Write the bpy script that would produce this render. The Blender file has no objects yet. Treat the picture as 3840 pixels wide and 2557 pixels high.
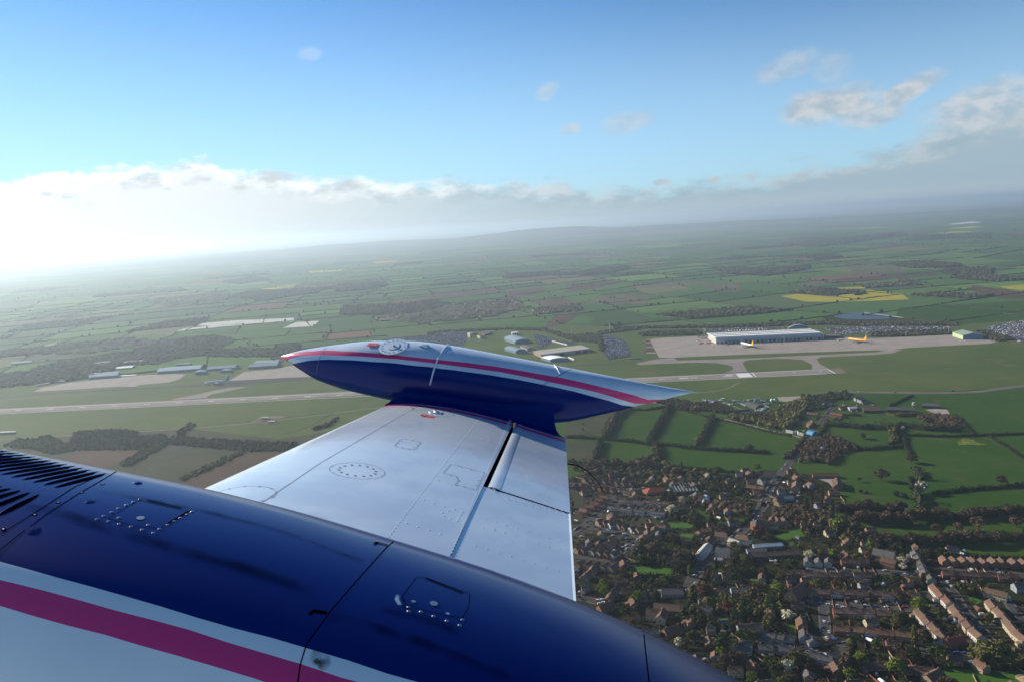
import bpy, bmesh, math, random
import numpy as np
from mathutils import Vector, Matrix, noise
from mathutils.bvhtree import BVHTree
R_ = math.radians
sc = bpy.context.scene
# ---------------------------------------------------------------- camera, sky, sun, exposure
H = 350.0                      # metres above the ground
FPX, CX, CY = 3013.7, 1920.0, 1278.5   # focal length and centre in photograph pixels
PITCH, ROLL = R_(8.18), math.atan(0.06)
SUN_AZ, SUN_EL = R_(-54.0), R_(24.0)
EXPOSURE = 0.72
F0 = Vector((0, math.cos(PITCH), -math.sin(PITCH))); U0 = Vector((0, math.sin(PITCH), math.cos(PITCH))); X0 = Vector((1, 0, 0))
CRT = X0*math.cos(ROLL) - U0*math.sin(ROLL)
CUP = U0*math.cos(ROLL) + X0*math.sin(ROLL)
CAM = Vector((0, 0, H))
cam = bpy.data.cameras.new("camera"); co = bpy.data.objects.new("camera", cam); sc.collection.objects.link(co)
m = Matrix((CRT, CUP, -F0)).transposed().to_4x4(); m.translation = CAM; co.matrix_world = m
cam.sensor_width = 36; cam.lens = FPX/3840*36; cam.clip_start = 0.05; cam.clip_end = 200000
sc.camera = co
sc.view_settings.view_transform = 'Standard'; sc.view_settings.look = 'None'
sc.view_settings.exposure = EXPOSURE; sc.view_settings.gamma = 1
sc.render.engine = 'CYCLES'
cy = sc.cycles
cy.use_denoising = True; cy.max_bounces = 5; cy.diffuse_bounces = 2; cy.glossy_bounces = 3
cy.transmission_bounces = 2; cy.transparent_max_bounces = 8; cy.volume_bounces = 0
cy.use_adaptive_sampling = True; cy.adaptive_threshold = 0.01
SUN = Vector((math.sin(SUN_AZ)*math.cos(SUN_EL), math.cos(SUN_AZ)*math.cos(SUN_EL), math.sin(SUN_EL)))
sl = bpy.data.lights.new("sun", 'SUN'); sl.energy = 5.0; sl.angle = R_(0.5); sl.color = (1.0, 0.89, 0.74)
so = bpy.data.objects.new("sun", sl); sc.collection.objects.link(so)
so.rotation_euler = SUN.to_track_quat('Z', 'Y').to_euler(); so.location = (0, 0, 900)

class NT:
    """tiny helper to write node maths"""
    def __init__(s, tree): s.t = tree; s.n = tree.nodes; s.l = tree.links
    def new(s, typ, **k):
        n = s.n.new(typ)
        for a, v in k.items(): setattr(n, a, v)
        return n
    def put(s, sock, v):
        if isinstance(v, bpy.types.NodeSocket): s.l.new(v, sock)
        elif v is not None:
            if sock.type == 'RGBA' and len(v) == 3: v = (*v, 1)
            sock.default_value = v
    def M(s, op, a, b=None, c=None, clamp=False):
        n = s.new('ShaderNodeMath', operation=op, use_clamp=clamp)
        for i, v in enumerate((a, b, c)):
            if v is not None: s.put(n.inputs[i], v)
        return n.outputs[0]
    def smooth(s, x, a, b, o0=0.0, o1=1.0):
        n = s.new('ShaderNodeMapRange', interpolation_type='SMOOTHSTEP')
        s.put(n.inputs[0], x); s.put(n.inputs[1], a); s.put(n.inputs[2], b); s.put(n.inputs[3], o0); s.put(n.inputs[4], o1)
        return n.outputs[0]
    def mix(s, f, a, b, blend='MIX'):
        n = s.new('ShaderNodeMix', data_type='RGBA', blend_type=blend)
        s.put(n.inputs[0], f); s.put(n.inputs[6], a); s.put(n.inputs[7], b)
        return n.outputs[2]
    def noise(s, vec, scale, detail=4, rough=.5, w=None):
        n = s.new('ShaderNodeTexNoise'); s.put(n.inputs['Vector'], vec)
        n.inputs['Scale'].default_value = scale; n.inputs['Detail'].default_value = detail; n.inputs['Roughness'].default_value = rough
        return n.outputs[0]
    def comb(s, x, y, z):
        n = s.new('ShaderNodeCombineXYZ')
        for i, v in enumerate((x, y, z)): s.put(n.inputs[i], v)
        return n.outputs[0]
    def ramp(s, f, pts, interp='LINEAR'):
        n = s.new('ShaderNodeValToRGB'); s.put(n.inputs[0], f); cr = n.color_ramp; cr.interpolation = interp
        while len(cr.elements) < len(pts): cr.elements.new(.5)
        for e, (p, c) in zip(cr.elements, pts): e.position = p; e.color = (*c, 1)
        return n.outputs[0]

def cam_dir(x, y):
    return (F0 + CRT*((x-CX)/FPX) + CUP*((CY-y)/FPX)).normalized()

w = bpy.data.worlds.new("World"); sc.world = w; w.use_nodes = True
t = NT(w.node_tree); t.n.clear()
sky = t.new('ShaderNodeTexSky', sky_type='NISHITA'); sky.sun_disc = False
sky.sun_elevation = SUN_EL; sky.sun_rotation = SUN_AZ; sky.altitude = 350; sky.dust_density = 0.15; sky.air_density = 1.0; sky.ozone_density = 2.5
tc = t.new('ShaderNodeTexCoord').outputs['Generated']
sp = t.new('ShaderNodeSeparateXYZ'); t.put(sp.inputs[0], tc)
x, y, z = sp.outputs
elev = t.M('MULTIPLY', t.M('ARCSINE', z), 57.29578)
az = t.M('MULTIPLY', t.M('ARCTAN2', x, y), 57.29578)
dp = t.new('ShaderNodeVectorMath', operation='DOT_PRODUCT'); t.put(dp.inputs[0], tc); dp.inputs[1].default_value = SUN
sd = dp.outputs['Value']
# cloud bank lying round the horizon: its top (degrees) by azimuth
fc = t.new('ShaderNodeFloatCurve'); t.put(fc.inputs[1], t.M('ADD', t.M('MULTIPLY', az, 1/120), .5, clamp=True))
cv = fc.mapping.curves[0]
for a, e in ((-60, .45), (-32.5, .43), (-22, .52), (-14.5, .42), (-7, .35), (0, .30), (10, .20), (16, .21), (21.4, .27), (27, .37), (32.5, .50), (60, .55)):
    cv.points.new(a/120+.5, e)
cv.points[0].location = (0, .4); cv.points[-1].location = (1, .5)
fc.mapping.update()
top = t.M('MULTIPLY', fc.outputs[0], 10)
nv = t.comb(t.M('MULTIPLY', az, .42), t.M('MULTIPLY', elev, 1.0), 0)
n1 = t.noise(nv, 1.0, 8, .6)
n2 = t.noise(t.comb(t.M('MULTIPLY', az, .5), t.M('MULTIPLY', elev, 1.1), 3.3), 1.0, 5, .55)
tone_ = t.smooth(sd, .45, .93)
edge = t.M('SUBTRACT', t.M('ADD', top, t.M('MULTIPLY', t.M('SUBTRACT', n1, .5), 3.6)), elev)
bank = t.smooth(edge, t.M('MULTIPLY_ADD', tone_, .25, -.45), t.M('MULTIPLY_ADD', tone_, -.55, 1.0))
tone = t.smooth(sd, .38, .90)
base = t.ramp(tone, [(0, (.41, .55, .64)), (.3, (.57, .72, .80)), (.65, (.80, .90, .94)), (1, (1.06, 1.12, 1.14))])
lit = t.ramp(tone, [(0, (.58, .65, .69)), (.35, (.98, 1.03, 1.05)), (.7, (1.25, 1.28, 1.27)), (1, (1.45, 1.48, 1.45))])
puff = t.M('MULTIPLY', t.smooth(edge, 1.7, .3), t.smooth(n2, .42, .62))
shade = t.M('MULTIPLY', t.smooth(n2, .47, .34), t.smooth(edge, 2.6, .6))
bcol = t.mix(puff, base, lit)
bcol = t.mix(t.M('MULTIPLY', shade, t.M('MULTIPLY_ADD', tone, .45, .25)), bcol, t.ramp(tone, [(0, (.36, .46, .54)), (1, (.66, .74, .80))]))
bcol = t.mix(t.smooth(elev, 1.5, .1, 0, .9), bcol, t.ramp(tone, [(0, (.50, .61, .68)), (.35, (.62, .73, .79)), (1, (1.06, 1.12, 1.14))]))
# loose cumulus, each a soft noisy patch in its own direction
pm = None
for (px, py, sx, sy, tilt, amt) in ((1160, 205, 42, 22, 0, .22), (2052, 345, 45, 26, -20, .5), (2142, 483, 38, 20, 0, .6), (2350, 460, 88, 36, -8, .5),
        (2485, 684, 30, 13, 0, .9), (2680, 676, 22, 16, 0, .8), (2955, 250, 105, 42, -14, .5), (3120, 260, 60, 55, 0, .35), (3110, 395, 150, 58, -6, 1.0), (3240, 420, 110, 50, 0, .9),
        (3390, 350, 110, 34, -24, 1.0), (3700, 430, 180, 95, -12, .9), (3600, 545, 120, 60, 0, .9), (3780, 560, 160, 120, 0, .95), (2100, 715, 45, 30, 0, .7), (1950, 715, 40, 30, 0, .7)):
    d = cam_dir(px, py); a0 = math.degrees(math.atan2(d.x, d.y)); e0 = math.degrees(math.asin(d.z))
    s_ = 57.3/FPX; ca, sa = math.cos(R_(tilt)), math.sin(R_(tilt))
    da = t.M('SUBTRACT', az, a0); de = t.M('SUBTRACT', elev, e0)
    u = t.M('ADD', t.M('MULTIPLY', da, ca/(sx*s_)), t.M('MULTIPLY', de, -sa/(sx*s_)))
    v = t.M('ADD', t.M('MULTIPLY', da, sa/(sy*s_)), t.M('MULTIPLY', de, ca/(sy*s_)))
    r2 = t.M('ADD', t.M('MULTIPLY', u, u), t.M('MULTIPLY', v, v))
    k_ = t.M('MULTIPLY', t.smooth(t.M('ADD', r2, t.M('MULTIPLY', t.M('SUBTRACT', n1, .5), 2.6)), 1.75, .1), amt)
    pm = k_ if pm is None else t.M('MAXIMUM', pm, k_)
n3 = t.noise(t.comb(t.M('MULTIPLY', az, .8), t.M('MULTIPLY', elev, 1.3), 7), 1.0, 4, .5)
pcol = t.mix(t.smooth(n3, .32, .68), t.ramp(tone, [(0, (.40, .51, .60)), (.5, (.62, .73, .82)), (1, (.9, .9, .9))]), t.ramp(tone, [(0, (.62, .65, .68)), (.5, (.72, .76, .80)), (1, (1.1, 1.1, 1.1))]))
b1 = t.new('ShaderNodeBackground'); t.put(b1.inputs[0], t.mix(t.smooth(elev, 18, 3, 0, .42), t.mix(1.0, sky.outputs[0], t.mix(t.smooth(sd, .15, .85), (.34, .66, .95), (.55, .89, 1.18)), 'MULTIPLY'), (6.6, 9.3, 11.2))); b1.inputs[1].default_value = 0.068
b2 = t.new('ShaderNodeBackground'); t.put(b2.inputs[0], pcol); b2.inputs[1].default_value = .62
b3 = t.new('ShaderNodeBackground'); t.put(b3.inputs[0], bcol); b3.inputs[1].default_value = .55
m1 = t.new('ShaderNodeMixShader'); t.put(m1.inputs[0], pm); t.l.new(b1.outputs[0], m1.inputs[1]); t.l.new(b2.outputs[0], m1.inputs[2])
m2 = t.new('ShaderNodeMixShader'); t.put(m2.inputs[0], bank); t.l.new(m1.outputs[0], m2.inputs[1]); t.l.new(b3.outputs[0], m2.inputs[2])
wo = t.new('ShaderNodeOutputWorld'); t.l.new(m2.outputs[0], wo.inputs[0])

# ---------------------------------------------------------------- helpers
COL = sc.collection
def tag(o, label=None, cat=None, group=None, kind=None):
    if label: o['label'] = label
    if cat: o['category'] = cat
    if group: o['group'] = group
    if kind: o['kind'] = kind
    return o
def obj(name, me, parent=None, mats=()):
    o = bpy.data.objects.new(name, me); COL.objects.link(o)
    if parent is not None: o.parent = parent
    if me is not None and mats and not me.materials:
        for q in mats: me.materials.append(q)
    return o
def empty(name, loc=(0, 0, 0), rz=0.0):
    o = bpy.data.objects.new(name, None); COL.objects.link(o); o.location = loc; o.rotation_euler = (0, 0, rz); o.empty_display_size = 1
    return o
def mesh(name, vs, fs, mi=None, smooth=False):
    me = bpy.data.meshes.new(name); me.from_pydata([tuple(v) for v in vs], [], fs)
    if mi is not None: me.polygons.foreach_set('material_index', mi)
    if smooth: me.polygons.foreach_set('use_smooth', [True]*len(fs))
    me.update(); return me
class MB:
    def __init__(s): s.v = []; s.f = []; s.m = []
    def add(s, vs, fs, mi=0):
        b = len(s.v); s.v += [tuple(v) for v in vs]; s.f += [tuple(i+b for i in q) for q in fs]; s.m += [mi]*len(fs)
    def box(s, c, d, mi=0, rz=0.0, taper=1.0):
        ca, sa = math.cos(rz), math.sin(rz); vs = []
        for zz, k in ((-1, 1), (1, taper)):
            for xx, yy in ((-1, -1), (1, -1), (1, 1), (-1, 1)):
                a, b = xx*d[0]/2*k, yy*d[1]/2*k
                vs.append((c[0]+a*ca-b*sa, c[1]+a*sa+b*ca, c[2]+zz*d[2]/2))
        s.add(vs, [(0, 3, 2, 1), (4, 5, 6, 7), (0, 1, 5, 4), (1, 2, 6, 5), (2, 3, 7, 6), (3, 0, 4, 7)], mi)
    def tube(s, pts, rad, n=8, mi=0, cap=True):
        pts = [Vector(p) for p in pts]; rads = rad if isinstance(rad, (list, tuple)) else [rad]*len(pts); rings = []
        up = None
        for i, p in enumerate(pts):
            d = (pts[min(i+1, len(pts)-1)]-pts[max(i-1, 0)]).normalized()
            if up is None: up = Vector((0, 0, 1)) if abs(d.z) < .9 else Vector((1, 0, 0))
            a = d.cross(up).normalized(); b = a.cross(d).normalized(); up = b
            rings.append([p + (a*math.cos(6.28318*k/n)+b*math.sin(6.28318*k/n))*rads[i] for k in range(n)])
        vs = [v for r in rings for v in r]; fs = []
        for i in range(len(pts)-1):
            for k in range(n): fs.append((i*n+k, i*n+(k+1) % n, (i+1)*n+(k+1) % n, (i+1)*n+k))
        if cap: fs.append(tuple(range(n))[::-1]); fs.append(tuple((len(pts)-1)*n+k for k in range(n)))
        s.add(vs, fs, mi)
    def grid(s, rows, mi=0, close=False, fm=None):
        n = len(rows[0]); fs = []; ms = []
        for i in range(len(rows)-1):
            for k in range(n if close else n-1):
                fs.append((i*n+k, i*n+(k+1) % n, (i+1)*n+(k+1) % n, (i+1)*n+k)); ms.append(fm(i, k) if fm else mi)
        b = len(s.v); s.v += [tuple(v) for r in rows for v in r]; s.f += [tuple(i+b for i in q) for q in fs]; s.m += ms
    def build(s, name, mats, parent=None, smooth=False):
        me = mesh(name, s.v, s.f, s.m, smooth)
        return obj(name, me, parent, mats if isinstance(mats, (list, tuple)) else [mats])
def autosmooth(o, ang=35):
    me = o.data
    if hasattr(me, 'set_sharp_from_angle'): me.polygons.foreach_set('use_smooth', [True]*len(me.polygons)); me.set_sharp_from_angle(angle=R_(ang))
def mat(name, col, rough=.8, metal=0.0, spec=.3, coat=0.0, var=None, vscale=1.0, bump=0.0, bscale=5.0, rand=0.0, objrand=0.0, coord='Object', detail=4):
    """principled material; var=(second colour) blended by noise; rand/objrand vary value per leaf / per object"""
    mt = bpy.data.materials.new(name); mt.use_nodes = True; t = NT(mt.node_tree); t.n.clear()
    b = t.new('ShaderNodeBsdfPrincipled'); o = t.new('ShaderNodeOutputMaterial'); t.l.new(b.outputs[0], o.inputs[0])
    b.inputs['Roughness'].default_value = rough; b.inputs['Metallic'].default_value = metal; b.inputs['Specular IOR Level'].default_value = spec
    b.inputs['Coat Weight'].default_value = coat; b.inputs['Coat Roughness'].default_value = .12
    c = (*col, 1); tcn = t.new('ShaderNodeTexCoord').outputs[coord]
    if var is not None:
        n = t.noise(tcn, vscale, detail, .6); c = t.mix(t.smooth(n, .36, .64), col, var)
    if rand or objrand:
        v = None
        if rand: v = t.M('MULTIPLY_ADD', t.new('ShaderNodeNewGeometry').outputs['Random Per Island'], rand*2, 1-rand)
        if objrand:
            v2 = t.M('MULTIPLY_ADD', t.new('ShaderNodeObjectInfo').outputs['Random'], objrand*2, 1-objrand); v = v2 if v is None else t.M('MULTIPLY', v, v2)
        h = t.new('ShaderNodeHueSaturation'); t.put(h.inputs['Value'], v); t.put(h.inputs['Color'], c); c = h.outputs[0]
    t.put(b.inputs['Base Color'], c if not isinstance(c, tuple) else c)
    if bump:
        bn = t.new('ShaderNodeBump'); bn.inputs['Strength'].default_value = 1; bn.inputs['Distance'].default_value = bump
        t.put(bn.inputs['Height'], t.noise(tcn, bscale, 3, .5)); t.l.new(bn.outputs[0], b.inputs['Normal'])
        if coat: t.l.new(bn.outputs[0], b.inputs['Coat Normal'])
    return mt
def P(x, y, z=0.0):
    """ground point seen at photograph pixel (x, y)"""
    d = F0 + CRT*((x-CX)/FPX) + CUP*((CY-y)/FPX)
    k = (z-H)/d.z
    return Vector((d.x*k, d.y*k, z))
def Z(x0, y0, s): return lambda x, y: (x0+x/s, y0+y/s)
D = lambda x, y: (x*1.6306, y*1.6306)
# ---------------------------------------------------------------- the aircraft that carries the camera
def camv(px, py): return np.array([(px-CX)/FPX, (CY-py)/FPX, 1.0])
_F = camv(-9000*1.6306, (925+.19*(-9905))*1.6306); _F /= np.linalg.norm(_F)
_e1 = np.cross(_F, [0, 1, 0]); _e1 /= np.linalg.norm(_e1); _e2 = np.cross(_e1, _F)
_N = math.cos(R_(5))*_e2 + math.sin(R_(5))*_e1
if _N[1] < 0: _N = -_N
_R = np.cross(_N, _F)
if _R[2] < 0: _R = -_R
w2 = lambda v: CRT*float(v[0]) + CUP*float(v[1]) + F0*float(v[2])
AX = (w2(_R), w2(_F), w2(_N))          # outboard, forward, up of the aircraft
OFF = Vector((1.6, 1.0, -1.25))
AM = Matrix(AX).transposed().to_4x4(); AM.translation = CAM + AM.to_3x3() @ OFF
plane = bpy.data.objects.new('light_aircraft', None); COL.objects.link(plane); plane.matrix_world = AM
tag(plane, 'blue, white and pink light aircraft with a tip tank, seen from its cockpit', 'aircraft')
def L(r, t_, n): return (r-OFF.x, t_-OFF.y, n-OFF.z)
def lray(px, py):
    v = camv(px, py); return Vector((float(v@_R), float(v@_F), float(v@_N)))
def proj(p):       # p in (r, t, n)
    v = _R*p[0] + _F*p[1] + _N*p[2]; return CX+FPX*v[0]/v[2], CY-FPX*v[1]/v[2]
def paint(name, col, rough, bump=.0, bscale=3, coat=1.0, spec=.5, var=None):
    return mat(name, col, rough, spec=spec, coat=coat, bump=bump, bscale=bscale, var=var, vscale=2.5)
M_W = paint('white_aircraft_paint', (.63, .72, .78), .28, .012, 1.2, coat=.9, var=(.51, .61, .70))  # darker bluish patches paint soft sky reflections into the white
M_B = paint('blue_aircraft_paint', (.0008, .0135, .135), .22, .0022, 1.6, coat=0, spec=.30)
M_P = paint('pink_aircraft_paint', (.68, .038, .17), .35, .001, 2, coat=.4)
M_K = mat('dark_gap', (.003, .003, .004), .9, spec=0)
M_W2 = paint('nacelle_white_bounce_lit', (.80, .82, .80), .36, .003, 2, coat=.4, var=(.74, .77, .76))  # same white made lighter: light bounced off the unmodelled fuselage is painted in
M_GR = mat('seam_line', (.17, .20, .24), .6)
M_ST = mat('bare_metal', (.45, .46, .46), .35, metal=.8, spec=.5)
M_RV = mat('rivet_head_glint', (.84, .87, .90), .25, spec=.8)  # paler than the skin, so sun glints on the rivets are painted in
M_RD = mat('red_placard', (.55, .02, .02), .5)
M_WT = mat('placard_white', (.75, .75, .72), .5)

# ---- wing
NW = -1.139
LE = lambda r: 1.676-.0129*(r-2.896)
TE = lambda r: .123+.1445*(r-2.616)
XH, RJ = .708, 3.52
def wh(x, r):
    c = LE(r)-TE(r); x = min(max(x, 0.0), 1.0)
    return NW + c*(.045*math.sin(math.pi*x**.75) + .012*math.sqrt(x)*(1-x)) 
def wp(x, r, up=0.0): return Vector((r, LE(r)-x*(LE(r)-TE(r)), wh(x, r)+up))
def wpix(px, py):
    """(x fraction of chord, r) of the wing point seen at a pixel"""
    d = lray(px, py); n = NW
    for _ in range(6):
        k = n/d.z; r, t_ = d.x*k, d.y*k; x = (LE(r)-t_)/(LE(r)-TE(r)); n = wh(x, r)
    return x, r
def rows(xs, rs, f): return [[L(*f(x, r)) for x in xs] for r in rs]
wm = MB(); RS = [1.2+i*(4.99-1.2)/40 for i in range(41)]
RS = [1.2+i*.1 for i in range(37)] + [4.84, 4.865, 4.93, 4.955, 4.99]
def stripe(i, _k): r = (RS[i]+RS[i+1])/2; return 1 if 4.865 < r < 4.93 else (2 if r > 4.955 else 0)
xs = [(i/26)**1.6*XH for i in range(27)]
wm.grid(rows(xs, RS, wp)[::1], fm=stripe)
low = lambda x, r: Vector((r, LE(r)-x*(LE(r)-TE(r)), NW-.09*(LE(r)-TE(r))*math.sin(math.pi*min(1, x)**.6)**.8 if 0 < x < 1 else NW))
wm.grid(rows([i/20 for i in range(21)], RS, low), fm=stripe)
wm.grid([[L(*wp(XH, r)), L(*(wp(XH, r)-Vector((0, .0, .06))))] for r in RS], mi=3)  # rear face near-black: the shade inside the slot is painted on
def rivet(mb, x, r, rad=.0056, hgt=.0022, mi=4, up=0.0):
    c = wp(x, r, up); e = 1e-3
    a = (wp(x, r+e)-wp(x, r)).normalized(); b = (wp(x+e, r)-wp(x, r)).normalized(); nn = a.cross(b); nn = nn if nn.z > 0 else -nn
    ring = [c + (a*math.cos(k*1.0472)+b*math.sin(k*1.0472))*rad for k in range(6)]
    mb.add([L(*v) for v in ring]+[L(*(c+nn*hgt))], [(k, (k+1) % 6, 6) for k in range(6)], mi)
W8 = Z(1200, 1500, 2.141)
def row(mb, a, b, n, rad=.0054, up=0.0, mi=4):
    xa, ra = wpix(*W8(*a)); xb, rb = wpix(*W8(*b))
    for i in range(n):
        q = i/max(1, n-1); rivet(mb, xa+(xb-xa)*q, ra+(rb-ra)*q, rad, mi=mi, up=up)
row(wm, (1290, 135), (550, 1095), 70, .0046)
row(wm, (1530, 165), (1300, 705), 62, .0046); row(wm, (1518, 163), (1288, 700), 62, .0046)
row(wm, (1262, 740), (1062, 1222), 24, .0046)
for a, b, n in (((835, 800), (1078, 875), 4), ((695, 985), (967, 1070), 4), ((1250, 300), (1500, 365), 6), ((1070, 250), (1420, 335), 7), ((930, 478), (1310, 575), 6),
                ((980, 902), (1080, 875), 3), ((995, 928), (1045, 948), 2), ((1100, 968), (1140, 897), 5), ((950, 640), (1095, 675), 3), ((1035, 370), (1280, 440), 5), ((905, 235), (1060, 262), 3)):
    row(wm, a, b, n)
wm.grid([[L(*(wp(XH-.02+.09*q/3, r)-Vector((0, 0, .055)))) for q in range(4)] for r in RS], mi=3)  # added near-black floor strip, painting shade under the aileron slot
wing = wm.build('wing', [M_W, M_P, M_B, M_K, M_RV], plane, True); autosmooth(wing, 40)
wing['label'] = 'white riveted wing with a dark slot ahead of the aileron'
def panel_part(name, x0, x1, ra, rb, drop, nose, rivs):
    mb = MB(); rs = [r for r in ([ra]+[q for q in RS if ra+.01 < q < rb-.01]+[rb])]
    xs_ = [x0+(x1-x0)*i/14 for i in range(15)]
    def f(x, r):
        v = wp(x, r, -drop)
        return v
    def st(i, _k): r = (rs[i]+rs[i+1])/2; return 1 if 4.865 < r < 4.93 else (2 if r > 4.955 else 0)
    g = rows(xs_, rs, f)
    if nose:   # rounded leading edge
        g = [[L(*(wp(x0+dx, r)+Vector((0, 0, dz)))) for dx, dz in ((.0, -.05), (-.010, -.03), (-.012, -.014), (-.006, -.003), (.004, .003), (.02, .004), (.035, .001))] + q for q, r in zip(g, rs)]
    mb.grid(g, fm=st)
    mb.grid([[L(*(wp(x0, rb if e else ra, -drop)+Vector((0, 0, 0)))) for _ in (0,)]+[L(*(wp(x0, rb if e else ra, -drop-.03)))] for e in (0, 1)], mi=0)
    mb.grid([[L(*wp(x, ra, -drop)) for x in xs_], [L(*wp(x, ra, -drop-.03)) for x in xs_]], mi=3)
    for a in rivs: row(mb, a[0], a[1], a[2], a[3] if len(a) > 3 else .0042, -drop)
    o = mb.build(name, [M_W, M_P, M_B, M_K, M_RV], plane, True); autosmooth(o, 50); return o
ail = panel_part('aileron', .730, 1.0, RJ+.003, 4.99, 0.0, True, [((1580, 215), (1400, 730), 52, .0046), ((1568, 210), (1388, 722), 52, .0046),
    ((1635, 300), (1870, 360), 5), ((1620, 385), (1950, 475), 7), ((1595, 480), (1955, 585), 7), ((1570, 600), (1890, 688), 6), ((1540, 690), (1970, 810), 7), ((1490, 775), (2040, 905), 12), ((1505, 787), (1960, 915), 9)])
flap = panel_part('flap', XH-.003, 1.0, 1.2, RJ-.002, .0035, False, [((1330, 942), (2005, 1150), 9), ((1310, 1012), (2010, 1208), 9), ((1250, 1158), (1910, 1358), 8), ((1480, 1048), (1400, 1025), 2)])
def ring_line(mb, pts, wd, mi=0, up=.0012, close=True):
    """thin band through a list of wing points (x, r)"""
    ps = [wp(x, r, up) for x, r in pts]; n = len(ps); a = []; b = []
    for i in range(n):
        d = ps[(i+1) % n if close else min(i+1, n-1)] - ps[(i-1) % n if close else max(i-1, 0)]
        s_ = Vector((d.y, -d.x, 0)).normalized()*wd/2
        a.append(L(*(ps[i]+s_))); b.append(L(*(ps[i]-s_)))
    if close: a.append(a[0]); b.append(b[0])
    mb.grid([a, b], mi)
def circ(cx_, cy_, rad, n=40):
    x, r = wpix(*W8(cx_, cy_)); c = LE(r)-TE(r)
    return [(x+math.cos(6.28318*i/n)*rad/c, r+math.sin(6.28318*i/n)*rad) for i in range(n)]
def dots(mb, pts, rad, mi): 
    for x, r in pts:
        ps = [wp(x+math.cos(k*1.0472)*rad/1.3, r+math.sin(k*1.0472)*rad, .0015) for k in range(6)]
        mb.add([L(*v) for v in ps], [tuple(range(6))], mi)
for i, (cx_, cy_, ro, ri, nb, no) in enumerate(((300, 562, .122, .082, 14, 8), (925, 96, .118, .088, 16, 10), (-600, 752, .115, .115, 12, 4))):
    mb = MB()
    ring_line(mb, circ(cx_, cy_, ro), .0022); dots(mb, circ(cx_, cy_, ri, nb), .0065 if i == 0 else .0045, 1); dots(mb, circ(cx_, cy_, ro*.93, no), .0032, 1)
    if i == 1: ring_line(mb, circ(cx_, cy_, .05), .002); dots(mb, circ(cx_, cy_, .064, 9), .0035, 1)
    pnl = mb.build('fuel_access_cover' if i == 1 else 'inspection_cover', [M_GR, M_GR], wing)
    if i == 1:
        mb = MB(); ps = circ(cx_, cy_, .042, 24); c0 = wp(*[sum(q)/24 for q in zip(*ps)], .006)
        top_ = [wp(a, b, .006) for a, b in ps]; bot_ = [wp(a, b, -.001) for a, b in ps]
        mb.add([L(*v) for v in top_], [tuple(range(24))], 0); mb.grid([[L(*v) for v in top_], [L(*v) for v in bot_]], close=True)
        mb.box(L(*(c0+Vector((0, 0, .004)))), (.05, .012, .008), 1, rz=.5); mb.build('filler_cap', [M_W, M_ST], wing)
def outline(name, zpts, bolts, wd=.0024, close=True):
    mb = MB(); pts = []
    n = len(zpts)
    for i in range(n if close else n-1):
        a, b = zpts[i], zpts[(i+1) % n]
        for q in range(4): pts.append(wpix(*W8(a[0]+(b[0]-a[0])*q/4, a[1]+(b[1]-a[1])*q/4)))
    if not close: pts.append(wpix(*W8(*zpts[-1])))
    ring_line(mb, pts, wd, close=close)
    dots(mb, [wpix(*W8(*b)) for b in bolts], .0042, 1)
    return mb.build(name, [M_GR, M_GR], wing)
outline('access_panel', [(598, 362), (640, 322), (672, 308), (800, 333), (810, 342), (765, 388), (740, 398), (612, 372)], [(690, 316), (743, 323), (790, 338), (778, 358), (750, 377), (718, 391), (662, 381), (612, 365), (628, 346), (658, 330)])
outline('access_panel', [(1050, 510), (1322, 580), (1255, 720), (1085, 676), (1110, 640), (1090, 606), (988, 582)], [(1112, 523), (1135, 537), (1213, 558), (1275, 645), (1257, 680), (1232, 713), (1160, 695), (1090, 680), (1118, 645), (1045, 601)])
xs_seam = [wpix(*W8(830-830*q/12, 20+485*q/12)) for q in range(13)]
_x, _r = wpix(*D(595, 1160)); xs_seam += [(_x, _r), (_x+(_x-xs_seam[-1][0])*.5, _r-.4)]
mb = MB(); ring_line(mb, xs_seam, .003, close=False); mb.build('skin_seam', [M_GR], wing)
def font(txt, size, name):
    cu = bpy.data.curves.new(name, 'FONT'); cu.body = txt; cu.size = size; cu.align_x = 'CENTER'; cu.align_y = 'CENTER'; cu.resolution_u = 2
    o = bpy.data.objects.new(name, cu); COL.objects.link(o); dg = bpy.context.evaluated_depsgraph_get(); dg.update()
    me = bpy.data.meshes.new_from_object(o.evaluated_get(dg)); bpy.data.objects.remove(o); return me
def placard(name, c, ex, ey, nn, wd, hg, mt, parent, txt=None, tsize=.03, tmat=None, off=.0018):
    """flat plate at local point c (r,t,n), axes ex, ey, with raised lettering as its sub-part"""
    mb = MB(); c = Vector(c)+nn*off
    q = [c+ex*a*wd/2+ey*b*hg/2 for a, b in ((-1, -1), (1, -1), (1, 1), (-1, 1))]
    o = None
    if mt is not None:
        mb.add([L(*v) for v in q], [(0, 1, 2, 3)], 0); o = mb.build(name, [mt], parent)
    if txt:
        me = font(txt, tsize, 'lettering')
        c2 = c+nn*.0012
        for v in me.vertices: p = c2+ex*v.co.x+ey*v.co.y+nn*v.co.z; v.co = L(*p)
        me.materials.clear(); me.materials.append(tmat)
        obj('lettering', me, parent)
    return o
_x, _r = wpix(*W8(865, 128)); c = wp(_x, _r)
placard('red_placard', c, Vector((0, -1, 0)), Vector((1, 0, 0)), Vector((0, 0, 1)), .085, .055, M_RD, wing, 'AVGAS', .02, M_WT)
_x, _r = wpix(*W8(745, 68)); c = wp(_x, _r)
placard('note', c, Vector((.9, .43, 0)), Vector((-.43, .9, 0)), Vector((0, 0, 1)), .1, .03, None, wing, 'NO STEP', .028, M_GR)
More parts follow.
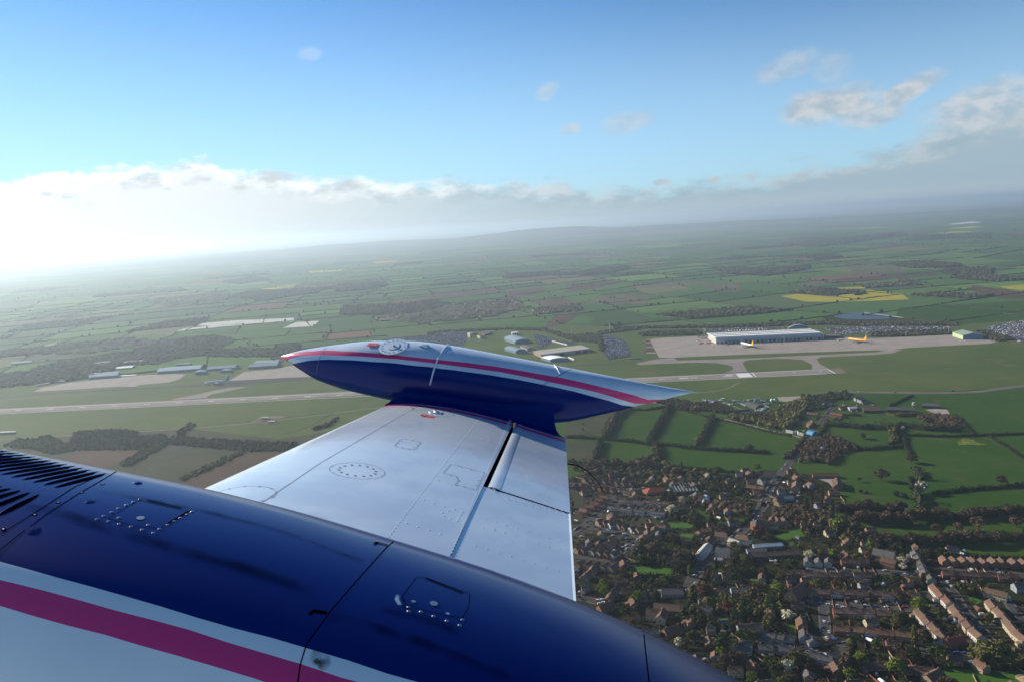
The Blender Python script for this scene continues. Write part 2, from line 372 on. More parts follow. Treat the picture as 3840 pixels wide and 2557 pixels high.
# static wick on the trailing edge
mb = MB(); _r = wpix(*W8(1998, 505))[1]; p0 = wp(1.0, _r, -.004)
mb.tube([L(*(p0+Vector((.0-.01*q*q, -.06*q, .012*q-.008*q*q)))) for q in [0, 1, 2, 3, 4]], [.004, .003, .0025, .002, .0015], 6); mb.build('static_wick', [M_K], plane)

# ---- tip tank
RC = 5.27
TOPN = [(-.30, -.748), (-.27, -.745), (-.01, -.746), (.28, -.739), (.57, -.735), (.87, -.730), (1.33, -.724), (1.61, -.735), (1.96, -.792), (2.32, -.898), (2.48, -.955), (2.55, -.988), (2.585, -1.008)]
BOTN = [(-.30, -.752), (-.27, -.753), (-.03, -.862), (.13, -.935), (.30, -1.01), (.51, -1.10), (.8, -1.15), (1.2, -1.17), (1.74, -1.165), (2.07, -1.155), (2.29, -1.125), (2.44, -1.065), (2.55, -1.028), (2.585, -1.012)]
WID = [(-.30, .004), (-.27, .012), (.0, .045), (.3, .095), (.6, .14), (.9, .175), (1.3, .20), (1.7, .20), (2.0, .175), (2.3, .115), (2.48, .06), (2.55, .026), (2.585, .006)]
ip = lambda tab, t_: float(np.interp(t_, [a for a, _ in tab], [b for _, b in tab]))
TS = sorted(set([-.30, -.27, -.2, -.1] + [i*.08 for i in range(0, 29)] + [2.28, 2.34, 2.4, 2.46, 2.5, 2.54, 2.565, 2.585]))
sm = lambda tab, t_: (ip(tab, t_-.06)+2*ip(tab, t_)+ip(tab, t_+.06))/4 if -.2 < t_ < 2.45 else ip(tab, t_)
def tankp(t_, th):
    a, b, wd = sm(TOPN, t_), sm(BOTN, t_), sm(WID, t_); c = (a+b)/2; h = (a-b)/2
    s_, k_ = math.sin(th), math.cos(th); pw = .86
    return Vector((RC - wd*math.copysign(abs(s_)**pw, s_), t_, c + h*math.copysign(abs(k_)**pw, k_)))
T3, T4 = Z(1050, 1250, 3.623), Z(1600, 1250, 2.243)
def pl(*segs):
    q = []
    for f_, pts in segs: q += [f_(*p) for p in pts]
    return q
C1 = pl((T3, [(45, 300), (100, 285), (300, 250), (600, 228), (1000, 245), (1500, 290), (2000, 340), (2300, 370)]), (T4, [(300, 240), (600, 280), (900, 330), (1200, 385), (1500, 455), (1700, 505), (1915, 572), (2240, 700)]))
C2 = pl((T3, [(40, 400), (110, 355), (180, 328), (300, 305), (560, 290), (1000, 305), (1500, 340), (2000, 390), (2300, 430)]), (T4, [(300, 278), (600, 320), (900, 378), (1200, 440), (1500, 510), (1650, 560), (1790, 600), (2240, 760)]))
C3 = pl((T3, [(40, 480), (190, 405), (300, 383), (400, 366), (600, 352), (900, 358), (1500, 398), (2000, 450), (2300, 490)]), (T4, [(300, 315), (600, 357), (900, 413), (1200, 475), (1500, 555), (1705, 620), (2240, 820)]))
def cross(pf, curve, lo, hi, n=240):
    xs_, ys_ = [a for a, _ in curve], [b for _, b in curve]; prev = None
    for i in range(n+1):
        th = lo+(hi-lo)*i/n; px, py = proj(pf(th)); g = py-float(np.interp(px, xs_, ys_))
        if prev is not None and prev <= 0 < g: return th-(hi-lo)/n*.5
        prev = g
    return hi if prev <= 0 else lo
trows = []
for t_ in TS:
    pf = lambda th: tankp(t_, th)
    a = cross(pf, C1, .0, math.pi-.02); b = cross(pf, C2, .0, math.pi-.01); c = cross(pf, C3, .0, math.pi-.005)
    a = max(a, .04); b = max(b, a+.004); c = max(c, b+.004); c = min(c, math.pi-.002); b = min(b, c-.002); a = min(a, b-.002)
    half = [a*i/5 for i in range(5)] + [a+(b-a)*i/2 for i in range(2)] + [b+(c-b)*i/2 for i in range(2)] + [c+(math.pi-c)*i/9 for i in range(10)]
    full = half + [2*math.pi-h for h in half[-2:0:-1]]
    trows.append([L(*tankp(t_, th)) for th in full])
NH = 5+2+2+10
def tfm(i, k):
    k = k if k < NH-1 else (len(trows[0])-1-k)
    return 0 if k < 5 else (1 if k < 7 else (0 if k < 9 else 2))
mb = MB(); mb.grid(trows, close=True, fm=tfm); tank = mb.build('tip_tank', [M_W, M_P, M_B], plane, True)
tank['label'] = 'pointed wing tip fuel tank, white over pink over dark blue'
# fairing between wing and tank
mb = MB(); g = []
for i in range(25):
    t_ = 1.70-(1.70-.478)*i/24; xx = (LE(5.0)-t_)/(LE(5.0)-TE(5.0)); base_ = wh(max(0, xx), 5.0)-.001 if xx > 0 else NW-.02
    e = min(1, i/3); o_ = .0 if i > 1 else .05
    g.append([L(r, t_+(r-4.985)*.75*i/24, n) for r, n in ((4.985+o_, base_-.05*(1-e)), (5.03+o_*.6, base_+.004*e), (5.065+o_*.3, base_+.02*e), (5.095, base_+.06*e), (5.115, base_+.11*e), (5.13, base_+.17*e))])
mb.grid(g); mb.grid([[L(r, t_+(r-4.98)*.75*(t_ < 1), NW-.03) for r in (4.98, 5.12)] for t_ in (1.66, .48)]); mb.grid([g[-1], [L(r, .478+(r-4.985)*.75, NW-.03) for r in (4.985, 5.03, 5.065, 5.095, 5.115, 5.13)]])
fair = mb.build('tank_fairing', [M_B], plane, True)
def hitter(o):
    dg = bpy.context.evaluated_depsgraph_get(); bv = BVHTree.FromPolygons([v.co.copy() for v in o.data.vertices], [tuple(p.vertices) for p in o.data.polygons])
    def h(px, py):
        q = bv.ray_cast(-OFF, lray(px, py).normalized())
        if q[0] is None: return None, None
        n = q[1] if q[1].dot(lray(px, py)) < 0 else -q[1]
        return q[0], n            # in shifted local coordinates
    return h
def tubeon(h, pts, rad, up, sub=5):
    ps = []
    for i in range(len(pts)-1):
        for q in range(sub): ps.append((pts[i][0]+(pts[i+1][0]-pts[i][0])*q/sub, pts[i][1]+(pts[i+1][1]-pts[i][1])*q/sub))
    ps.append(pts[-1]); out = []
    for p in ps:
        a, n = h(*p)
        if a is not None: out.append(a+n*up)
    return out
def ribbon(h, pts, wd, up=.0015, sub=6, uv=False, taper=False):
    """band lying on a surface, as rows of two vertices"""
    ps = []
    for i in range(len(pts)-1):
        for q in range(sub): ps.append((pts[i][0]+(pts[i+1][0]-pts[i][0])*q/sub, pts[i][1]+(pts[i+1][1]-pts[i][1])*q/sub))
    ps.append(pts[-1]); hs = [h(*p) for p in ps]; hs = [q for q in hs if q[0] is not None]; a, b = [], []
    for i, (p, n) in enumerate(hs):
        d = hs[min(i+1, len(hs)-1)][0]-hs[max(i-1, 0)][0]; s_ = n.cross(d).normalized()*wd/2
        if taper: s_ *= math.sin(math.pi*min(1, max(0.02, i/max(1, len(hs)-1))))**.6
        a.append(p+s_+n*up); b.append(p-s_+n*up)
    return a, b
ht = hitter(tank)
mb = MB(); mb.tube(tubeon(ht, [T4(*p) for p in ((178, 100), (140, 145), (105, 195), (80, 250), (55, 330), (30, 430))], .006, .004), .006, 6); mb.build('strap', [M_W], tank, True)
mb = MB(); mb.tube(tubeon(ht, [T4(*p) for p in ((1030, 243), (1065, 260), (1095, 290), (1115, 325), (1120, 345))], .004, .003), .004, 6); mb.build('bonding_strip', [M_W], tank, True)
mb = MB()
for pts in ([T4(1240, 285), T4(1190, 312), T4(1120, 350), T4(1080, 370)], [T4(1035, 402), T4(975, 430)], [T3(630, 190), T3(590, 235), T3(550, 310), T3(530, 370), T3(508, 450), T3(500, 530)]):
    mb = MB(); mb.grid(ribbon(ht, pts, .004)); mb.build('seam', [M_GR], tank)
def disc(h, px, py, parts, name, parent, mats):
    p, n = h(px, py); a = n.cross(Vector((0, 1, 0))).normalized(); b = n.cross(a); mb = MB()
    for rad, up, mi in parts:
        nn = 28; rt = [p+n*up+(a*math.cos(6.28318*k/nn)+b*math.sin(6.28318*k/nn))*rad for k in range(nn)]; rb = [v-n*(up+.004) for v in rt]
        mb.add(rt, [tuple(range(nn))], mi); mb.grid([rt, rb], close=True, mi=mi)
    return mb, p, n, a, b
M_CAP = mat('cap_metal', (.55, .57, .58), .4, metal=.3)
mb, p, n, a, b = disc(ht, *T3(1540, 180), [(.098, .002, 0), (.047, .004, 2), (.043, .006, 0)], 'filler_cap', tank, None)
for k in range(16):
    c = p+n*.003+(a*math.cos(k*.3927)+b*math.sin(k*.3927))*.080; mb.box(c, (.007, .007, .004), 1, taper=.6)
mb.box(p+n*.010, (.040, .012, .008), 1, rz=.6)
mb.build('filler_cap', [M_W, M_GR, M_CAP], tank)
p, n = ht(*T3(1262, 162)); ex = (Vector((0, -1, 0))-n*(-n.y)).normalized(); ey = n.cross(ex)
placard('red_placard', p+OFF, ex, ey, n, .078, .042, M_RD, tank, 'AVGAS', .026, M_WT, off=.004)
p, n = ht(*T3(1470, 296)); ex = (Vector((0, -1, 0))-n*(-n.y)).normalized(); ey = n.cross(ex)
placard('note', p+OFF, ex, ey, n, .1, .03, None, tank, 'FUEL 100 OCTANE MINIMUM USE\nCAPACITY 50 US GAL', .011, M_K, off=.003)
mb = MB(); p, n = ht(*T3(1930, 175)); ex = Vector((0, -1, 0))
g = [[p+ex*(-.03+.075*i/8)+n*(.0+.022*math.sin(math.pi*min(1, (i/8)**.8)*.55)*math.cos(q*.5236-1.5708)) + Vector((1, 0, 0))*.022*math.sin(q*.5236-1.5708)*(.4+.6*i/8) for q in range(7)] for i in range(9)]
mb.grid(g); mb.build('vent_scoop', [M_W], tank, True)
mb = MB(); p, n = ht(*T3(1515, 95)); p = p if p is not None else ht(*T3(1515, 108))[0]
mb.tube([p, p+Vector((0, 0, .025)), p+Vector((0, -.02, .03))], .003, 6); mb.build('vent_pipe', [M_ST], tank)

# ---- engine nacelle
NRC, NA, NBH, NP = 1.60, .44, .52, 2.7
TAN = [(-1.2, -.62), (-.8, -.565), (-.31, -.492), (-.21, -.4726), (-.08, -.4536), (.09, -.435), (.31, -.4183), (.55, -.408), (.8, -.398), (1.07, -.394), (1.37, -.398), (1.69, -.402), (2.6, -.43), (3.4, -.50)]
def sec(th): 
    s_, k_ = math.sin(th), math.cos(th)
    return -NA*math.copysign(abs(s_)**(2/NP), s_), NBH*math.copysign(abs(k_)**(2/NP), k_)
SEC = [sec(i*.01) for i in range(-157, 1)]
def nac_c(t_):
    m_ = ip(TAN, t_-.08)*.25+ip(TAN, t_)*.5+ip(TAN, t_+.08)*.25
    return min(m_*(NRC+x)-y for x, y in SEC)
def nacp(t_, th):
    x, y = sec(th); return Vector((NRC+x, t_, nac_c(t_)+y))
N1 = [D(*p) for p in ((-600, 1130), (0, 1290), (200, 1345), (400, 1404), (700, 1487), (960, 1568), (1400, 1700))]
N2 = [D(*p) for p in ((-600, 1185), (0, 1332), (400, 1437), (800, 1560), (1400, 1740))]
N3 = [D(*p) for p in ((-600, 1245), (0, 1393), (400, 1503), (610, 1568), (1400, 1810))]
nrows = []; NTS = [3.3-i*.075 for i in range(61)]
for t_ in NTS:
    pf = lambda th: nacp(t_, th)
    a, b, c = (cross(pf, q, .0, 1.55) for q in (N1, N2, N3)); b = max(b, a+.01); c = max(c, b+.01)
    half = [a*i/10 for i in range(10)] + [a+(b-a)*i/3 for i in range(3)] + [b+(c-b)*i/3 for i in range(3)] + [c+(math.pi-c)*i/14 for i in range(15)]
    full = half + [2*math.pi-math.pi*i/20 for i in range(19, 0, -1)]
    nrows.append([L(*nacp(t_, th)) for th in full])
def nfm(i, k): return 2 if k < 10 else (0 if k < 13 else (1 if k < 16 else (0 if k < 30 else 2)))
mb = MB(); mb.grid(nrows, close=True, fm=nfm)
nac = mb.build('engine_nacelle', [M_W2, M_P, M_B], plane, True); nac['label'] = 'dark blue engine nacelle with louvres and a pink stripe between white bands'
hn = hitter(nac); B1 = Z(0, 1150, 1.682)
def lerp(a, b, q): return (a[0]+(b[0]-a[0])*q, a[1]+(b[1]-a[1])*q)
def louvre(e0, e1):
    hs = [hn(*lerp(e0, e1, q/8)) for q in range(9)]
    if any(q[0] is None for q in hs): return
    a, b, c, d_ = [], [], [], []
    for i, (p, n) in enumerate(hs):
        q = i/8; w_ = .0115*math.sin(math.pi*min(1, max(0, q)))**.55; f_ = Vector((0, 1, 0))
        a.append(p-f_*w_*.82+n*.0012); b.append(p+f_*w_*.30+n*.0014); c.append(p+f_*w_*.42+n*(.0014+w_*.12)); d_.append(p+f_*w_*.85+n*.0006)
    mb = MB(); mb.grid([a, b], mi=1); mb.grid([b, c, d_], mi=0); mb.build('louvre', [M_B, M_K], nac, True)
for i in range(14): louvre(B1(340-68*i, 1140-16.5*i), B1(672-50*i, 1050-11.8*i))
for i in range(5): louvre(B1(-20-100*i, 1318-28*i), B1(248-58*i, 1182-13*i))
for pts in ([D(910, 1240), D(885, 1262), D(820, 1335), D(760, 1405), D(705, 1480), D(690, 1530), D(685, 1568), D(690, 1640)],
            [D(268, 1083), D(240, 1100), D(180, 1135), D(110, 1180), D(40, 1232), D(-30, 1290)], [D(240, 1088), D(170, 1120), D(90, 1172), D(0, 1228)],
            [D(1480, 1450), D(1485, 1500), D(1492, 1560), D(1500, 1640)]):
    mb = MB(); mb.grid(ribbon(hn, pts, .0024, .0008)); mb.build('cowl_seam', [M_K], nac)
for pts in ([D(860, 1250), D(868, 1247), D(893, 1254)], [D(712, 1413), D(722, 1405), D(752, 1410)]):
    mb = MB(); mb.grid(ribbon(hn, pts, .008, .0016)); mb.build('latch', [M_K], nac)
mb = MB(); q = ribbon(hn, [D(905, 1236), D(1100, 1292), D(1320, 1372), D(1480, 1442), D(1600, 1500), D(1720, 1572)], .02, .001); 
R1 = Z(0, 1650, 1.729)
def hatch(f_, corners, holes, rivs, slits, name='access_hatch'):
    o = bpy.data.objects.new(name, None)
    mb = MB(); n = len(corners)
    a, b = ribbon(hn, [f_(*c) for c in corners]+[f_(*corners[0])], .0014, .001); mb.grid([a, b], mi=1)
    for (x, y, rad, mi) in holes:
        p, nn = hn(*f_(x, y)); u = nn.cross(Vector((1, 0, 0))).normalized(); v = nn.cross(u)
        mb.add([p+nn*.0015+(u*math.cos(k*.5236)+v*math.sin(k*.5236))*rad for k in range(12)], [tuple(range(12))], mi)
    for s_ in slits: mb.grid(ribbon(hn, [f_(*p) for p in s_], .005, .0016), mi=1)
    o = mb.build(name, [M_B, M_K, M_ST], nac)
    for (x, y) in rivs:
        p, nn = hn(*f_(x, y))
        if p is None: continue
        u = nn.cross(Vector((1, 0, 0))).normalized(); v = nn.cross(u); m2_ = MB()
        r0 = [p+(u*math.cos(k*1.0472)+v*math.sin(k*1.0472))*.0045 for k in range(6)]; r1 = [p+nn*.0018+(u*math.cos(k*1.0472)+v*math.sin(k*1.0472))*.003 for k in range(6)]
        m2_.grid([r0, r1], close=True); m2_.add(r1, [tuple(range(6))]); m2_.build('fastener', [M_B2], o, True)
    return o
M_B2 = paint('blue_fastener_paint', (.09, .12, .19), .35, coat=.3)
hatch(R1, [(700, 505), (905, 388), (1225, 462), (1040, 572), (860, 556)], [(910, 505, .0085, 2)], [(630, 512), (673, 490), (724, 466), (770, 441), (820, 419), (865, 399), (907, 382), (703, 525), (770, 502), (773, 543), (850, 560), (922, 580), (995, 600), (963, 548), (1035, 575), (1087, 548), (1130, 524), (1172, 503), (1213, 481), (1245, 463)],
      [[(955, 390), (1175, 440)], [(1080, 545), (1225, 460)]])
R2 = Z(1100, 1900, 1.9625)
hatch(R2, [(800, 660), (905, 520), (975, 520), (1300, 638), (1290, 740), (1240, 820), (1000, 770), (830, 715)], [(1033, 712, .0085, 2), (883, 697, .0045, 2), (1135, 787, .0045, 2)], [(848, 738), (940, 770), (1033, 803), (1130, 838), (1245, 830), (1225, 870), (850, 767)],
      [[(970, 525), (1250, 632)]])
for x, y, rad in ((895, 275, .010), (583, 395, .011), (213, 578, .013)):
    mb, p, n, a, b = disc(hn, *R1(x, y), [(rad, .0012, 0), (rad*.7, .0022, 0), (rad*.35, .0028, 0)], '', nac, None); mb.build('fastener', [M_B], nac, False)
for f_, pts in ((R1, ((665, 285), (530, 338), (378, 403), (225, 482), (22, 575))), (R2, ((845, 738),))):
    for x, y in pts:
        mb, p, n, a, b = disc(hn, *f_(x, y), [(.0048, .0006, 0), (.0022, .0012, 1)], '', nac, None); mb.build('screw', [M_K, M_ST], nac)
# soot streaks trailing from the cowling screws, an oil smear and a chip in the paint
def smear(name, col, strength, scale):
    mt = mat(name, col, .9, spec=.0); tt = NT(mt.node_tree); bs = [n for n in tt.n if n.type == 'BSDF_PRINCIPLED'][0]
    uv = tt.new('ShaderNodeUVMap').outputs[0]; sp_ = tt.new('ShaderNodeSeparateXYZ'); tt.put(sp_.inputs[0], uv)
    v = sp_.outputs[1]; e = tt.M('MULTIPLY', tt.M('MULTIPLY', v, tt.M('SUBTRACT', 1, v)), 4); e2 = tt.M('MULTIPLY', tt.M('MULTIPLY', sp_.outputs[0], tt.M('SUBTRACT', 1, sp_.outputs[0])), 4)
    nz = tt.noise(tt.new('ShaderNodeTexCoord').outputs['Object'], scale, 4)
    a = tt.M('MULTIPLY', tt.M('MULTIPLY', tt.M('POWER', e, 1.5), tt.M('POWER', e2, .4)), tt.M('MULTIPLY', tt.smooth(nz, .25, .7), strength), clamp=True)
    tt.put(bs.inputs['Alpha'], a); return mt
def smear_part(name, pts, wd, mt, parent=nac, h=hn):
    a, b = ribbon(h, pts, wd, .0022, 8); rowsv = []
    me_v, me_f, uvs = [], [], []
    n = len(a)
    for j in range(7):
        q = j/6
        for i in range(n):
            p = a[i].lerp(b[i], q); me_v.append(p); uvs.append((i/(n-1), q))
    for j in range(6):
        for i in range(n-1): me_f.append((j*n+i, j*n+i+1, (j+1)*n+i+1, (j+1)*n+i))
    me = mesh(name, me_v, me_f, smooth=True); ul = me.uv_layers.new(name='UVMap')
    for lp in me.loops: ul.data[lp.index].uv = uvs[lp.vertex_index]
    obj(name, me, parent, [mt])
M_SOOT = smear('soot', (.003, .0025, .003), .5, 14); M_OIL = smear('oil', (.03, .04, .05), 1.3, 25); M_CHIP = smear('chipped_paint', (.25, .42, .55), 2.2, 30)
smear_part('soot_streak', [R1(p[0], p[1]) for p in ((150, 430), (330, 455), (600, 540), (850, 615), (1100, 690), (1500, 800), (1900, 935), (2070, 1005))], .045, M_SOOT)
smear_part('soot_streak', [R1(p[0], p[1]) for p in ((640, 330), (1000, 395), (1300, 455), (1700, 555), (2070, 670))], .022, M_SOOT)
smear_part('soot_streak', [R2(p[0], p[1]) for p in ((0, 215), (240, 300), (510, 400))], .02, M_SOOT)
smear_part('soot_streak', [R2(p[0], p[1]) for p in ((250, 790), (500, 860), (900, 980), (1250, 1120), (1600, 1260))], .03, M_SOOT)
smear_part('soot_streak', [R2(p[0], p[1]) for p in ((640, 745), (860, 800), (1100, 870), (1240, 940))], .03, M_SOOT)
smear_part('oil_smear', [R2(p[0], p[1]) for p in ((130, 1085), (200, 1100), (215, 1150), (180, 1180))], .035, M_OIL)
smear_part('paint_chip', [R2(p[0], p[1]) for p in ((772, 650), (760, 685), (785, 728))], .012, M_CHIP)
# ---------------------------------------------------------------- land
def ridge_h(x, y):
    d = math.hypot(x, y)
    if d < 6500: return 0.0
    a = math.degrees(math.atan2(x, y)); k = min(1, (d-6500)/9000); k = k*k*(3-2*k)
    h = k*(28*noise.noise(Vector((x/3600, y/3600, 0)))+14*noise.noise(Vector((x/1400, y/1400, 4)))+12)
    rr = math.exp(-((d-22000)/3600)**2)*(150*math.exp(-((a-3.2)/5.0)**2)+70*math.exp(-((a+9)/8)**2)+70*math.exp(-((a-13)/7)**2)+ 30)
    return max(0.0, h + rr*(1+.3*noise.noise(Vector((a*.35, d/5000, 9)))))
def pip(p, poly):
    c = False; n = len(poly); j = n-1
    for i in range(n):
        a, b = poly[i], poly[j]
        if (a[1] > p[1]) != (b[1] > p[1]) and p[0] < (b[0]-a[0])*(p[1]-a[1])/(b[1]-a[1])+a[0]: c = not c
        j = i
    return c
def struct(o, label=None): o['kind'] = 'structure'; return o
G1, G2, G3 = (.036, .078, .020), (.048, .092, .026), (.030, .062, .020)
def ground_mat(name, c1, c2, s=.006, c3=None, fine=.35):
    mt = bpy.data.materials.new(name); mt.use_nodes = True; t = NT(mt.node_tree); t.n.clear()
    b = t.new('ShaderNodeBsdfPrincipled'); o = t.new('ShaderNodeOutputMaterial'); t.l.new(b.outputs[0], o.inputs[0]); b.inputs['Roughness'].default_value = .95; b.inputs['Specular IOR Level'].default_value = .05
    geo = t.new('ShaderNodeNewGeometry').outputs['Position']
    c = t.mix(t.smooth(t.noise(geo, s, 5, .62), .36, .64), c1, c2)
    if c3: c = t.mix(t.smooth(t.noise(geo, s*3.7, 4, .6), .55, .72), c, c3)
    v = t.M('ADD', t.M('MULTIPLY', t.noise(geo, .09, 3, .7), fine), 1-fine/2)
    mpn = t.new('ShaderNodeMapping'); t.put(mpn.inputs[0], geo); mpn.inputs['Rotation'].default_value = (0, 0, -.35); mpn.inputs['Scale'].default_value = (.01, .16, .01)
    v = t.M('ADD', v, t.M('MULTIPLY_ADD', t.noise(mpn.outputs[0], 1.0, 3, .6), .4, -.2))
    h = t.new('ShaderNodeHueSaturation'); t.put(h.inputs['Color'], c); t.put(h.inputs['Value'], v); t.put(b.inputs['Base Color'], h.outputs[0]); return mt
M_GRASS = ground_mat('airfield_grass', (.056, .088, .020), (.080, .104, .028), .004, (.105, .100, .038), .35)
M_PAST = ground_mat('pasture', (.0230, .0600, .0050), (.0350, .0700, .0090), .006, (.0560, .0720, .0180), .5)
M_ROUGH = ground_mat('rough_ground', (0.0400, 0.0464, 0.0240), (0.0600, 0.0560, 0.0304), .02, (0.0320, 0.0440, 0.0160))
M_GARD = ground_mat('garden_ground', (0.0165, 0.0209, 0.0077), (0.0264, 0.0220, 0.0121), .03, (0.0154, 0.0286, 0.0066), .5)
M_LAWN = ground_mat('lawn', (0.0406, 0.1036, 0.0126), (0.0540, 0.1126, 0.0198), .02)
M_PLO = ground_mat('ploughed', (0.0840, 0.0528, 0.0360), (0.0680, 0.0440, 0.0288), .01)
M_TAN = ground_mat('stubble', (0.1120, 0.0920, 0.0560), (0.0880, 0.0800, 0.0440), .01)
M_RAPE = ground_mat('rape', (0.3360, 0.2880, 0.0160), (0.2720, 0.2480, 0.0240), .01)
M_CONC = ground_mat('concrete', (0.3100, 0.2698, 0.2296), (0.2640, 0.2353, 0.2066), .02, (0.2296, 0.2066, 0.1837), .2)
M_RUN = ground_mat('runway', (0.2558, 0.2185, 0.1972), (0.2132, 0.1865, 0.1706), .015, (0.1706, 0.1599, 0.1492), .2)
M_ASPH = ground_mat('asphalt', (0.0510, 0.0480, 0.0468), (0.0660, 0.0600, 0.0570), .03)
M_TRACK = ground_mat('track', (0.1920, 0.1536, 0.1152), (0.1440, 0.1200, 0.0864), .03)
M_MARK = mat('white_marking', (.62, .62, .6), .8)
M_POND = mat('pond_water', (.05, .085, .13), .55, spec=.15)
M_FLEECE = ground_mat('crop_fleece', (0.5270, 0.5100, 0.4590), (0.4250, 0.4250, 0.3910), .02)
# base sheet: rings round the camera, out to the horizon, with low far hills
farm = bpy.data.materials.new('far_farmland'); farm.use_nodes = True; t = NT(farm.node_tree); t.n.clear()
b = t.new('ShaderNodeBsdfPrincipled'); o = t.new('ShaderNodeOutputMaterial'); t.l.new(b.outputs[0], o.inputs[0]); b.inputs['Roughness'].default_value = 1; b.inputs['Specular IOR Level'].default_value = 0
geo = t.new('ShaderNodeNewGeometry').outputs['Position']
wv = t.new('ShaderNodeTexNoise'); t.put(wv.inputs['Vector'], geo); wv.inputs['Scale'].default_value = .0006; wv.inputs['Detail'].default_value = 2
va = t.new('ShaderNodeVectorMath', operation='MULTIPLY_ADD'); t.put(va.inputs[0], wv.outputs['Color']); va.inputs[1].default_value = (900, 900, 0); t.put(va.inputs[2], geo)
sx = t.new('ShaderNodeMapping'); t.put(sx.inputs[0], va.outputs[0]); sx.inputs['Scale'].default_value = (.0022, .0032, 0); sx.inputs['Rotation'].default_value = (0, 0, .5)
vo = t.new('ShaderNodeTexVoronoi'); t.put(vo.inputs['Vector'], sx.outputs[0]); vo.distance = 'CHEBYCHEV'; vo.inputs['Scale'].default_value = 1; vo.inputs['Randomness'].default_value = .9
sc_ = t.new('ShaderNodeSeparateXYZ'); t.put(sc_.inputs[0], vo.outputs['Color'])
fcol = t.ramp(sc_.outputs[0], [(0, (.05, .10, .03)), (.18, (.036, .07, .025)), (.34, (.07, .12, .035)), (.5, (.045, .085, .03)), (.62, (.085, .085, .045)), (.72, (.10, .07, .045)), (.79, (.05, .05, .03)), (.9, (.05, .10, .03)), (.965, (.35, .31, .03))], 'CONSTANT')
wd_ = t.smooth(t.noise(geo, .0011, 5, .6), .53, .60)
fcol = t.mix(wd_, fcol, (.040, .042, .030))
vd = t.new('ShaderNodeTexVoronoi'); vd.feature = 'DISTANCE_TO_EDGE'; t.put(vd.inputs['Vector'], sx.outputs[0]); vd.inputs['Randomness'].default_value = .9
fcol = t.mix(t.smooth(vd.outputs['Distance'], .012, .04, .55, 0), fcol, (.03, .035, .02))
hs0 = t.new('ShaderNodeHueSaturation'); t.put(hs0.inputs['Color'], fcol); hs0.inputs['Value'].default_value = .75; t.put(b.inputs['Base Color'], hs0.outputs[0])
rads = [40*1.085**i for i in range(92)]; rads = [r for r in rads if r < 60000]+[60000.0]
vs, fs = [], []; NA_ = 150; A0, A1 = R_(-62), R_(62)
vs = []
for r in rads:
    for k in range(NA_+1):
        a = A0+(A1-A0)*k/NA_; x, y = r*math.sin(a), r*math.cos(a)-35; vs.append((x, y, ridge_h(x, y)))
for i in range(len(rads)-1):
    for k in range(NA_): q = i*(NA_+1)+k; fs.append((q, q+1, q+NA_+2, q+NA_+1))
struct(obj('ground', mesh('ground', vs, fs, smooth=True), None, [farm]))
def gpoly(pts, z=0.0): return [P(x, y, z) for x, y in pts]
def smoothp(pts, n=4, closed=True):
    out = []; m_ = len(pts)
    for i in range(m_ if closed else m_-1):
        p0, p1, p2, p3 = (pts[(i+j) % m_] if closed else pts[min(max(i+j, 0), m_-1)] for j in (-1, 0, 1, 2))
        for q in range(n):
            s_ = q/n
            out.append(tuple(.5*((2*b_)+(-a+c)*s_+(2*a-5*b_+4*c-d)*s_*s_+(-a+3*b_-3*c+d)*s_**3) for a, b_, c, d in zip(p0, p1, p2, p3)))
    if not closed: out.append(tuple(pts[-1]))
    return out
def sheet(name, pts, z, mt, smoothed=False, kind='structure', label=None, cat=None):
    if smoothed: pts = smoothp(pts)
    g = [P(x, y) for x, y in pts]; g = [Vector((p.x, p.y, z)) for p in g]
    ar = sum(g[i].x*g[(i+1) % len(g)].y-g[(i+1) % len(g)].x*g[i].y for i in range(len(g)))
    if ar < 0: g = g[::-1]
    return tag(obj(name, mesh(name, g, [tuple(range(len(g)))]), None, [mt]), label, cat, None, kind)
def road(name, pts, wid, z, mt, kerb=False, smoothed=True, closed=False):
    g = [P(x, y) for x, y in (smoothp(pts, 5, closed) if smoothed else pts)]; a, b = [], []
    for i, p in enumerate(g):
        d = g[min(i+1, len(g)-1)]-g[max(i-1, 0)]; s_ = Vector((d.y, -d.x, 0)).normalized()*wid/2
        a.append((p.x+s_.x, p.y+s_.y, z)); b.append((p.x-s_.x, p.y-s_.y, z))
    mb = MB(); mb.grid([b, a], 0)
    if kerb:
        for s_, e in ((a, 1), (b, -1)):
            q = []
            for i, p in enumerate(s_):
                o_ = (Vector(a[i])-Vector(b[i])).normalized()*e
                q.append([(p[0], p[1], z-.05), (p[0], p[1], z+.12), (p[0]+o_.x*1.4, p[1]+o_.y*1.4, z+.12), (p[0]+o_.x*1.4, p[1]+o_.y*1.4, z-.2)])
            mb.grid(q, 1)
    return struct(mb.build(name, [mt, M_PAVE] if kerb else [mt]))
M_PAVE = ground_mat('pavement', (0.1120, 0.1015, 0.0945), (0.0910, 0.0840, 0.0770), .05)

AIR = [D(*p) for p in ((-500, 1030), (-500, 900), (60, 885), (420, 850), (650, 830), (900, 770), (1040, 752), (1180, 742), (1340, 748), (1480, 762), (1640, 742), (1900, 744), (2190, 748), (2330, 730), (2560, 715), (2560, 868), (2355, 887), (2200, 900), (1960, 903), (1820, 915), (1620, 925), (1500, 928), (1300, 960), (800, 985), (640, 1010), (430, 985), (290, 990), (190, 993), (60, 1020), (0, 1040))]
NEAR = [D(*p) for p in ((-500, 1030), (0, 1040), (60, 1015), (190, 990), (290, 988), (430, 984), (640, 1005), (800, 980), (1300, 955), (1500, 925), (1620, 922), (1820, 912), (1960, 900), (2200, 898), (2355, 884), (2560, 865), (2900, 1700), (2000, 2200), (-600, 2000))]
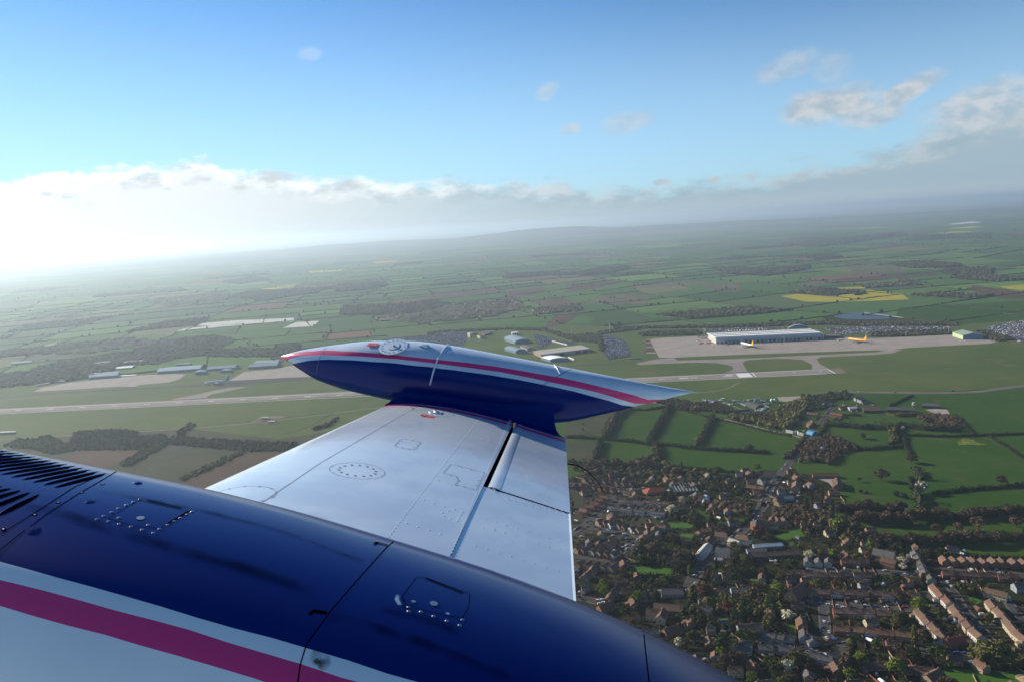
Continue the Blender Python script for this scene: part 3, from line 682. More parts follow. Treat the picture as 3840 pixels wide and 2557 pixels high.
# ---- farmland split into fields
rnd = random.Random(11)
AIRG = [(p.x, p.y) for p in gpoly(AIR)]; NEARG = [(p.x, p.y) for p in (P(*q) for q in NEAR[:-3])] + [(1400, 300), (0, 100), (-1400, 300)]
FV, FF, FC, HEDGES, WOODS = [], [], [], [], []
PAL = [((.055, .115, .032), 24), ((.045, .092, .030), 20), ((.075, .140, .036), 16), ((.10, .175, .042), 8), ((.065, .105, .040), 15), ((.12, .12, .062), 6), ((.125, .075, .052), 3), ((.09, .065, .045), 2), ((.36, .31, .02), 2.0), ((.04, .042, .028), 5)]
def warp(p): 
    q = Vector((p[0]/1500, p[1]/1500, .7)); n_ = noise.noise_vector(q); q2 = Vector((p[0]/420, p[1]/420, 5.7)); n2_ = noise.noise_vector(q2)
    return (p[0]+n_.x*190+n2_.x*34, p[1]+n_.y*190+n2_.y*34)
def visible(p):
    a = math.degrees(math.atan2(p[0], p[1])); return p[1] > 300 and -37 < a < 37
def split(q, lvl=0):
    c = (sum(p[0] for p in q)/4, sum(p[1] for p in q)/4); d = math.hypot(*c)
    ar = abs(sum(q[i][0]*q[(i+1) % 4][1]-q[(i+1) % 4][0]*q[i][1] for i in range(4)))/2
    lim = (5.0e4+1.9e5*rnd.random()**2.0)*(1+max(0, d-3000)/5200)
    if ar < lim or lvl > 14:
        cw = warp(c)
        if not visible(cw) and not any(visible(warp(p)) for p in q): return
        ins = [(p[0]+(c[0]-p[0])*.012, p[1]+(c[1]-p[1])*.012) for p in q]; pts = []
        for i in range(4):
            for s_ in range(5):
                a, b_ = ins[i], ins[(i+1) % 4]; pts.append(warp((a[0]+(b_[0]-a[0])*s_/5, a[1]+(b_[1]-a[1])*s_/5)))
        if pip(cw, AIRG) or pip(cw, NEARG): return
        tot = sum(k for _, k in PAL); v = rnd.random()*tot
        for col, k in PAL:
            v -= k
            if v <= 0: break
        j = .80+.28*rnd.random(); wood = col[0] == .04
        if col[0] > .3 and (ar > 1.2e5 or d < 5200): col = PAL[rnd.randrange(5)][0]
        base = len(FV); FV.extend((x, y, ridge_h(x, y)+.25+(.0 if d < 6500 else 2.0)) for x, y in pts); FF.append(tuple(range(base, base+20))); FC.append((col[0]*j*1.04, col[1]*j, col[2]*j*.95, 1))
        if wood and d < 9000: WOODS.append(pts)
        return
    l0 = math.dist(q[0], q[1])+math.dist(q[2], q[3]); l1 = math.dist(q[1], q[2])+math.dist(q[3], q[0])
    if l0 < l1: q = q[1:]+q[:1]
    s0 = .36+.28*rnd.random(); s1 = min(.7, max(.3, s0+.16*(rnd.random()-.5)))
    m0 = (q[0][0]+(q[1][0]-q[0][0])*s0, q[0][1]+(q[1][1]-q[0][1])*s0); m1 = (q[3][0]+(q[2][0]-q[3][0])*s1, q[3][1]+(q[2][1]-q[3][1])*s1)
    if lvl > 3: HEDGES.append((m0, m1))
    split([q[0], m0, m1, q[3]], lvl+1); split([m0, q[1], q[2], m1], lvl+1)
ca, sa = math.cos(.32), math.sin(.32)
split([(x*ca-y*sa, x*sa+y*ca) for x, y in ((-9000, -2500), (15000, -2500), (15000, 15500), (-9000, 15500))])
fm_ = bpy.data.materials.new('field_crops'); fm_.use_nodes = True; t = NT(fm_.node_tree); t.n.clear()
b = t.new('ShaderNodeBsdfPrincipled'); o = t.new('ShaderNodeOutputMaterial'); t.l.new(b.outputs[0], o.inputs[0]); b.inputs['Roughness'].default_value = 1; b.inputs['Specular IOR Level'].default_value = .03
at = t.new('ShaderNodeAttribute', attribute_name='Col').outputs[0]; geo = t.new('ShaderNodeNewGeometry').outputs['Position']
mpn = t.new('ShaderNodeMapping'); t.put(mpn.inputs[0], geo); mpn.inputs['Rotation'].default_value = (0, 0, .7); mpn.inputs['Scale'].default_value = (.004, .07, .01); tram = mpn.outputs[0]
hs = t.new('ShaderNodeHueSaturation'); t.put(hs.inputs['Color'], at); t.put(hs.inputs['Value'], t.M('ADD', t.M('MULTIPLY', t.noise(geo, .008, 5, .65), .6), t.M('MULTIPLY_ADD', t.noise(tram, 1.0, 2, .5), .16, .62)))
t.put(hs.inputs['Hue'], t.M('ADD', t.M('MULTIPLY', t.noise(geo, .003, 3, .5), .05), .475)); t.put(b.inputs['Base Color'], hs.outputs[0])
me = mesh('fields', FV, FF); ca_ = me.color_attributes.new('Col', 'FLOAT_COLOR', 'CORNER')
for p in me.polygons:
    for li in p.loop_indices: ca_.data[li].color = FC[p.index]
struct(obj('fields', me, None, [fm_]))

# ---- foliage
def leaf_mat(name, c1, c2, objr=.25):
    return mat(name, c1, .9, spec=.05, var=c2, vscale=.16, rand=.45, objrand=objr, detail=3)
LEAF = {'bare': leaf_mat('bare_twigs', (.085, .060, .034), (.11, .075, .042)), 'green': leaf_mat('green_leaf', (.040, .062, .016), (.058, .075, .022)), 'lime': leaf_mat('lime_leaf', (.115, .155, .018), (.14, .17, .028)),
        'olive': leaf_mat('olive_leaf', (.085, .088, .024), (.12, .11, .035)), 'conifer': leaf_mat('conifer_needles', (.014, .024, .012), (.022, .032, .014)), 'blossom': leaf_mat('blossom', (.58, .53, .38), (.42, .40, .24)),
        'red': leaf_mat('copper_leaf', (.13, .045, .028), (.10, .05, .03)), 'hedge': leaf_mat('hedge_leaf', (.030, .042, .014), (.045, .048, .02)), 'brown': leaf_mat('brown_hedge', (.078, .060, .032), (.064, .058, .026))}
M_BARK = mat('bark', (.06, .045, .032), .95)
M_WOODC = mat('wood_canopy', (.085, .074, .046), .95, spec=.03, var=(.062, .066, .030), vscale=.05, rand=.4)
M_HEDGEF = mat('far_hedge', (.050, .062, .028), .95, spec=.03, var=(.062, .060, .036), vscale=.02, rand=.35)
rr = random.Random(5)
def leafcloud(vs, fs, c, rad, n, size, rg):
    """n little leaf-clump faces spread through an ellipsoid"""
    for _ in range(n):
        u = Vector((rg.gauss(0, 1), rg.gauss(0, 1), rg.gauss(0, 1))).normalized(); k = rg.random()**.38
        p = Vector((c[0]+u.x*rad[0]*k, c[1]+u.y*rad[1]*k, c[2]+u.z*rad[2]*k))
        nrm = (u+Vector((rg.gauss(0, .6), rg.gauss(0, .6), rg.gauss(0, .6)))).normalized(); a = nrm.orthogonal().normalized(); b_ = nrm.cross(a); s_ = size*(.6+.8*rg.random())
        an = rg.random()*6.28; a2 = a*math.cos(an)+b_*math.sin(an); b2 = nrm.cross(a2); q = len(vs)
        vs += [tuple(p-a2*s_*.5-b2*s_*.35), tuple(p+a2*s_*.5-b2*s_*.3), tuple(p+a2*s_*.35+b2*s_*.45), tuple(p-a2*s_*.4+b2*s_*.4)]; fs.append((q, q+1, q+2, q+3))
def crown_mesh(kind, seed):
    rg = random.Random(seed); vs, fs = [], []   # unit tree: 10 m tall
    if kind == 'column':
        for i in range(9):
            z = 1.2+i*.98; r = 1.15*math.sin(math.pi*(.12+.83*i/8.5))**.8+.15; leafcloud(vs, fs, (rg.gauss(0, .1), rg.gauss(0, .1), z), (r, r, .8), 75, .6, rg)
    elif kind == 'cone':
        for i in range(8):
            z = 1.3+i*1.1; r = 2.5*(1-i/8.4)+.2; leafcloud(vs, fs, (rg.gauss(0, .15), rg.gauss(0, .15), z), (r, r, .75), int(40+90*(1-i/8)), .7, rg)
    elif kind == 'bush':
        for i in range(7):
            a = rg.random()*6.28; d = rg.random()*3; leafcloud(vs, fs, (d*math.cos(a), d*math.sin(a), 3.4+rg.random()*2.6), (3.4, 3.2, 3.0), 80, 1.1, rg)
    else:
        n = 13
        for i in range(n):
            a = i*2.4+rg.random(); d = 3.5*math.sqrt((i+.3)/n)*(.8+.4*rg.random()); z = 5.3+1.1*(rg.random()-.5)+2.4*math.cos(d/3.3*1.5)*(.4+.6*rg.random())-(1.2 if rg.random() < .3 else 0)
            r = .85+1.15*rg.random(); leafcloud(vs, fs, (d*math.cos(a), d*math.sin(a), z), (r, r, r*.85), 62 if kind == 'round' else 44, .72 if kind == 'round' else .6, rg)
        leafcloud(vs, fs, (0, 0, 4.7), (3.3, 3.3, 2.9), 170 if kind == 'round' else 90, .8, rg)
    return mesh('crown', vs, fs)
def trunk_mesh(seed, kind):
    rg = random.Random(seed); mb = MB(); hh = 6.5 if kind in ('round', 'open') else (2.2 if kind in ('bush',) else 8.5)
    mb.tube([(0, 0, -.2), (.05, 0, hh*.35), (0, .06, hh)], [.32, .24, .07], 6)
    if kind in ('round', 'open'):
        for i in range(6):
            a = i*1.05+rg.random()*.5; z = 2.6+.5*i; mb.tube([(0, 0, z), (1.2*math.cos(a), 1.2*math.sin(a), z+1.3), (2.4*math.cos(a), 2.4*math.sin(a), z+2.4)], [.13, .09, .03], 4)
    return mesh('trunk', mb.v, mb.f)
CROWN = {}; TRUNK = {}
for kd in ('round', 'open', 'column', 'cone', 'bush'):
    CROWN[kd] = [crown_mesh(kd, 10+i) for i in range(4 if kd in ('round', 'open') else 2)]; TRUNK[kd] = [trunk_mesh(3, kd)]
CM = {}
NTREE = [0]
def tree(px, py, kind='green', hgt=9.0, form='round', wid=1.0, label=None, group=None, name=None, pos=None, cat='tree'):
    p = pos if pos is not None else P(px, py); i = rr.randrange(len(CROWN[form])); key = (form, i, kind)
    if key not in CM: me = CROWN[form][i].copy(); me.materials.append(LEAF[kind]); CM[key] = me
    if not TRUNK[form][0].materials: TRUNK[form][0].materials.append(M_BARK)
    nm = name or {'conifer': 'conifer_tree', 'blossom': 'blossom_tree', 'bare': 'bare_tree', 'lime': 'lime_green_tree', 'red': 'copper_tree'}.get(kind, 'broadleaf_tree')
    if form == 'bush' and not name: nm = 'bush'
    r = empty(nm, (p[0], p[1], 0), rr.random()*6.28); s_ = hgt/10*1.08; r.scale = (s_*wid, s_*wid, s_)
    c = obj('crown', CM[key], r); tr = obj('trunk', TRUNK[form][0], r)
    tag(r, label or 'tree', cat, group); NTREE[0] += 1; return r
def canopy(name, poly, cell, hmin, hmax, mt, label, cat='woodland', leafy=0, seed=1, pos=None, maxn=2500, zf=None, kind='stuff', group=None):
    """many small tree domes packed inside a ground polygon: one mass"""
    rg = random.Random(seed); g = pos if pos is not None else [(p.x, p.y) for p in (P(*q) for q in poly)]
    x0, x1 = min(p[0] for p in g), max(p[0] for p in g); y0, y1 = min(p[1] for p in g), max(p[1] for p in g); vs, fs = [], []; n = 0
    ar = abs(sum(g[i][0]*g[(i+1) % len(g)][1]-g[(i+1) % len(g)][0]*g[i][1] for i in range(len(g))))/2; cell = max(cell, math.sqrt(ar/maxn))
    yy = y0
    while yy < y1:
        xx = x0
        while xx < x1:
            x, y = xx+rg.random()*cell*.9, yy+rg.random()*cell*.9; xx += cell
            if not pip((x, y), g): continue
            h = hmin+(hmax-hmin)*rg.random()*(.6+.4*noise.noise(Vector((x/40, y/40, 0)))); r = cell*((.5 if not leafy else .36)+.3*rg.random()); zb = ridge_h(x, y) if zf is None else 0; q = len(vs); k = 6
            for (zr, rf) in ((0, .75), (h*.55, 1.0), (h*.86, .6)):
                a0 = rg.random()*6.28
                for j in range(k): a = a0+j*6.283/k; e = .8+.4*rg.random(); vs.append((x+math.cos(a)*r*rf*e, y+math.sin(a)*r*rf*e, zb+zr*(.9+.2*rg.random())))
            vs.append((x, y, zb+h))
            for l_ in range(2):
                for j in range(k): fs.append((q+l_*k+j, q+l_*k+(j+1) % k, q+(l_+1)*k+(j+1) % k, q+(l_+1)*k+j))
            for j in range(k): fs.append((q+2*k+j, q+2*k+(j+1) % k, q+3*k))
            if leafy: leafcloud(vs, fs, (x, y, h*.62), (r*1.5, r*1.5, h*.5), int(leafy*1.6), 1.1, rg)
            n += 1
        yy += cell
    if not n: return None
    return tag(obj(name, mesh(name, vs, fs), None, [mt]), label, cat, group, kind)
for i, pts in enumerate(WOODS):
    canopy('woodland', None, 15, 7, 14, M_WOODC, 'dark leafless wood among the far fields', seed=i, group='woods among the far fields', pos=pts, maxn=420, kind='stuff')
# far hedges and field trees, all in one network
hv, hf = [], []; rg = random.Random(3); nh = 0
for a, b_ in HEDGES:
    n = max(2, int(math.dist(a, b_)/26)); prev = None
    for i in range(n+1):
        p = warp((a[0]+(b_[0]-a[0])*i/n, a[1]+(b_[1]-a[1])*i/n)); d = math.hypot(*p)
        if not visible(p) or d > 9500 or pip(p, AIRG) or pip(p, NEARG): prev = None; continue
        z = ridge_h(*p); hh = (1.7+2.0*rg.random())*(1 if d < 4500 else 1.4); ww = (1.3+1.3*rg.random())*(1 if d < 4500 else 1.8)
        if prev is not None:
            q = Vector((p[0]-prev[0][0], p[1]-prev[0][1], 0)); 
            if q.length > 1:
                s_ = Vector((q.y, -q.x, 0)).normalized(); bq = len(hv)
                for (pp, h_, w_, z_) in ((prev[0], prev[1], prev[2], prev[3]), (p, hh, ww, z)):
                    for o_, zz in ((-1, 0), (-.9, .7), (-.1, 1), (.8, .75), (1, 0)): hv.append((pp[0]+s_.x*w_*o_, pp[1]+s_.y*w_*o_, z_+zz*h_))
                for k in range(4): hf.append((bq+k, bq+k+1, bq+k+6, bq+k+5))
        if rg.random() < (.16 if d < 5000 else .10):
            r = 3.2+3.4*rg.random(); h_ = 7+6*rg.random(); bq = len(hv); ox, oy = rg.gauss(0, 6), rg.gauss(0, 6)
            for (zr, rf) in ((h_*.15, .5), (h_*.5, 1), (h_*.85, .65)):
                for j in range(6): e = .75+.5*rg.random(); hv.append((p[0]+ox+math.cos(j*1.047)*r*rf*e, p[1]+oy+math.sin(j*1.047)*r*rf*e, z+zr))
            hv.append((p[0]+ox, p[1]+oy, z+h_))
            for l_ in range(2):
                for j in range(6): hf.append((bq+l_*6+j, bq+l_*6+(j+1) % 6, bq+(l_+1)*6+(j+1) % 6, bq+(l_+1)*6+j))
            for j in range(6): hf.append((bq+12+j, bq+12+(j+1) % 6, bq+18))
        prev = (p, hh, ww, z)
tag(obj('hedgerows', mesh('hedgerows', hv, hf), None, [M_HEDGEF]), 'dark hedgerows and hedge trees between the far fields', 'hedgerow', None, 'stuff')
E7 = Z(1900, 600, 1.2139); Q5 = Z(0, 550, 1.1775); Q1 = Z(0, 1200, 2.141); Z7 = Z(1600, 1180, 2.944); Z8 = Z(2600, 1200, 3.925); B3 = Z(2300, 1150, 1.529); X1 = Z(3200, 1180, 3.68)
Z1, Z2, Z3, Z4, Z5, Z6 = Z(2100, 1750, 3.92), Z(2150, 2100, 3.92), Z(2550, 1950, 3.92), Z(3400, 2050, 3.093), Z(2600, 1450, 4.71), Z(3000, 1450, 3.925)
B4, B5, B6, B7, B8, X2, X3 = Z(2100, 1450, 2.355), Z(3000, 1450, 2.613), Z(2100, 1750, 2.613), Z(2900, 2000, 2.505), Z(2100, 2150, 2.355), Z(2900, 1750, 2.505), Z(2600, 1750, 4.71)
mp = lambda f_, pts: [f_(*p) for p in pts]
def field(pts, mt, name='field', z=.6): return sheet(name, pts, z, mt)
for f_, pts, mt, nm in ((E7, [(1250, 622), (1345, 607), (1500, 612), (1560, 600), (1650, 592), (1800, 612), (1835, 637), (1700, 642), (1500, 648), (1360, 647)], M_RAPE, 'rape_field'),
    (E7, [(1335, 600), (1345, 592), (1620, 578), (1640, 586), (1520, 594)], M_RAPE, 'rape_field'), (E7, [(2245, 578), (2400, 566), (2400, 598), (2290, 590)], M_RAPE, 'rape_field'),
    (E7, [(550, 588), (700, 565), (870, 552), (970, 565), (800, 572), (640, 582)], M_TAN, 'stubble_field'), (Q5, [(1150, 630), (1210, 620), (1310, 610), (1290, 622), (1200, 632)], M_RAPE, 'rape_field'),
    (Q5, [(975, 565), (1045, 558), (1045, 568), (985, 574)], M_RAPE, 'rape_field'), (Q5, [(860, 582), (960, 566), (945, 576), (870, 586)], M_RAPE, 'rape_field'), (Q5, [(1400, 553), (1510, 545), (1510, 552), (1410, 558)], M_RAPE, 'rape_field'),
    (E7, [(1540, 322), (1640, 308), (1780, 306), (1700, 318), (1600, 324)], M_RAPE, 'rape_field'), (E7, [(1290, 348), (1440, 338), (1440, 343), (1300, 352)], M_RAPE, 'rape_field'), (E7, [(1300, 362), (1460, 352), (1460, 357), (1310, 366)], M_RAPE, 'rape_field'),
    (E7, [(585, 370), (640, 366), (705, 370), (640, 377)], M_RAPE, 'rape_field'),
    (E7, [(2100, 592), (2125, 573), (2290, 592), (2380, 612), (2380, 634), (2240, 630)], M_PLO, 'ploughed_field'), (E7, [(270, 568), (420, 556), (540, 550), (500, 566), (380, 590), (250, 608), (280, 590)], M_PLO, 'ploughed_field'),
    (E7, [(0, 600), (150, 583), (180, 590), (130, 612), (0, 640)], M_PLO, 'ploughed_field'), (E7, [(1560, 500), (1790, 488), (1810, 512), (1580, 530)], M_TAN, 'stubble_field'), (E7, [(1340, 560), (1480, 545), (1490, 562), (1345, 580)], M_TAN, 'stubble_field'),
    (E7, [(1500, 545), (1960, 515), (1960, 525), (1520, 565)], M_PLO, 'ploughed_field'), (E7, [(1690, 392), (1840, 383), (1780, 398)], M_PLO, 'ploughed_field'), (E7, [(1480, 485), (1725, 470), (1730, 485), (1560, 496)], M_TAN, 'stubble_field'),
    (E7, [(890, 574), (1060, 566), (1070, 600), (950, 602)], M_TAN, 'stubble_field'), (E7, [(355, 655), (440, 618), (655, 616), (630, 660)], M_TAN, 'stubble_field'),
    (E7, [(600, 698), (780, 680), (812, 698), (810, 720), (650, 720)], M_LAWN, 'field'), (Z7, [(930, 135), (1130, 20), (1450, -10), (1280, 150)], M_LAWN, 'field'), (Z7, [(440, 158), (960, 60), (1000, 70), (925, 130)], M_LAWN, 'field'),
    (Z7, [(1285, 150), (1450, -5), (1680, 0), (1600, 60), (1450, 130)], M_PLO, 'ploughed_field'), (Z7, [(1470, 110), (1700, 10), (1860, 40), (1790, 100)], M_LAWN, 'field'),
    (Q1, [(1415, 88), (1500, 68), (1600, 58), (1960, 28), (1980, 42), (1700, 66), (1480, 88)], M_FLEECE, 'fleece_field'), (Q1, [(1585, 48), (1600, 30), (1900, 5), (2150, -5), (2360, -15), (2360, 10), (2080, 28), (1700, 50)], M_FLEECE, 'fleece_field'),
    (Q1, [(2270, 66), (2380, 20), (2560, 8), (2520, 52)], M_FLEECE, 'fleece_field'),
    (Q1, [(730, 190), (960, 125), (1240, 115), (1335, 122), (1330, 150), (1100, 180), (860, 210)], M_LAWN, 'field'), (Q1, [(870, 215), (1250, 172), (1180, 215), (1060, 245), (800, 250)], M_LAWN, 'field'),
    (Q1, [(1380, 108), (1640, 78), (1740, 78), (2300, 35), (2300, 55), (1740, 100), (1730, 125), (1400, 135)], M_LAWN, 'field'), (Q1, [(1550, 170), (1760, 130), (2340, 70), (2000, 150), (1900, 160)], M_LAWN, 'field'),
    (Q1, [(1760, 240), (1950, 165), (2500, 90), (2560, 120), (2200, 220)], M_LAWN, 'field'), (Q1, [(60, 310), (600, 255), (690, 262), (560, 295), (300, 330)], M_ROUGH, 'field'),
    (B3, [(1620, 60), (1640, 5), (2560, -40), (2560, 60), (2100, 95), (1850, 105)], M_PAST, 'field'), (B3, [(410, 50), (430, 10), (590, 10), (595, 50)], M_PAST, 'field'), (B3, [(620, 90), (860, 62), (1180, 55), (1240, 90), (700, 105)], M_LAWN, 'field'),
    (E7, [(2010, 295), (2100, 283), (2200, 280), (2150, 292), (2050, 298)], M_FLEECE, 'fleece_field')):
    far = max(p.y for p in gpoly(mp(f_, pts))); field(mp(f_, pts), mt, nm, .8 if far < 6500 else 4.0)
sheet('lake', mp(B3, [(1265, 55), (1330, 40), (1410, 35), (1500, 38), (1640, 62), (1580, 72), (1440, 76), (1320, 72)]), 1.0, M_POND, True)
road('path', mp(B3, [(1440, 38), (1540, 50), (1660, 66)]), 9, 1.2, M_FLEECE)
# ---- woods
for i, (f_, pts) in enumerate(((E7, [(320, 515), (420, 492), (540, 485), (560, 495), (480, 515), (340, 528)]), (E7, [(930, 490), (1180, 500), (1380, 482), (1380, 498), (1180, 530), (1000, 520)]), (E7, [(1760, 470), (1900, 462), (2065, 478), (2060, 490), (1850, 494), (1770, 485)]),
    (E7, [(1970, 505), (2100, 495), (2215, 500), (2210, 522), (2090, 535), (1990, 522)]), (Q5, [(1480, 640), (1500, 612), (1700, 598), (1710, 618), (1600, 635)]), (Q5, [(1000, 665), (1100, 640), (1350, 632), (1370, 650), (1180, 680)]),
    (Q5, [(1500, 745), (1520, 705), (1800, 700), (1900, 680), (2000, 700), (1800, 745)]), (E7, [(1340, 440), (1500, 430), (1530, 445), (1400, 455)]), (E7, [(1250, 385), (1800, 330), (1820, 350), (1400, 400)]), (E7, [(1850, 350), (2200, 338), (2200, 360), (1900, 362)]),
    (E7, [(1540, 606), (1565, 596), (1630, 608), (1600, 620)]), (E7, [(0, 540), (0, 520), (240, 510), (240, 522)]), (Q5, [(980, 600), (1120, 575), (1200, 590), (1060, 610)]))):
    canopy('woodland', mp(f_, pts), 13, 8, 15, M_WOODC, 'dark leafless wood standing in the distant farmland', group='woods in the distance', seed=40+i, maxn=900)
for i, (f_, pts, lb) in enumerate(((Q1, [(250, 400), (320, 370), (700, 300), (1060, 250), (1260, 175), (1500, 145), (1720, 125), (1900, 160), (1760, 235), (1950, 232), (2200, 235), (2300, 190), (2420, 200), (2400, 250), (2200, 295), (1830, 300), (1500, 285), (1260, 360), (900, 360), (600, 410), (300, 440)], 'wide dark heath and scrub behind the left hangars'),
    (B3, [(145, 160), (200, 145), (480, 138), (515, 158), (420, 166), (160, 172)], 'low dark plantation left of the cargo hangar'), (B3, [(1480, 172), (1500, 150), (1700, 142), (1930, 136), (1935, 160), (1600, 175)], 'long dark tree belt behind the apron'),
    (B3, [(2060, 150), (2130, 140), (2300, 190), (2200, 200), (2100, 178)], 'tree belt right of the green shed'), (Z7, [(0, 205), (200, 180), (930, 150), (1300, 150), (1400, 190), (1640, 240), (1900, 225), (1900, 190), (2355, 150), (2355, 168), (1950, 215), (1820, 290), (1640, 300), (1280, 180), (900, 168), (200, 196), (0, 220)], 'long tree belt along the far side of the airport'),
    (Z7, [(1640, 235), (1800, 215), (1930, 240), (1960, 380), (1930, 420), (1900, 320), (1740, 300)], 'scrubby trees between the car parks'), (B3, [(0, 130), (0, 118), (500, 112), (1230, 85), (1900, 100), (2000, 110), (1400, 112), (1240, 105), (600, 122)], 'tree belt behind the cargo hangar'))):
    canopy('woodland', mp(f_, pts), 8.5, 4, 9, M_WOODC, lb, seed=80+i, maxn=2600)

def far_village(poly, n, seed, label):
    rg = random.Random(seed); g = [(p.x, p.y) for p in gpoly(poly)]; xa, xb = min(p[0] for p in g), max(p[0] for p in g); ya, yb = min(p[1] for p in g), max(p[1] for p in g); mb = MB(); k = 0
    while k < n:
        x, y = xa+(xb-xa)*rg.random(), ya+(yb-ya)*rg.random()
        if not pip((x, y), g): continue
        k += 1; rz = rg.choice((.3, .4, 1.9, .35)); w_, d_ = 9+9*rg.random(), 7+3*rg.random(); mb.box((x, y, 2.6), (w_, d_, 5.4), rg.randrange(2), rz); mb.box((x, y, 6.4), (w_+.6, d_*.95, 2.4), 2+rg.randrange(2), rz, .45)
    return tag(mb.build('distant_houses', FARH), label, 'houses', None, 'stuff')
FARH = [mat('far_wall_pale', (.40, .36, .30)), mat('far_wall_brick', (.20, .11, .08)), mat('far_roof_brown', (.12, .08, .06)), mat('far_roof_slate', (.09, .09, .095))]
for i, (pts, n, lb) in enumerate((([(860, 735), (930, 708), (1040, 700), (1180, 688), (1215, 708), (1120, 730), (960, 745)], 340, 'distant village among trees above the tip tank'), ([(1225, 712), (1330, 700), (1340, 716), (1240, 724)], 60, 'distant hamlet right of the village above the tank'),
    ([(330, 690), (520, 672), (560, 684), (380, 705)], 70, 'hazy distant hamlet at the left'), ([(1980, 655), (2110, 648), (2120, 656), (1990, 664)], 40, 'distant farm cluster right of the yellow field'), ([(0, 812), (110, 795), (300, 778), (420, 790), (180, 815)], 120, 'hazy houses behind the left airfield buildings'))):
    far_village([D(*p) for p in pts], n, 60+i, lb); canopy('woodland', [D(*p) for p in pts], 20, 5, 10, M_WOODC, 'trees growing through the '+lb, seed=160+i, maxn=160)
# ---- airfield
sheet('airfield_grass', AIR, .35, M_GRASS)
road('runway', [D(-400, 970), D(0, 945), D(410, 925), D(820, 904), D(1000, 896), D(1500, 872), D(1730, 861.5), D(1910, 853.5)], 52, .55, M_RUN, smoothed=False)
def taxi(name, f_, pts, wid, mt=None, z=.5): return road(name, mp(f_, pts), wid, z, mt or M_RUN)
sheet('apron', mp(B3, [(205, 185), (478, 170), (700, 178), (1200, 172), (1500, 182), (1940, 162), (2100, 182), (2230, 195), (2160, 212), (1700, 236), (1620, 244), (1600, 252), (1500, 250), (1250, 258), (700, 276), (345, 292), (262, 292), (250, 270)]), .5, M_CONC)
sheet('taxiway', mp(B3, [(130, 325), (240, 302), (345, 292), (370, 308), (690, 300), (1100, 280), (1500, 262), (1560, 250), (1660, 244), (1600, 268), (1500, 276), (1190, 290), (1165, 300), (1185, 330), (1240, 356), (1140, 360), (1138, 330), (1080, 305), (1000, 298), (860, 300), (760, 308), (742, 325), (770, 372), (640, 378), (688, 360), (680, 340), (600, 324), (480, 320), (300, 326), (150, 334)]), .46, M_RUN)
for nm, pts in (('stand', [(195, 184), (225, 184), (222, 189), (190, 189)]), ('stand', [(190, 206), (225, 206), (222, 210), (188, 210)]), ('stand', [(188, 231), (232, 231), (232, 236), (186, 236)]), ('stand', [(190, 262), (242, 262), (244, 268), (190, 268)])):
    sheet(nm, mp(B3, pts), .5, M_CONC)
sheet('bare_earth', mp(B3, [(190, 190), (225, 190), (250, 262), (235, 275), (185, 268)]), .42, M_PLO)
sheet('airfield_path', mp(Z7, [(1550, 560), (2355, 528), (2355, 538), (1560, 572)]), .45, M_ASPH)
for q in range(3):     # piano keys, threshold bar and touchdown marks
    pass
def mark(f_, pts): return sheet('runway_marking', mp(f_, pts), .68, M_MARK)
mark(B3, [(700, 382), (776, 378), (800, 402), (722, 406)]); mark(B3, [(790, 378), (797, 377.6), (822, 401), (814, 401.4)])
mark(B3, [(370, 400), (422, 397.5), (424, 400.5), (372, 403)]); mark(B3, [(378, 410), (430, 407.5), (432, 410.5), (380, 413)]); mark(B3, [(640, 391), (680, 389), (684, 392), (644, 394)]); mark(B3, [(648, 398), (682, 396.4), (684, 399), (650, 400.6)])
mark(B3, [(1225, 358), (1232, 357.5), (1278, 383), (1270, 383.5)]); mark(B3, [(1028, 378), (1045, 377.4), (1046, 379), (1029, 379.8)]); mark(B3, [(1180, 371), (1197, 370.4), (1198, 372), (1181, 372.8)])
for q in range(24): x = -40+q*74; y0 = 945+(x-0)*(-83.5/1730); mark(D, [(x, y0+.4), (x+15, y0-.35), (x+15.4, y0+.35), (x+.4, y0+1.1)])
for s_ in (-1, 1):
    mark(D, [(-300, 961.5+s_*4.6), (1900, 854.2+s_*5.2), (1900, 854.7+s_*5.2), (-300, 962+s_*4.6)])
sheet('bare_earth', mp(B3, [(1245, 358), (1300, 352), (1345, 380), (1285, 384)]), .44, M_TRACK)
# left airfield
sheet('apron', mp(Q1, [(270, 575), (330, 545), (560, 500), (720, 485), (800, 470), (960, 450), (1400, 432), (1490, 438), (1440, 475), (1350, 500), (1120, 520), (1080, 535), (960, 532), (600, 555)]), .5, M_CONC)
sheet('apron', mp(Q1, [(1840, 487), (1960, 415), (2200, 395), (2520, 330), (2700, 330), (2700, 445), (2300, 462), (1990, 478)]), .5, M_CONC)
sheet('taxiway', mp(Q1, [(-200, 640), (0, 620), (250, 600), (280, 572), (320, 590), (960, 548), (1080, 533), (1120, 545), (1600, 515), (1720, 505), (1990, 480), (2300, 462), (2700, 440), (2700, 465), (2300, 492), (1900, 530), (1700, 530), (1000, 562), (300, 606), (-200, 650)]), .48, M_ASPH)
sheet('taxiway', mp(Q1, [(1380, 634), (1560, 600), (1740, 560), (1860, 540), (1985, 535), (1850, 565), (1700, 595), (1655, 615), (1680, 622), (1400, 640)]), .47, M_RUN)
for pts, wd in (([(0, 1010), (500, 980), (850, 940), (1000, 925)], 7), ([(500, 975), (640, 962), (760, 950)], 5), ([(640, 1000), (700, 985), (765, 950)], 5), ([(980, 925), (1300, 905), (1620, 902), (1700, 880)], 6)):
    road('track', mp(D, pts), wd, .5, M_TRACK if wd > 5 else M_ROUGH)
sheet('bare_earth', mp(D, [(575, 970), (600, 958), (660, 957), (640, 966), (610, 974)]), .5, M_TRACK)
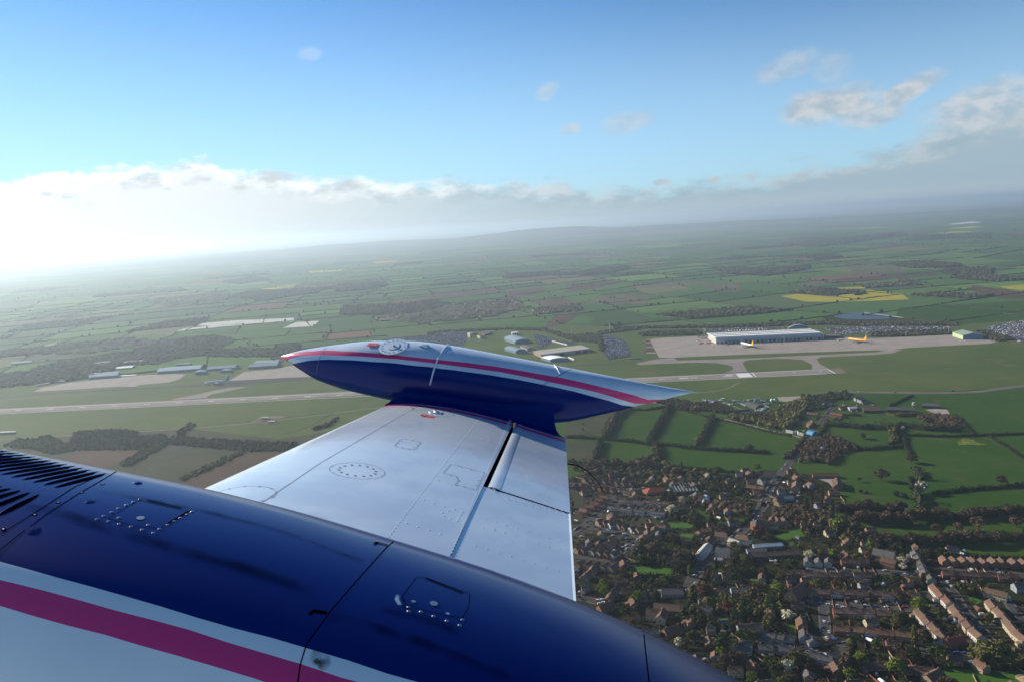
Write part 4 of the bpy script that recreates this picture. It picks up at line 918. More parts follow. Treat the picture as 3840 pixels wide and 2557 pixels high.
# right-hand perimeter road with its verge
road('road', mp(B3, [(1050, 535), (1120, 510), (1210, 492), (1300, 490), (1500, 494), (1800, 497), (2060, 492), (2200, 475), (2400, 452), (2600, 425)]), 11, .6, ground_mat('road_asphalt', (.12, .112, .098), (.095, .09, .08), .03))
road('verge', mp(B3, [(1300, 486), (1500, 489), (1800, 492), (2060, 486), (2200, 468), (2400, 444)]), 5, .58, M_TRACK)
sheet('bare_earth', mp(B3, [(940, 518), (1105, 512), (1130, 516), (1060, 532), (985, 545), (950, 540)]), .55, M_CONC)
# ---------------------------------------------------------------- near land, right and left
NEARS = [D(*p) for p in ((1240, 950), (1300, 962), (1500, 929), (1620, 926), (1820, 916), (1960, 904), (2200, 901), (2355, 888), (2480, 872), (2700, 1500), (1600, 1750), (1100, 1300))]
sheet('pasture', NEARS, .36, M_PAST)
sheet('rough_ground', [D(*p) for p in ((-300, 1000), (0, 1000), (60, 985), (190, 960), (430, 960), (640, 960), (800, 950), (900, 950), (700, 1200), (-300, 1400))], .27, M_ROUGH)
field(mp(B1, [(380, 945), (480, 912), (700, 898), (860, 905), (880, 930), (800, 960), (700, 1010), (560, 1010)]), M_PLO, 'ploughed_field', .5)
field(mp(B1, [(800, 1010), (900, 960), (1060, 870), (1200, 885), (1500, 915), (1440, 955), (1150, 1090), (1100, 1110)]), M_ROUGH, 'rough_field', .5)
field(mp(B1, [(1150, 1110), (1440, 970), (1540, 930), (1760, 915), (1800, 980), (1300, 1200)]), M_PLO, 'ploughed_field', .5)
for i, (pts, lb) in enumerate((([(430, 860), (480, 790), (700, 775), (870, 790), (850, 820), (1040, 810), (1060, 860), (900, 905), (480, 905), (330, 930), (200, 900)], 'scrubby wood beside the brown field on the left'),
    ([(20, 880), (100, 840), (240, 835), (300, 812), (380, 840), (420, 880), (380, 930), (200, 900)], 'low scrub at the far left above the louvres'),
    ([(1050, 850), (1100, 815), (1300, 840), (1880, 862), (1800, 912), (1600, 915), (1300, 890), (1080, 870)], 'dark hedge-like wood running towards the wing'),
    ([(760, 990), (880, 920), (1040, 860), (1060, 870), (960, 930), (860, 985), (770, 1020)], 'strip of scrub between the brown and green fields'),
    ([(1100, 800), (1200, 740), (1240, 745), (1150, 808)], 'small clump of dark trees at the wood edge'),
    ([(1130, 1085), (1400, 960), (1520, 918), (1545, 925), (1420, 985), (1150, 1105)], 'ragged hedge between green and brown fields by the wing'),
    ([(1960, 770), (2060, 740), (2130, 690), (2140, 697), (2080, 755), (1990, 780)], 'thin scrub along the airfield track'))):
    canopy('scrub', mp(B1, pts), 5.5, 3, 8, LEAF['brown'] if i % 2 == 0 else LEAF['olive'], lb, cat='scrub', leafy=10, seed=200+i, maxn=1300)
# fields of other tints on the near right
for f_, pts, mt in ((B4, [(50, 330), (370, 250), (480, 200), (420, 300), (330, 430), (60, 440)], M_ROUGH), (B4, [(60, 470), (370, 490), (310, 640), (90, 650)], M_ROUGH),
    (B6, [(1590, 60), (1750, 70), (1740, 100), (1590, 95)], M_LAWN), (B6, [(1065, 545), (1300, 540), (1310, 590), (1200, 612), (1080, 590)], M_LAWN), (B6, [(650, 1060), (700, 985), (850, 975), (1090, 995), (1080, 1105), (930, 1100)], M_LAWN),
    (B6, [(770, 1195), (930, 1190), (1030, 1215), (1000, 1232), (770, 1225)], M_LAWN), (B6, [(1180, 655), (1390, 660), (1380, 690), (1180, 710)], M_LAWN), (B6, [(1200, 400), (1700, 470), (1880, 470), (1780, 580), (1560, 560), (1350, 470)], M_PAST),
    (B6, [(1860, 1090), (1960, 1085), (1950, 1125), (1870, 1120)], M_LAWN), (B6, [(2050, 1100), (2120, 1095), (2120, 1125), (2060, 1125)], M_LAWN), (B6, [(2110, 680), (2352, 600), (2400, 680), (2200, 720)], M_LAWN), (B6, [(1660, 1180), (1800, 1180), (1840, 1215), (1690, 1215)], M_LAWN),
    (B8, [(1330, 380), (1480, 385), (1500, 440), (1420, 470), (1330, 420)], M_LAWN), (B8, [(1000, 480), (1110, 490), (1120, 530), (1030, 520)], M_LAWN), (B8, [(1215, 690), (1360, 700), (1370, 740), (1240, 725)], M_LAWN), (B8, [(1530, 585), (1560, 570), (1560, 640), (1530, 700)], M_LAWN),
    (B7, [(1570, 1290), (1650, 1275), (2355, 1295), (2420, 1460), (1700, 1450)], M_LAWN), (B7, [(1380, 1040), (1500, 1035), (1520, 1065), (1400, 1070)], M_LAWN), (B7, [(1230, 1175), (1440, 1170), (1490, 1240), (1340, 1250)], M_ROUGH), (B7, [(1810, 590), (1900, 590), (1960, 640), (1900, 680)], M_LAWN),
    (B7, [(140, 90), (250, 70), (240, 110), (150, 115)], M_LAWN), (B7, [(120, 870), (210, 860), (225, 930), (150, 960)], M_LAWN), (B7, [(1950, 450), (2100, 455), (2100, 475), (1960, 475)], M_LAWN)):
    sheet('lawn' if mt is M_LAWN else 'field', mp(f_, pts), .52, mt)
sheet('wild_flower_patch', mp(B5, [(1540, 545), (1600, 505), (1700, 520), (1760, 555), (1830, 560), (1820, 570), (1560, 570)]), .55, ground_mat('buttercups', (.16, .17, .02), (.05, .085, .015), .12))
GARD = mp(D, [(1300, 1105), (1330, 1092), (1500, 1098), (1620, 1105), (1700, 1085), (1760, 1085), (1860, 1090), (1945, 1110), (1900, 1160), (1900, 1200), (1990, 1215), (2040, 1250), (2355, 1285), (2600, 1300), (2700, 1700), (1500, 1700), (1250, 1350)])
sheet('garden_ground', GARD, .44, M_GARD)
sheet('housing_ground', mp(Z1, [(150, 240), (900, 290), (1250, 420), (1640, 520), (1540, 780), (1500, 900), (1150, 1180), (900, 1330), (860, 1600), (150, 1700)]), .47, ground_mat('housing_ground', (.052, .042, .032), (.034, .036, .018), .05, (.075, .064, .052), .6))
sheet('farmyard', mp(B5, [(1230, 225), (1330, 215), (1440, 222), (1470, 270), (1380, 280), (1320, 262)]), .55, M_CONC)
sheet('farmyard', mp(X2, [(385, 100), (440, 95), (560, 110), (600, 190), (560, 195), (520, 150)]), .55, M_CONC)
sheet('museum_yard', mp(Z5, [(1150, 310), (1350, 300), (1330, 380), (1220, 440), (1130, 400)]), .55, M_TRACK)
RV = .62
def rd(f_, pts, wd=9, mt=None, kerb=True, nm='road'): return road(nm, mp(f_, pts), wd*.74, RV, mt or M_ASPH, kerb)
rd(B4, [(780, 125), (900, 158), (1060, 200), (1290, 255), (1550, 310), (1900, 400), (2180, 460)], 8, M_RUN, False)
rd(B4, [(2180, 460), (2110, 560), (2020, 680), (1960, 760), (1880, 860), (1830, 960), (1800, 1060)], 11)
rd(B6, [(2000, 330), (1960, 430), (1850, 560), (1720, 690), (1560, 830), (1400, 950), (1310, 1090), (1250, 1230)], 13)
rd(B4, [(2180, 460), (2240, 400), (2300, 330), (2355, 250), (2420, 170)], 9)
rd(Z1, [(150, 255), (350, 262), (640, 290), (900, 325), (1100, 325), (1230, 330)], 9)
rd(Z1, [(900, 330), (880, 400), (760, 500), (600, 650), (450, 790), (250, 930), (150, 1010)], 9)
rd(Z1, [(620, 620), (900, 610), (1250, 640), (1540, 640)], 8)
rd(Z1, [(240, 900), (500, 900), (800, 945), (1060, 985), (1180, 1060), (1100, 1130), (950, 1200), (860, 1290)], 11)
rd(Z1, [(200, 1310), (500, 1345), (860, 1400)], 9)
rd(Z2, [(0, 560), (200, 575), (340, 620), (480, 600)], 10)
rd(B7, [(300, 330), (600, 355), (900, 362), (1150, 370), (1400, 400), (1560, 400)], 10)
rd(B7, [(330, 630), (520, 660), (800, 690), (1100, 715), (1420, 700), (1560, 700)], 11)
rd(B7, [(470, 680), (480, 800), (500, 950), (600, 1030), (740, 1050)], 9)
rd(B7, [(1580, 345), (1900, 350), (2200, 375), (2420, 410)], 9)
rd(B7, [(1340, 1090), (1600, 1130), (1850, 1150), (2150, 1190), (2400, 1210)], 9)
rd(B7, [(1560, 400), (1700, 560), (1800, 720), (1960, 900), (2100, 1100)], 7)
rd(B7, [(2150, 560), (2260, 720), (2400, 880)], 8)
rd(B7, [(-40, 1020), (150, 1060), (350, 1110), (560, 1180), (700, 1150)], 8)
for f_, pts in ((B7, [(610, 1080), (650, 1065), (700, 1090), (690, 1140), (640, 1150)]), (B7, [(1430, 690), (1500, 655), (1570, 760), (1480, 740)]), (B7, [(1400, 545), (1470, 545), (1540, 640), (1480, 640)]), (Z3, [(230, 470), (570, 480), (560, 600), (380, 700), (250, 740), (280, 560)]),
                (B7, [(1760, 990), (1860, 985), (1900, 1035), (1800, 1030)]), (B7, [(2280, 740), (2360, 770), (2400, 860), (2340, 850)]), (Z2, [(600, 420), (820, 400), (830, 480), (640, 500)])):
    sheet('yard', mp(f_, pts), .6, M_ASPH)
# ---- individual hedges
HN = [0]
def hedge(f_, pts, hgt, wid, label, kind='hedge', dens=1.0, name='hedgerow'):
    g = [P(*q) for q in mp(f_, pts)]; vs, fs = [], []; rg = random.Random(HN[0]+500); HN[0] += 1; hgt *= 1.6; wid *= 1.35
    for a, b_ in zip(g[:-1], g[1:]):
        l_ = (b_-a).length; n = max(2, int(l_/(wid*.45))); s_ = Vector((b_.y-a.y, a.x-b_.x, 0)).normalized(); bq = len(vs)
        for i in range(n+1):
            c = a.lerp(b_, i/n); hh = hgt*(.42+.18*rg.random()); ww = wid*(.22+.1*rg.random())
            for o_, zz in ((-1, 0), (-.8, .7), (0, 1), (.8, .7), (1, 0)): vs.append((c.x+s_.x*ww*o_, c.y+s_.y*ww*o_, hh*zz))
        for i in range(n):
            for k in range(4): fs.append((bq+i*5+k, bq+i*5+k+1, bq+i*5+k+6, bq+i*5+k+5))
        for i in range(n):
            c = a.lerp(b_, (i+rg.random()*.6)/n); h_ = hgt*(.62+.55*rg.random()*(.5+noise.noise(Vector((c.x/22, c.y/22, 0))))); h_ = max(h_, hgt*.5)
            ww = wid*(.42+.2*rg.random())
            if rg.random() < .06: h_ *= 1.5
            leafcloud(vs, fs, (c.x+rg.gauss(0, wid*.08), c.y+rg.gauss(0, wid*.08), h_*.5), (ww, ww, h_*.52), int(60*dens), min(1.7, .6+hgt*.09), rg)
    return tag(obj(name, mesh(name, vs, fs), None, [LEAF[kind]]), label, 'hedge', 'hedges between the near fields')
HEDG = [
    (B4, [(600, 195), (540, 230), (480, 290), (440, 380), (390, 470)], 11, 12, 'tall pale brown tree hedge running down from under the tail of the tip tank', 'bare'),
    (B4, [(965, 190), (930, 250), (880, 330), (840, 400), (800, 470), (790, 510)], 8, 8, 'thick dark hedge between the second and third small fields right of the tank', 'hedge'),
    (B4, [(1355, 275), (1310, 340), (1270, 410), (1235, 480), (1220, 520)], 8, 8, 'thick green hedge below the museum road, nearest to the village', 'olive'),
    (B4, [(60, 450), (200, 455), (370, 470), (520, 480), (640, 490), (780, 515)], 5, 6, 'low hedge crossing just behind the aileron tip', 'hedge'),
    (B4, [(780, 515), (900, 520), (1000, 525), (1120, 545), (1250, 555), (1400, 568), (1560, 575), (1700, 585), (1850, 590)], 5, 6, 'long low hedge crossing in the middle of the near green fields', 'hedge'),
    (B4, [(370, 490), (350, 540), (330, 600), (310, 640)], 8, 8, 'short dark hedge below the pale brown tree hedge', 'hedge'),
    (B4, [(850, 520), (855, 570), (860, 640)], 9, 9, 'short bushy hedge joining the crossing hedge and the lower wood', 'brown'),
    (B4, [(950, 715), (1100, 725), (1240, 735), (1400, 750), (1600, 775), (1720, 785)], 4, 5, 'dark clipped hedge along the bottom of the widest near field', 'hedge'),
    (B4, [(620, 205), (760, 210), (960, 180), (1000, 195)], 4, 5, 'thin hedge close below the tip of the tank', 'hedge'),
    (B4, [(2150, 470), (2110, 520), (2060, 580), (1990, 640)], 6, 7, 'roadside hedge on the bend above the white cottage', 'olive'),
    (B4, [(1010, 195), (1300, 268), (1560, 328), (1850, 405), (2050, 440)], 3, 4, 'low brown hedge along the straight road to the village', 'brown'),
    (Z6, [(380, 570), (600, 590), (760, 600), (900, 620), (1100, 620), (1330, 640), (1500, 590), (1560, 600), (1850, 640), (2100, 650), (2355, 650)], 9, 10, 'broad bushy hedge right of the upper village crossing the fields', 'hedge'),
    (Z6, [(360, 580), (310, 640), (270, 710)], 5, 6, 'short hedge running down beside the blue tarpaulin', 'olive'),
    (Z6, [(1560, 725), (1800, 730), (2000, 738), (2200, 738), (2500, 730), (2900, 715), (3300, 700)], 3.5, 4, 'thin straight dark hedge above the yellow flower patch', 'hedge'),
    (Z6, [(1400, 620), (1380, 720), (1370, 820), (1350, 870)], 10, 11, 'olive tree hedge dividing two small fields right of the village', 'olive'),
    (Z6, [(1530, 740), (1545, 830), (1555, 900), (1590, 970), (1620, 1030)], 4, 5, 'thin hedge curving down to the brown tree', 'hedge'),
    (Z6, [(930, 930), (1100, 925), (1300, 910), (1400, 900), (1530, 905)], 5, 6, 'low dark hedge leading right from the brown orchard', 'hedge'),
    (B5, [(1520, 290), (1570, 345), (1620, 395), (1700, 465)], 4, 5, 'straight hedge slanting down from the farmyard corner', 'hedge'),
    (B5, [(1850, 490), (1930, 540), (2060, 620), (2200, 710), (2400, 830)], 3, 3.5, 'faint thin hedge slanting off the right edge', 'hedge'),
    (B5, [(880, 190), (1000, 140), (1100, 90)], 3, 3.5, 'faint hedge slanting up to the perimeter road', 'hedge'),
    (X2, [(1500, 262), (1650, 245), (1780, 225), (1950, 212), (2150, 198), (2355, 185), (2500, 180)], 4.5, 6, 'long thin hedge right of the white blossom tree', 'hedge'),
    (X2, [(1330, 40), (1360, 80), (1400, 130)], 8, 9, 'dark bushy hedge just above the white blossom tree', 'hedge'),
    (X2, [(1330, 250), (1370, 300), (1380, 360), (1370, 430)], 10, 11, 'thick dark hedge below the white blossom tree', 'hedge'),
    (X2, [(590, 420), (750, 415), (900, 420), (1050, 415), (1230, 425)], 7, 8, 'dark hedge behind the bright lime tree', 'hedge'),
    (X2, [(770, 500), (900, 510), (1050, 540), (1200, 545), (1300, 540)], 8, 9, 'second dark hedge right of the bright lime tree', 'hedge'),
    (X2, [(1300, 480), (1500, 505), (1700, 500), (1900, 470), (2100, 450), (2355, 430), (2500, 420)], 9, 11, 'very dark thick hedge crossing to the right edge', 'hedge'),
    (X2, [(950, 730), (1150, 715), (1400, 720), (1600, 715), (1850, 690), (2100, 690), (2355, 700), (2500, 710)], 8, 9, 'lowest dark hedge above the right hand terraces', 'hedge'),
    (X2, [(1180, 810), (1400, 830), (1700, 850), (2000, 870), (2355, 880), (2500, 890)], 4, 5, 'low hedge behind the gardens of the right hand terrace row', 'hedge'),
    (X2, [(1290, 110), (1300, 160), (1305, 220)], 4, 5, 'short upright hedge left of the white blossom tree', 'hedge'),
    (B6, [(760, 180), (900, 185), (1100, 190), (1350, 195)], 4, 6, 'hedge behind the glasshouse and the red roofed clinic', 'olive'),
    (B6, [(1100, 1115), (850, 1105), (700, 1100), (620, 1090)], 6, 6, 'row of tall dark conifers closing the lower lawn', 'conifer'),
    (B6, [(990, 325), (1010, 290), (1020, 250)], 3, 3, 'clipped hedge right of the red roofed clinic', 'hedge'),
    (B6, [(1065, 335), (1085, 280), (1100, 215)], 4, 3.5, 'tall clipped hedge at the left end of the glasshouse', 'hedge'),
    (B6, [(1790, 580), (1850, 520), (1900, 480)], 3, 3, 'hedge along the road above the tall red brick house', 'hedge'),
    (B7, [(10, 300), (150, 300), (280, 330)], 3, 4, 'garden hedge at the left end of the upper semi-detached row', 'olive'),
    (B7, [(840, 560), (960, 420), (1080, 440), (1100, 450)], 3, 4, 'garden hedge between the two middle rows', 'hedge'),
    (B5, [(840, 270), (960, 290), (1100, 285), (1130, 268)], 5, 6, 'sunlit hedge below the long farm sheds', 'olive'),
    (B5, [(600, 290), (420, 280), (260, 270)], 3, 3, 'low hedge in front of the orange roofed houses', 'hedge'),
]
for q in HEDG: hedge(*q[:2], *q[2:5], kind=q[5])
# ---- scrub and orchard masses near the village
for i, (f_, pts, kd, lb, h0, h1) in enumerate(((B4, [(120, 690), (220, 650), (420, 665), (600, 690), (720, 640), (860, 610), (960, 700), (1100, 740), (1400, 760), (1440, 830), (1200, 860), (1000, 850), (700, 800), (400, 790), (150, 760)], 'brown', 'wide belt of brown scrub above the left hand houses', 4, 10),
    (B4, [(1000, 850), (1250, 760), (1430, 790), (1640, 830), (1700, 900), (1600, 960), (1400, 930), (1100, 890)], 'hedge', 'dark leafy gardens above the glasshouse', 3, 8),
    (B4, [(1500, 260), (1700, 300), (1900, 340), (1850, 240), (2100, 130), (2200, 100), (2200, 180), (2080, 330), (2000, 400), (1700, 330), (1500, 300)], 'olive', 'mixed wood between the museum and the village', 7, 14),
    (B4, [(850, 150), (950, 110), (1120, 130), (1180, 160), (1300, 150), (1330, 210), (1180, 225), (1000, 180)], 'brown', 'brown trees beside the museum road', 4, 9),
    (Z5, [(280, 330), (440, 320), (560, 350), (700, 440), (600, 480), (380, 460), (270, 420)], 'brown', 'trees left of the museum hut', 4, 8),
    (Z5, [(620, 500), (900, 520), (1150, 480), (1400, 520), (1400, 680), (1100, 650), (850, 600), (640, 560)], 'brown', 'brown thicket between the museum and the road', 4, 9),
    (Z6, [(0, 150), (250, 150), (480, 100), (700, 90), (720, 180), (500, 200), (330, 330), (100, 370), (0, 360)], 'hedge', 'dark trees round the upper village houses', 4, 10),
    (Z6, [(0, 960), (60, 880), (200, 780), (420, 740), (600, 780), (730, 860), (900, 920), (680, 960), (540, 1060), (480, 1150), (250, 1120), (0, 1120)], 'bare', 'brown bare orchard beside the lane', 5, 12),
    (Z6, [(1710, 400), (1900, 420), (2200, 440), (2355, 500), (2355, 620), (2000, 640), (1850, 560), (1750, 480)], 'bare', 'bare brown copse below the farmyard', 4, 9),
    (X2, [(0, 420), (180, 400), (340, 450), (560, 470), (540, 540), (350, 560), (330, 640), (270, 640), (200, 560), (0, 500)], 'bare', 'brown bare trees beside the big red brick house', 6, 13),
    (X2, [(640, 480), (780, 520), (800, 640), (860, 700), (780, 740), (560, 640), (540, 600)], 'brown', 'brown trees just right of the bright lime tree', 5, 11),
    (B7, [(1850, 1130), (1960, 1060), (2150, 1080), (2250, 1180), (2400, 1230), (2400, 1290), (2000, 1260), (1850, 1220)], 'olive', 'big olive trees right of the lowest road', 8, 14),
    (B8, [(1130, 260), (1170, 170), (1250, 130), (1350, 160), (1380, 250), (1500, 270), (1650, 230), (1850, 250), (1960, 320), (2000, 370), (1850, 400), (1520, 400), (1300, 300)], 'olive', 'mass of leafy trees around the white house', 7, 15),
    (B8, [(1040, 340), (1150, 330), (1320, 420), (1480, 470), (1500, 520), (1300, 500), (1080, 470), (1010, 410)], 'hedge', 'dark trees below the cream house', 5, 11),
    (B6, [(1030, 420), (1100, 380), (1230, 410), (1350, 470), (1420, 560), (1330, 590), (1200, 530), (1060, 520)], 'brown', 'trees round the long garden below the glasshouse', 5, 10),
    (B6, [(1300, 380), (1480, 360), (1700, 380), (1900, 420), (1850, 500), (1700, 480), (1500, 420)], 'bare', 'bare brown trees above the long garden', 5, 11),
    (B6, [(730, 860), (860, 820), (960, 850), (1100, 900), (1080, 980), (900, 970), (700, 950)], 'hedge', 'dark trees above the lower lawn', 6, 12),
    (B6, [(1110, 920), (1200, 880), (1330, 870), (1330, 960), (1200, 990)], 'bare', 'round bare trees left of the dark car park', 6, 12))):
    canopy('trees', mp(f_, pts), 6.0, h0, h1, LEAF[kd], lb, cat='trees', leafy=26, seed=300+i, maxn=170)
# ---- single trees people could point to
TG = 'trees standing in the village and fields'
for f_, x, y, kd, h_, fm2, wd, lb in ((X2, 605, 600, 'lime', 17, 'round', 1.15, 'very bright lime green round tree, the brightest tree'), (X2, 1395, 245, 'blossom', 17, 'round', 1.1, 'big creamy white blossom tree between the right hand fields'),
    (B6, 1105, 480, 'blossom', 15, 'round', 1.2, 'cream blossom tree at the end of the white banded terraces'), (B6, 1200, 370, 'blossom', 12, 'open', 1, 'pale blossom tree just below the glasshouse'), (B6, 430, 1250, 'lime', 15, 'open', 1, 'drooping yellow green tree near the nacelle edge'),
    (B6, 750, 1335, 'lime', 12, 'round', 1.25, 'broad yellow green tree in the garden above the cream house'), (B6, 935, 865, 'bare', 19, 'round', 1.1, 'large rounded brown tree left of the dark car park'), (B6, 780, 880, 'bare', 15, 'round', 1.2, 'smaller rounded brown tree beside the bend in the road'),
    (B6, 1200, 950, 'bare', 16, 'round', 1.1, 'round brown tree right of the lower lawn'), (B6, 1425, 1300, 'red', 17, 'round', 1.1, 'reddish copper tree left of the white house'), (B6, 1950, 700, 'red', 16, 'round', 1.2, 'reddish brown tree in front of the tall red brick house'),
    (B6, 1490, 570, 'conifer', 16, 'cone', 1.1, 'dark conical conifer beside the long lawn'), (B6, 1335, 590, 'conifer', 12, 'cone', 1.0, 'smaller dark conifer left of the tall conical one'), (X2, 318, 425, 'conifer', 17, 'column', 1.1, 'dark upright cypress above the brown trees'),
    (X2, 365, 340, 'conifer', 11, 'column', 1, 'smaller dark cypress behind the taller cypress'), (X2, 465, 340, 'conifer', 16, 'column', .9, 'dark slim cypress left of the green field'), (X2, 555, 470, 'bare', 19, 'column', 1.3, 'tall slender brown poplar above the lime tree'),
    (X2, 912, 815, 'lime', 16, 'column', 1.9, 'bright green tree beside the brown gabled house'), (X2, 1218, 975, 'blossom', 9, 'round', 1, 'small round pale tree at the road end by the right terrace'), (X2, 665, 710, 'lime', 9, 'round', 1, 'small bright green tree below the big lime tree'),
    (X2, 430, 850, 'lime', 10, 'round', 1, 'bright green garden tree behind the upper semi-detached row'), (X2, 565, 855, 'lime', 11, 'round', 1.2, 'broad bright green tree behind the upper semi-detached row'), (X2, 1015, 130, 'bare', 17, 'round', 1.2, 'big bare brown tree alone on the middle pasture'),
    (X2, 1300, 520, 'bare', 17, 'round', 1.1, 'bare brown tree below the blossom tree'), (X2, 2140, 170, 'bare', 14, 'round', 1.1, 'bare tree alone in the right hand field'), (X2, 1780, 225, 'hedge', 7, 'round', 1, 'small dark tree standing on the long thin hedge'),
    (X2, 810, 140, 'green', 7, 'round', 1, 'small bush-like tree left of the big bare pasture tree'), (X2, 820, 245, 'hedge', 5, 'bush', 1, 'low dark bush left on the middle pasture'), (X2, 880, 248, 'hedge', 4, 'bush', 1.2, 'low dark bush right on the middle pasture'),
    (X2, 1150, 275, 'hedge', 8, 'bush', 1, 'dark bush left of the hedge crossing'), (X2, 1215, 290, 'hedge', 8, 'bush', 1.2, 'wider dark bush left of the hedge crossing'), (Z6, 935, 765, 'hedge', 10, 'bush', 1, 'dark bush alone in the small field with a long shadow'),
    (Z6, 1640, 1120, 'bare', 14, 'round', 1.2, 'rusty brown tree at the foot of the curving hedge'), (Z6, 1510, 640, 'blossom', 8, 'round', 1, 'grey tree on the bushy hedge'), (Z6, 1900, 560, 'hedge', 13, 'round', 1, 'dark tree in the bare copse below the farmyard'),
    (B4, 205, 345, 'lime', 7, 'round', .8, 'small pale tree in the first field behind the tank'), (B4, 200, 395, 'lime', 8, 'round', .8, 'second small pale tree in the first field behind the tank'), (B4, 770, 720, 'bare', 17, 'round', 1.5, 'broad rusty brown tree at the corner of two hedges'),
    (B4, 1075, 720, 'conifer', 10, 'column', 1.3, 'small dark tree on the bottom hedge of the widest field'), (B4, 1025, 780, 'bare', 11, 'round', 1.2, 'brown rounded tree below the widest field'), (B4, 1395, 770, 'bare', 12, 'round', 1, 'brown tree at the right end of the bottom hedge'),
    (B4, 1740, 740, 'lime', 11, 'round', 1.1, 'yellow green tree at the field end above the cottages'), (B4, 1300, 820, 'blossom', 10, 'bush', 1, 'pale blossom bush above the glasshouse'), (B4, 1680, 560, 'hedge', 10, 'bush', 1.5, 'dark tree on the crossing hedge with a wide crown'),
    (B8, 1945, 285, 'olive', 18, 'column', 1.1, 'slim green poplar right of the leafy tree mass'), (B8, 1750, 250, 'bare', 19, 'round', 1.3, 'large brown crowned tree right of the white house'), (B8, 1835, 330, 'lime', 15, 'column', 1.5, 'yellow green tree below the large brown crown'),
    (B8, 1545, 270, 'bare', 13, 'round', .9, 'grey brown tree just right of the white house'), (B8, 1185, 620, 'green', 13, 'round', 1, 'green tree beside the pale drive near the nacelle'), (B8, 1110, 660, 'olive', 11, 'round', 1, 'olive tree close above the nacelle edge'),
    (B8, 1425, 690, 'green', 17, 'round', 1, 'tall green tree left of the white gabled cottages'), (B8, 1430, 760, 'lime', 12, 'round', 1, 'yellow green tree below the tall green one'), (B8, 1540, 830, 'bare', 15, 'round', 1, 'brown tree left below the slate roofed cottages'),
    (B8, 2100, 830, 'olive', 15, 'round', 1.2, 'olive tree left of the blue white semi-detached pair'), (B8, 2000, 880, 'blossom', 12, 'round', 1.2, 'grey blossom tree below the slate roofed cottages'),
    (B7, 1370, 730, 'lime', 13, 'round', 1.4, 'broad lime green tree at the road junction'), (B7, 680, 560, 'green', 8, 'round', 1, 'small green tree in the middle of the third row'), (B7, 1750, 560, 'olive', 12, 'round', 1, 'olive tree right of the diagonal terrace'),
    (B7, 1550, 1200, 'green', 15, 'round', 1.2, 'dark green tree beside the lowest road'), (B7, 1150, 1330, 'lime', 15, 'round', 1.1, 'yellow green tree beside the greenhouse frame'), (B7, 820, 1260, 'lime', 13, 'round', 1.1, 'lime green tree left of the long brown shed'),
    (B7, 720, 1390, 'lime', 12, 'round', 1, 'bright green tree at the bottom edge'), (B7, 150, 330, 'lime', 10, 'round', 1.3, 'yellow green tree at the left end of the upper row'), (B7, 1320, 1050, 'olive', 17, 'column', 1.2, 'tall slim tree right of the fourth row'),
    (B7, 65, 680, 'olive', 17, 'column', 1, 'tall slim poplar left of the steep roofed house'), (B7, 2050, 1200, 'olive', 18, 'round', 1.5, 'huge olive tree at the right of the lowest road'), (B7, 730, 1150, 'olive', 17, 'column', 1.7, 'tall tree beside the pale cul-de-sac'),
    (Z3, 750, 740, 'bare', 16, 'round', 1.1, 'golden brown tree below the white thatched house'), (Z3, 1620, 740, 'green', 13, 'round', 1.5, 'broad dark green tree right of the row of vans'), (Z3, 140, 830, 'lime', 12, 'column', 1.3, 'pale green slim tree at the road side'),
    (Z3, 495, 900, 'lime', 11, 'column', 1.3, 'pale green slim tree above the white house'), (Z3, 880, 560, 'olive', 13, 'round', 1.2, 'olive tree right of the white gabled inn')):
    tree(*f_(x, y), kind=kd, hgt=h_, form=fm2, wid=wd, label=lb, group=TG)

for f_, pts, n in ((X2, [(600, 430), (1230, 430)], 7), (X2, [(780, 520), (1300, 550)], 6), (X2, [(1350, 500), (1800, 500), (2355, 440)], 10), (X2, [(950, 740), (1500, 730), (2355, 710)], 12), (X2, [(1400, 640), (1900, 600), (2355, 560)], 4), (B4, [(100, 700), (700, 720)], 5)):
    for i in range(n):
        q = (i+rr.random()*.7)/n*(len(pts)-1); k = min(int(q), len(pts)-2); x = pts[k][0]+(pts[k+1][0]-pts[k][0])*(q-k); y = pts[k][1]+(pts[k+1][1]-pts[k][1])*(q-k)
        tree(*f_(x, y), kind='bare', hgt=12+6*rr.random(), form='open' if i % 3 else 'round', wid=1.1, label='bare brown tree standing in a dark hedge right of the village', group='bare trees in the hedges')

# ---------------------------------------------------------------- buildings
def wm_(name, c, v=None): return mat(name, c, .85, spec=.1, var=v, vscale=.35)
WALL = {'cream': wm_('cream_render', (.46, .40, .27), (.40, .34, .23)), 'white': wm_('white_render', (.50, .475, .43)), 'brick': wm_('red_brick', (.25, .10, .06), (.19, .08, .05)), 'buff': wm_('buff_brick', (.36, .24, .15), (.28, .19, .12)),
        'grey': wm_('grey_cladding', (.28, .30, .31), (.24, .26, .27)), 'blue': wm_('blue_grey_cladding', (.16, .24, .30), (.13, .20, .26)), 'palefront': wm_('pale_cladding', (.44, .48, .50)), 'bluewhite': wm_('blue_white_render', (.36, .44, .52)), 'green': wm_('green_cladding', (.42, .50, .28)), 'dark': wm_('dark_boards', (.05, .045, .04)), 'orange': wm_('orange_brick', (.30, .13, .065), (.26, .11, .06))}
def roof_mat(name, c, v): return mat(name, c, .85, spec=.12, var=v, vscale=.5, objrand=.18)
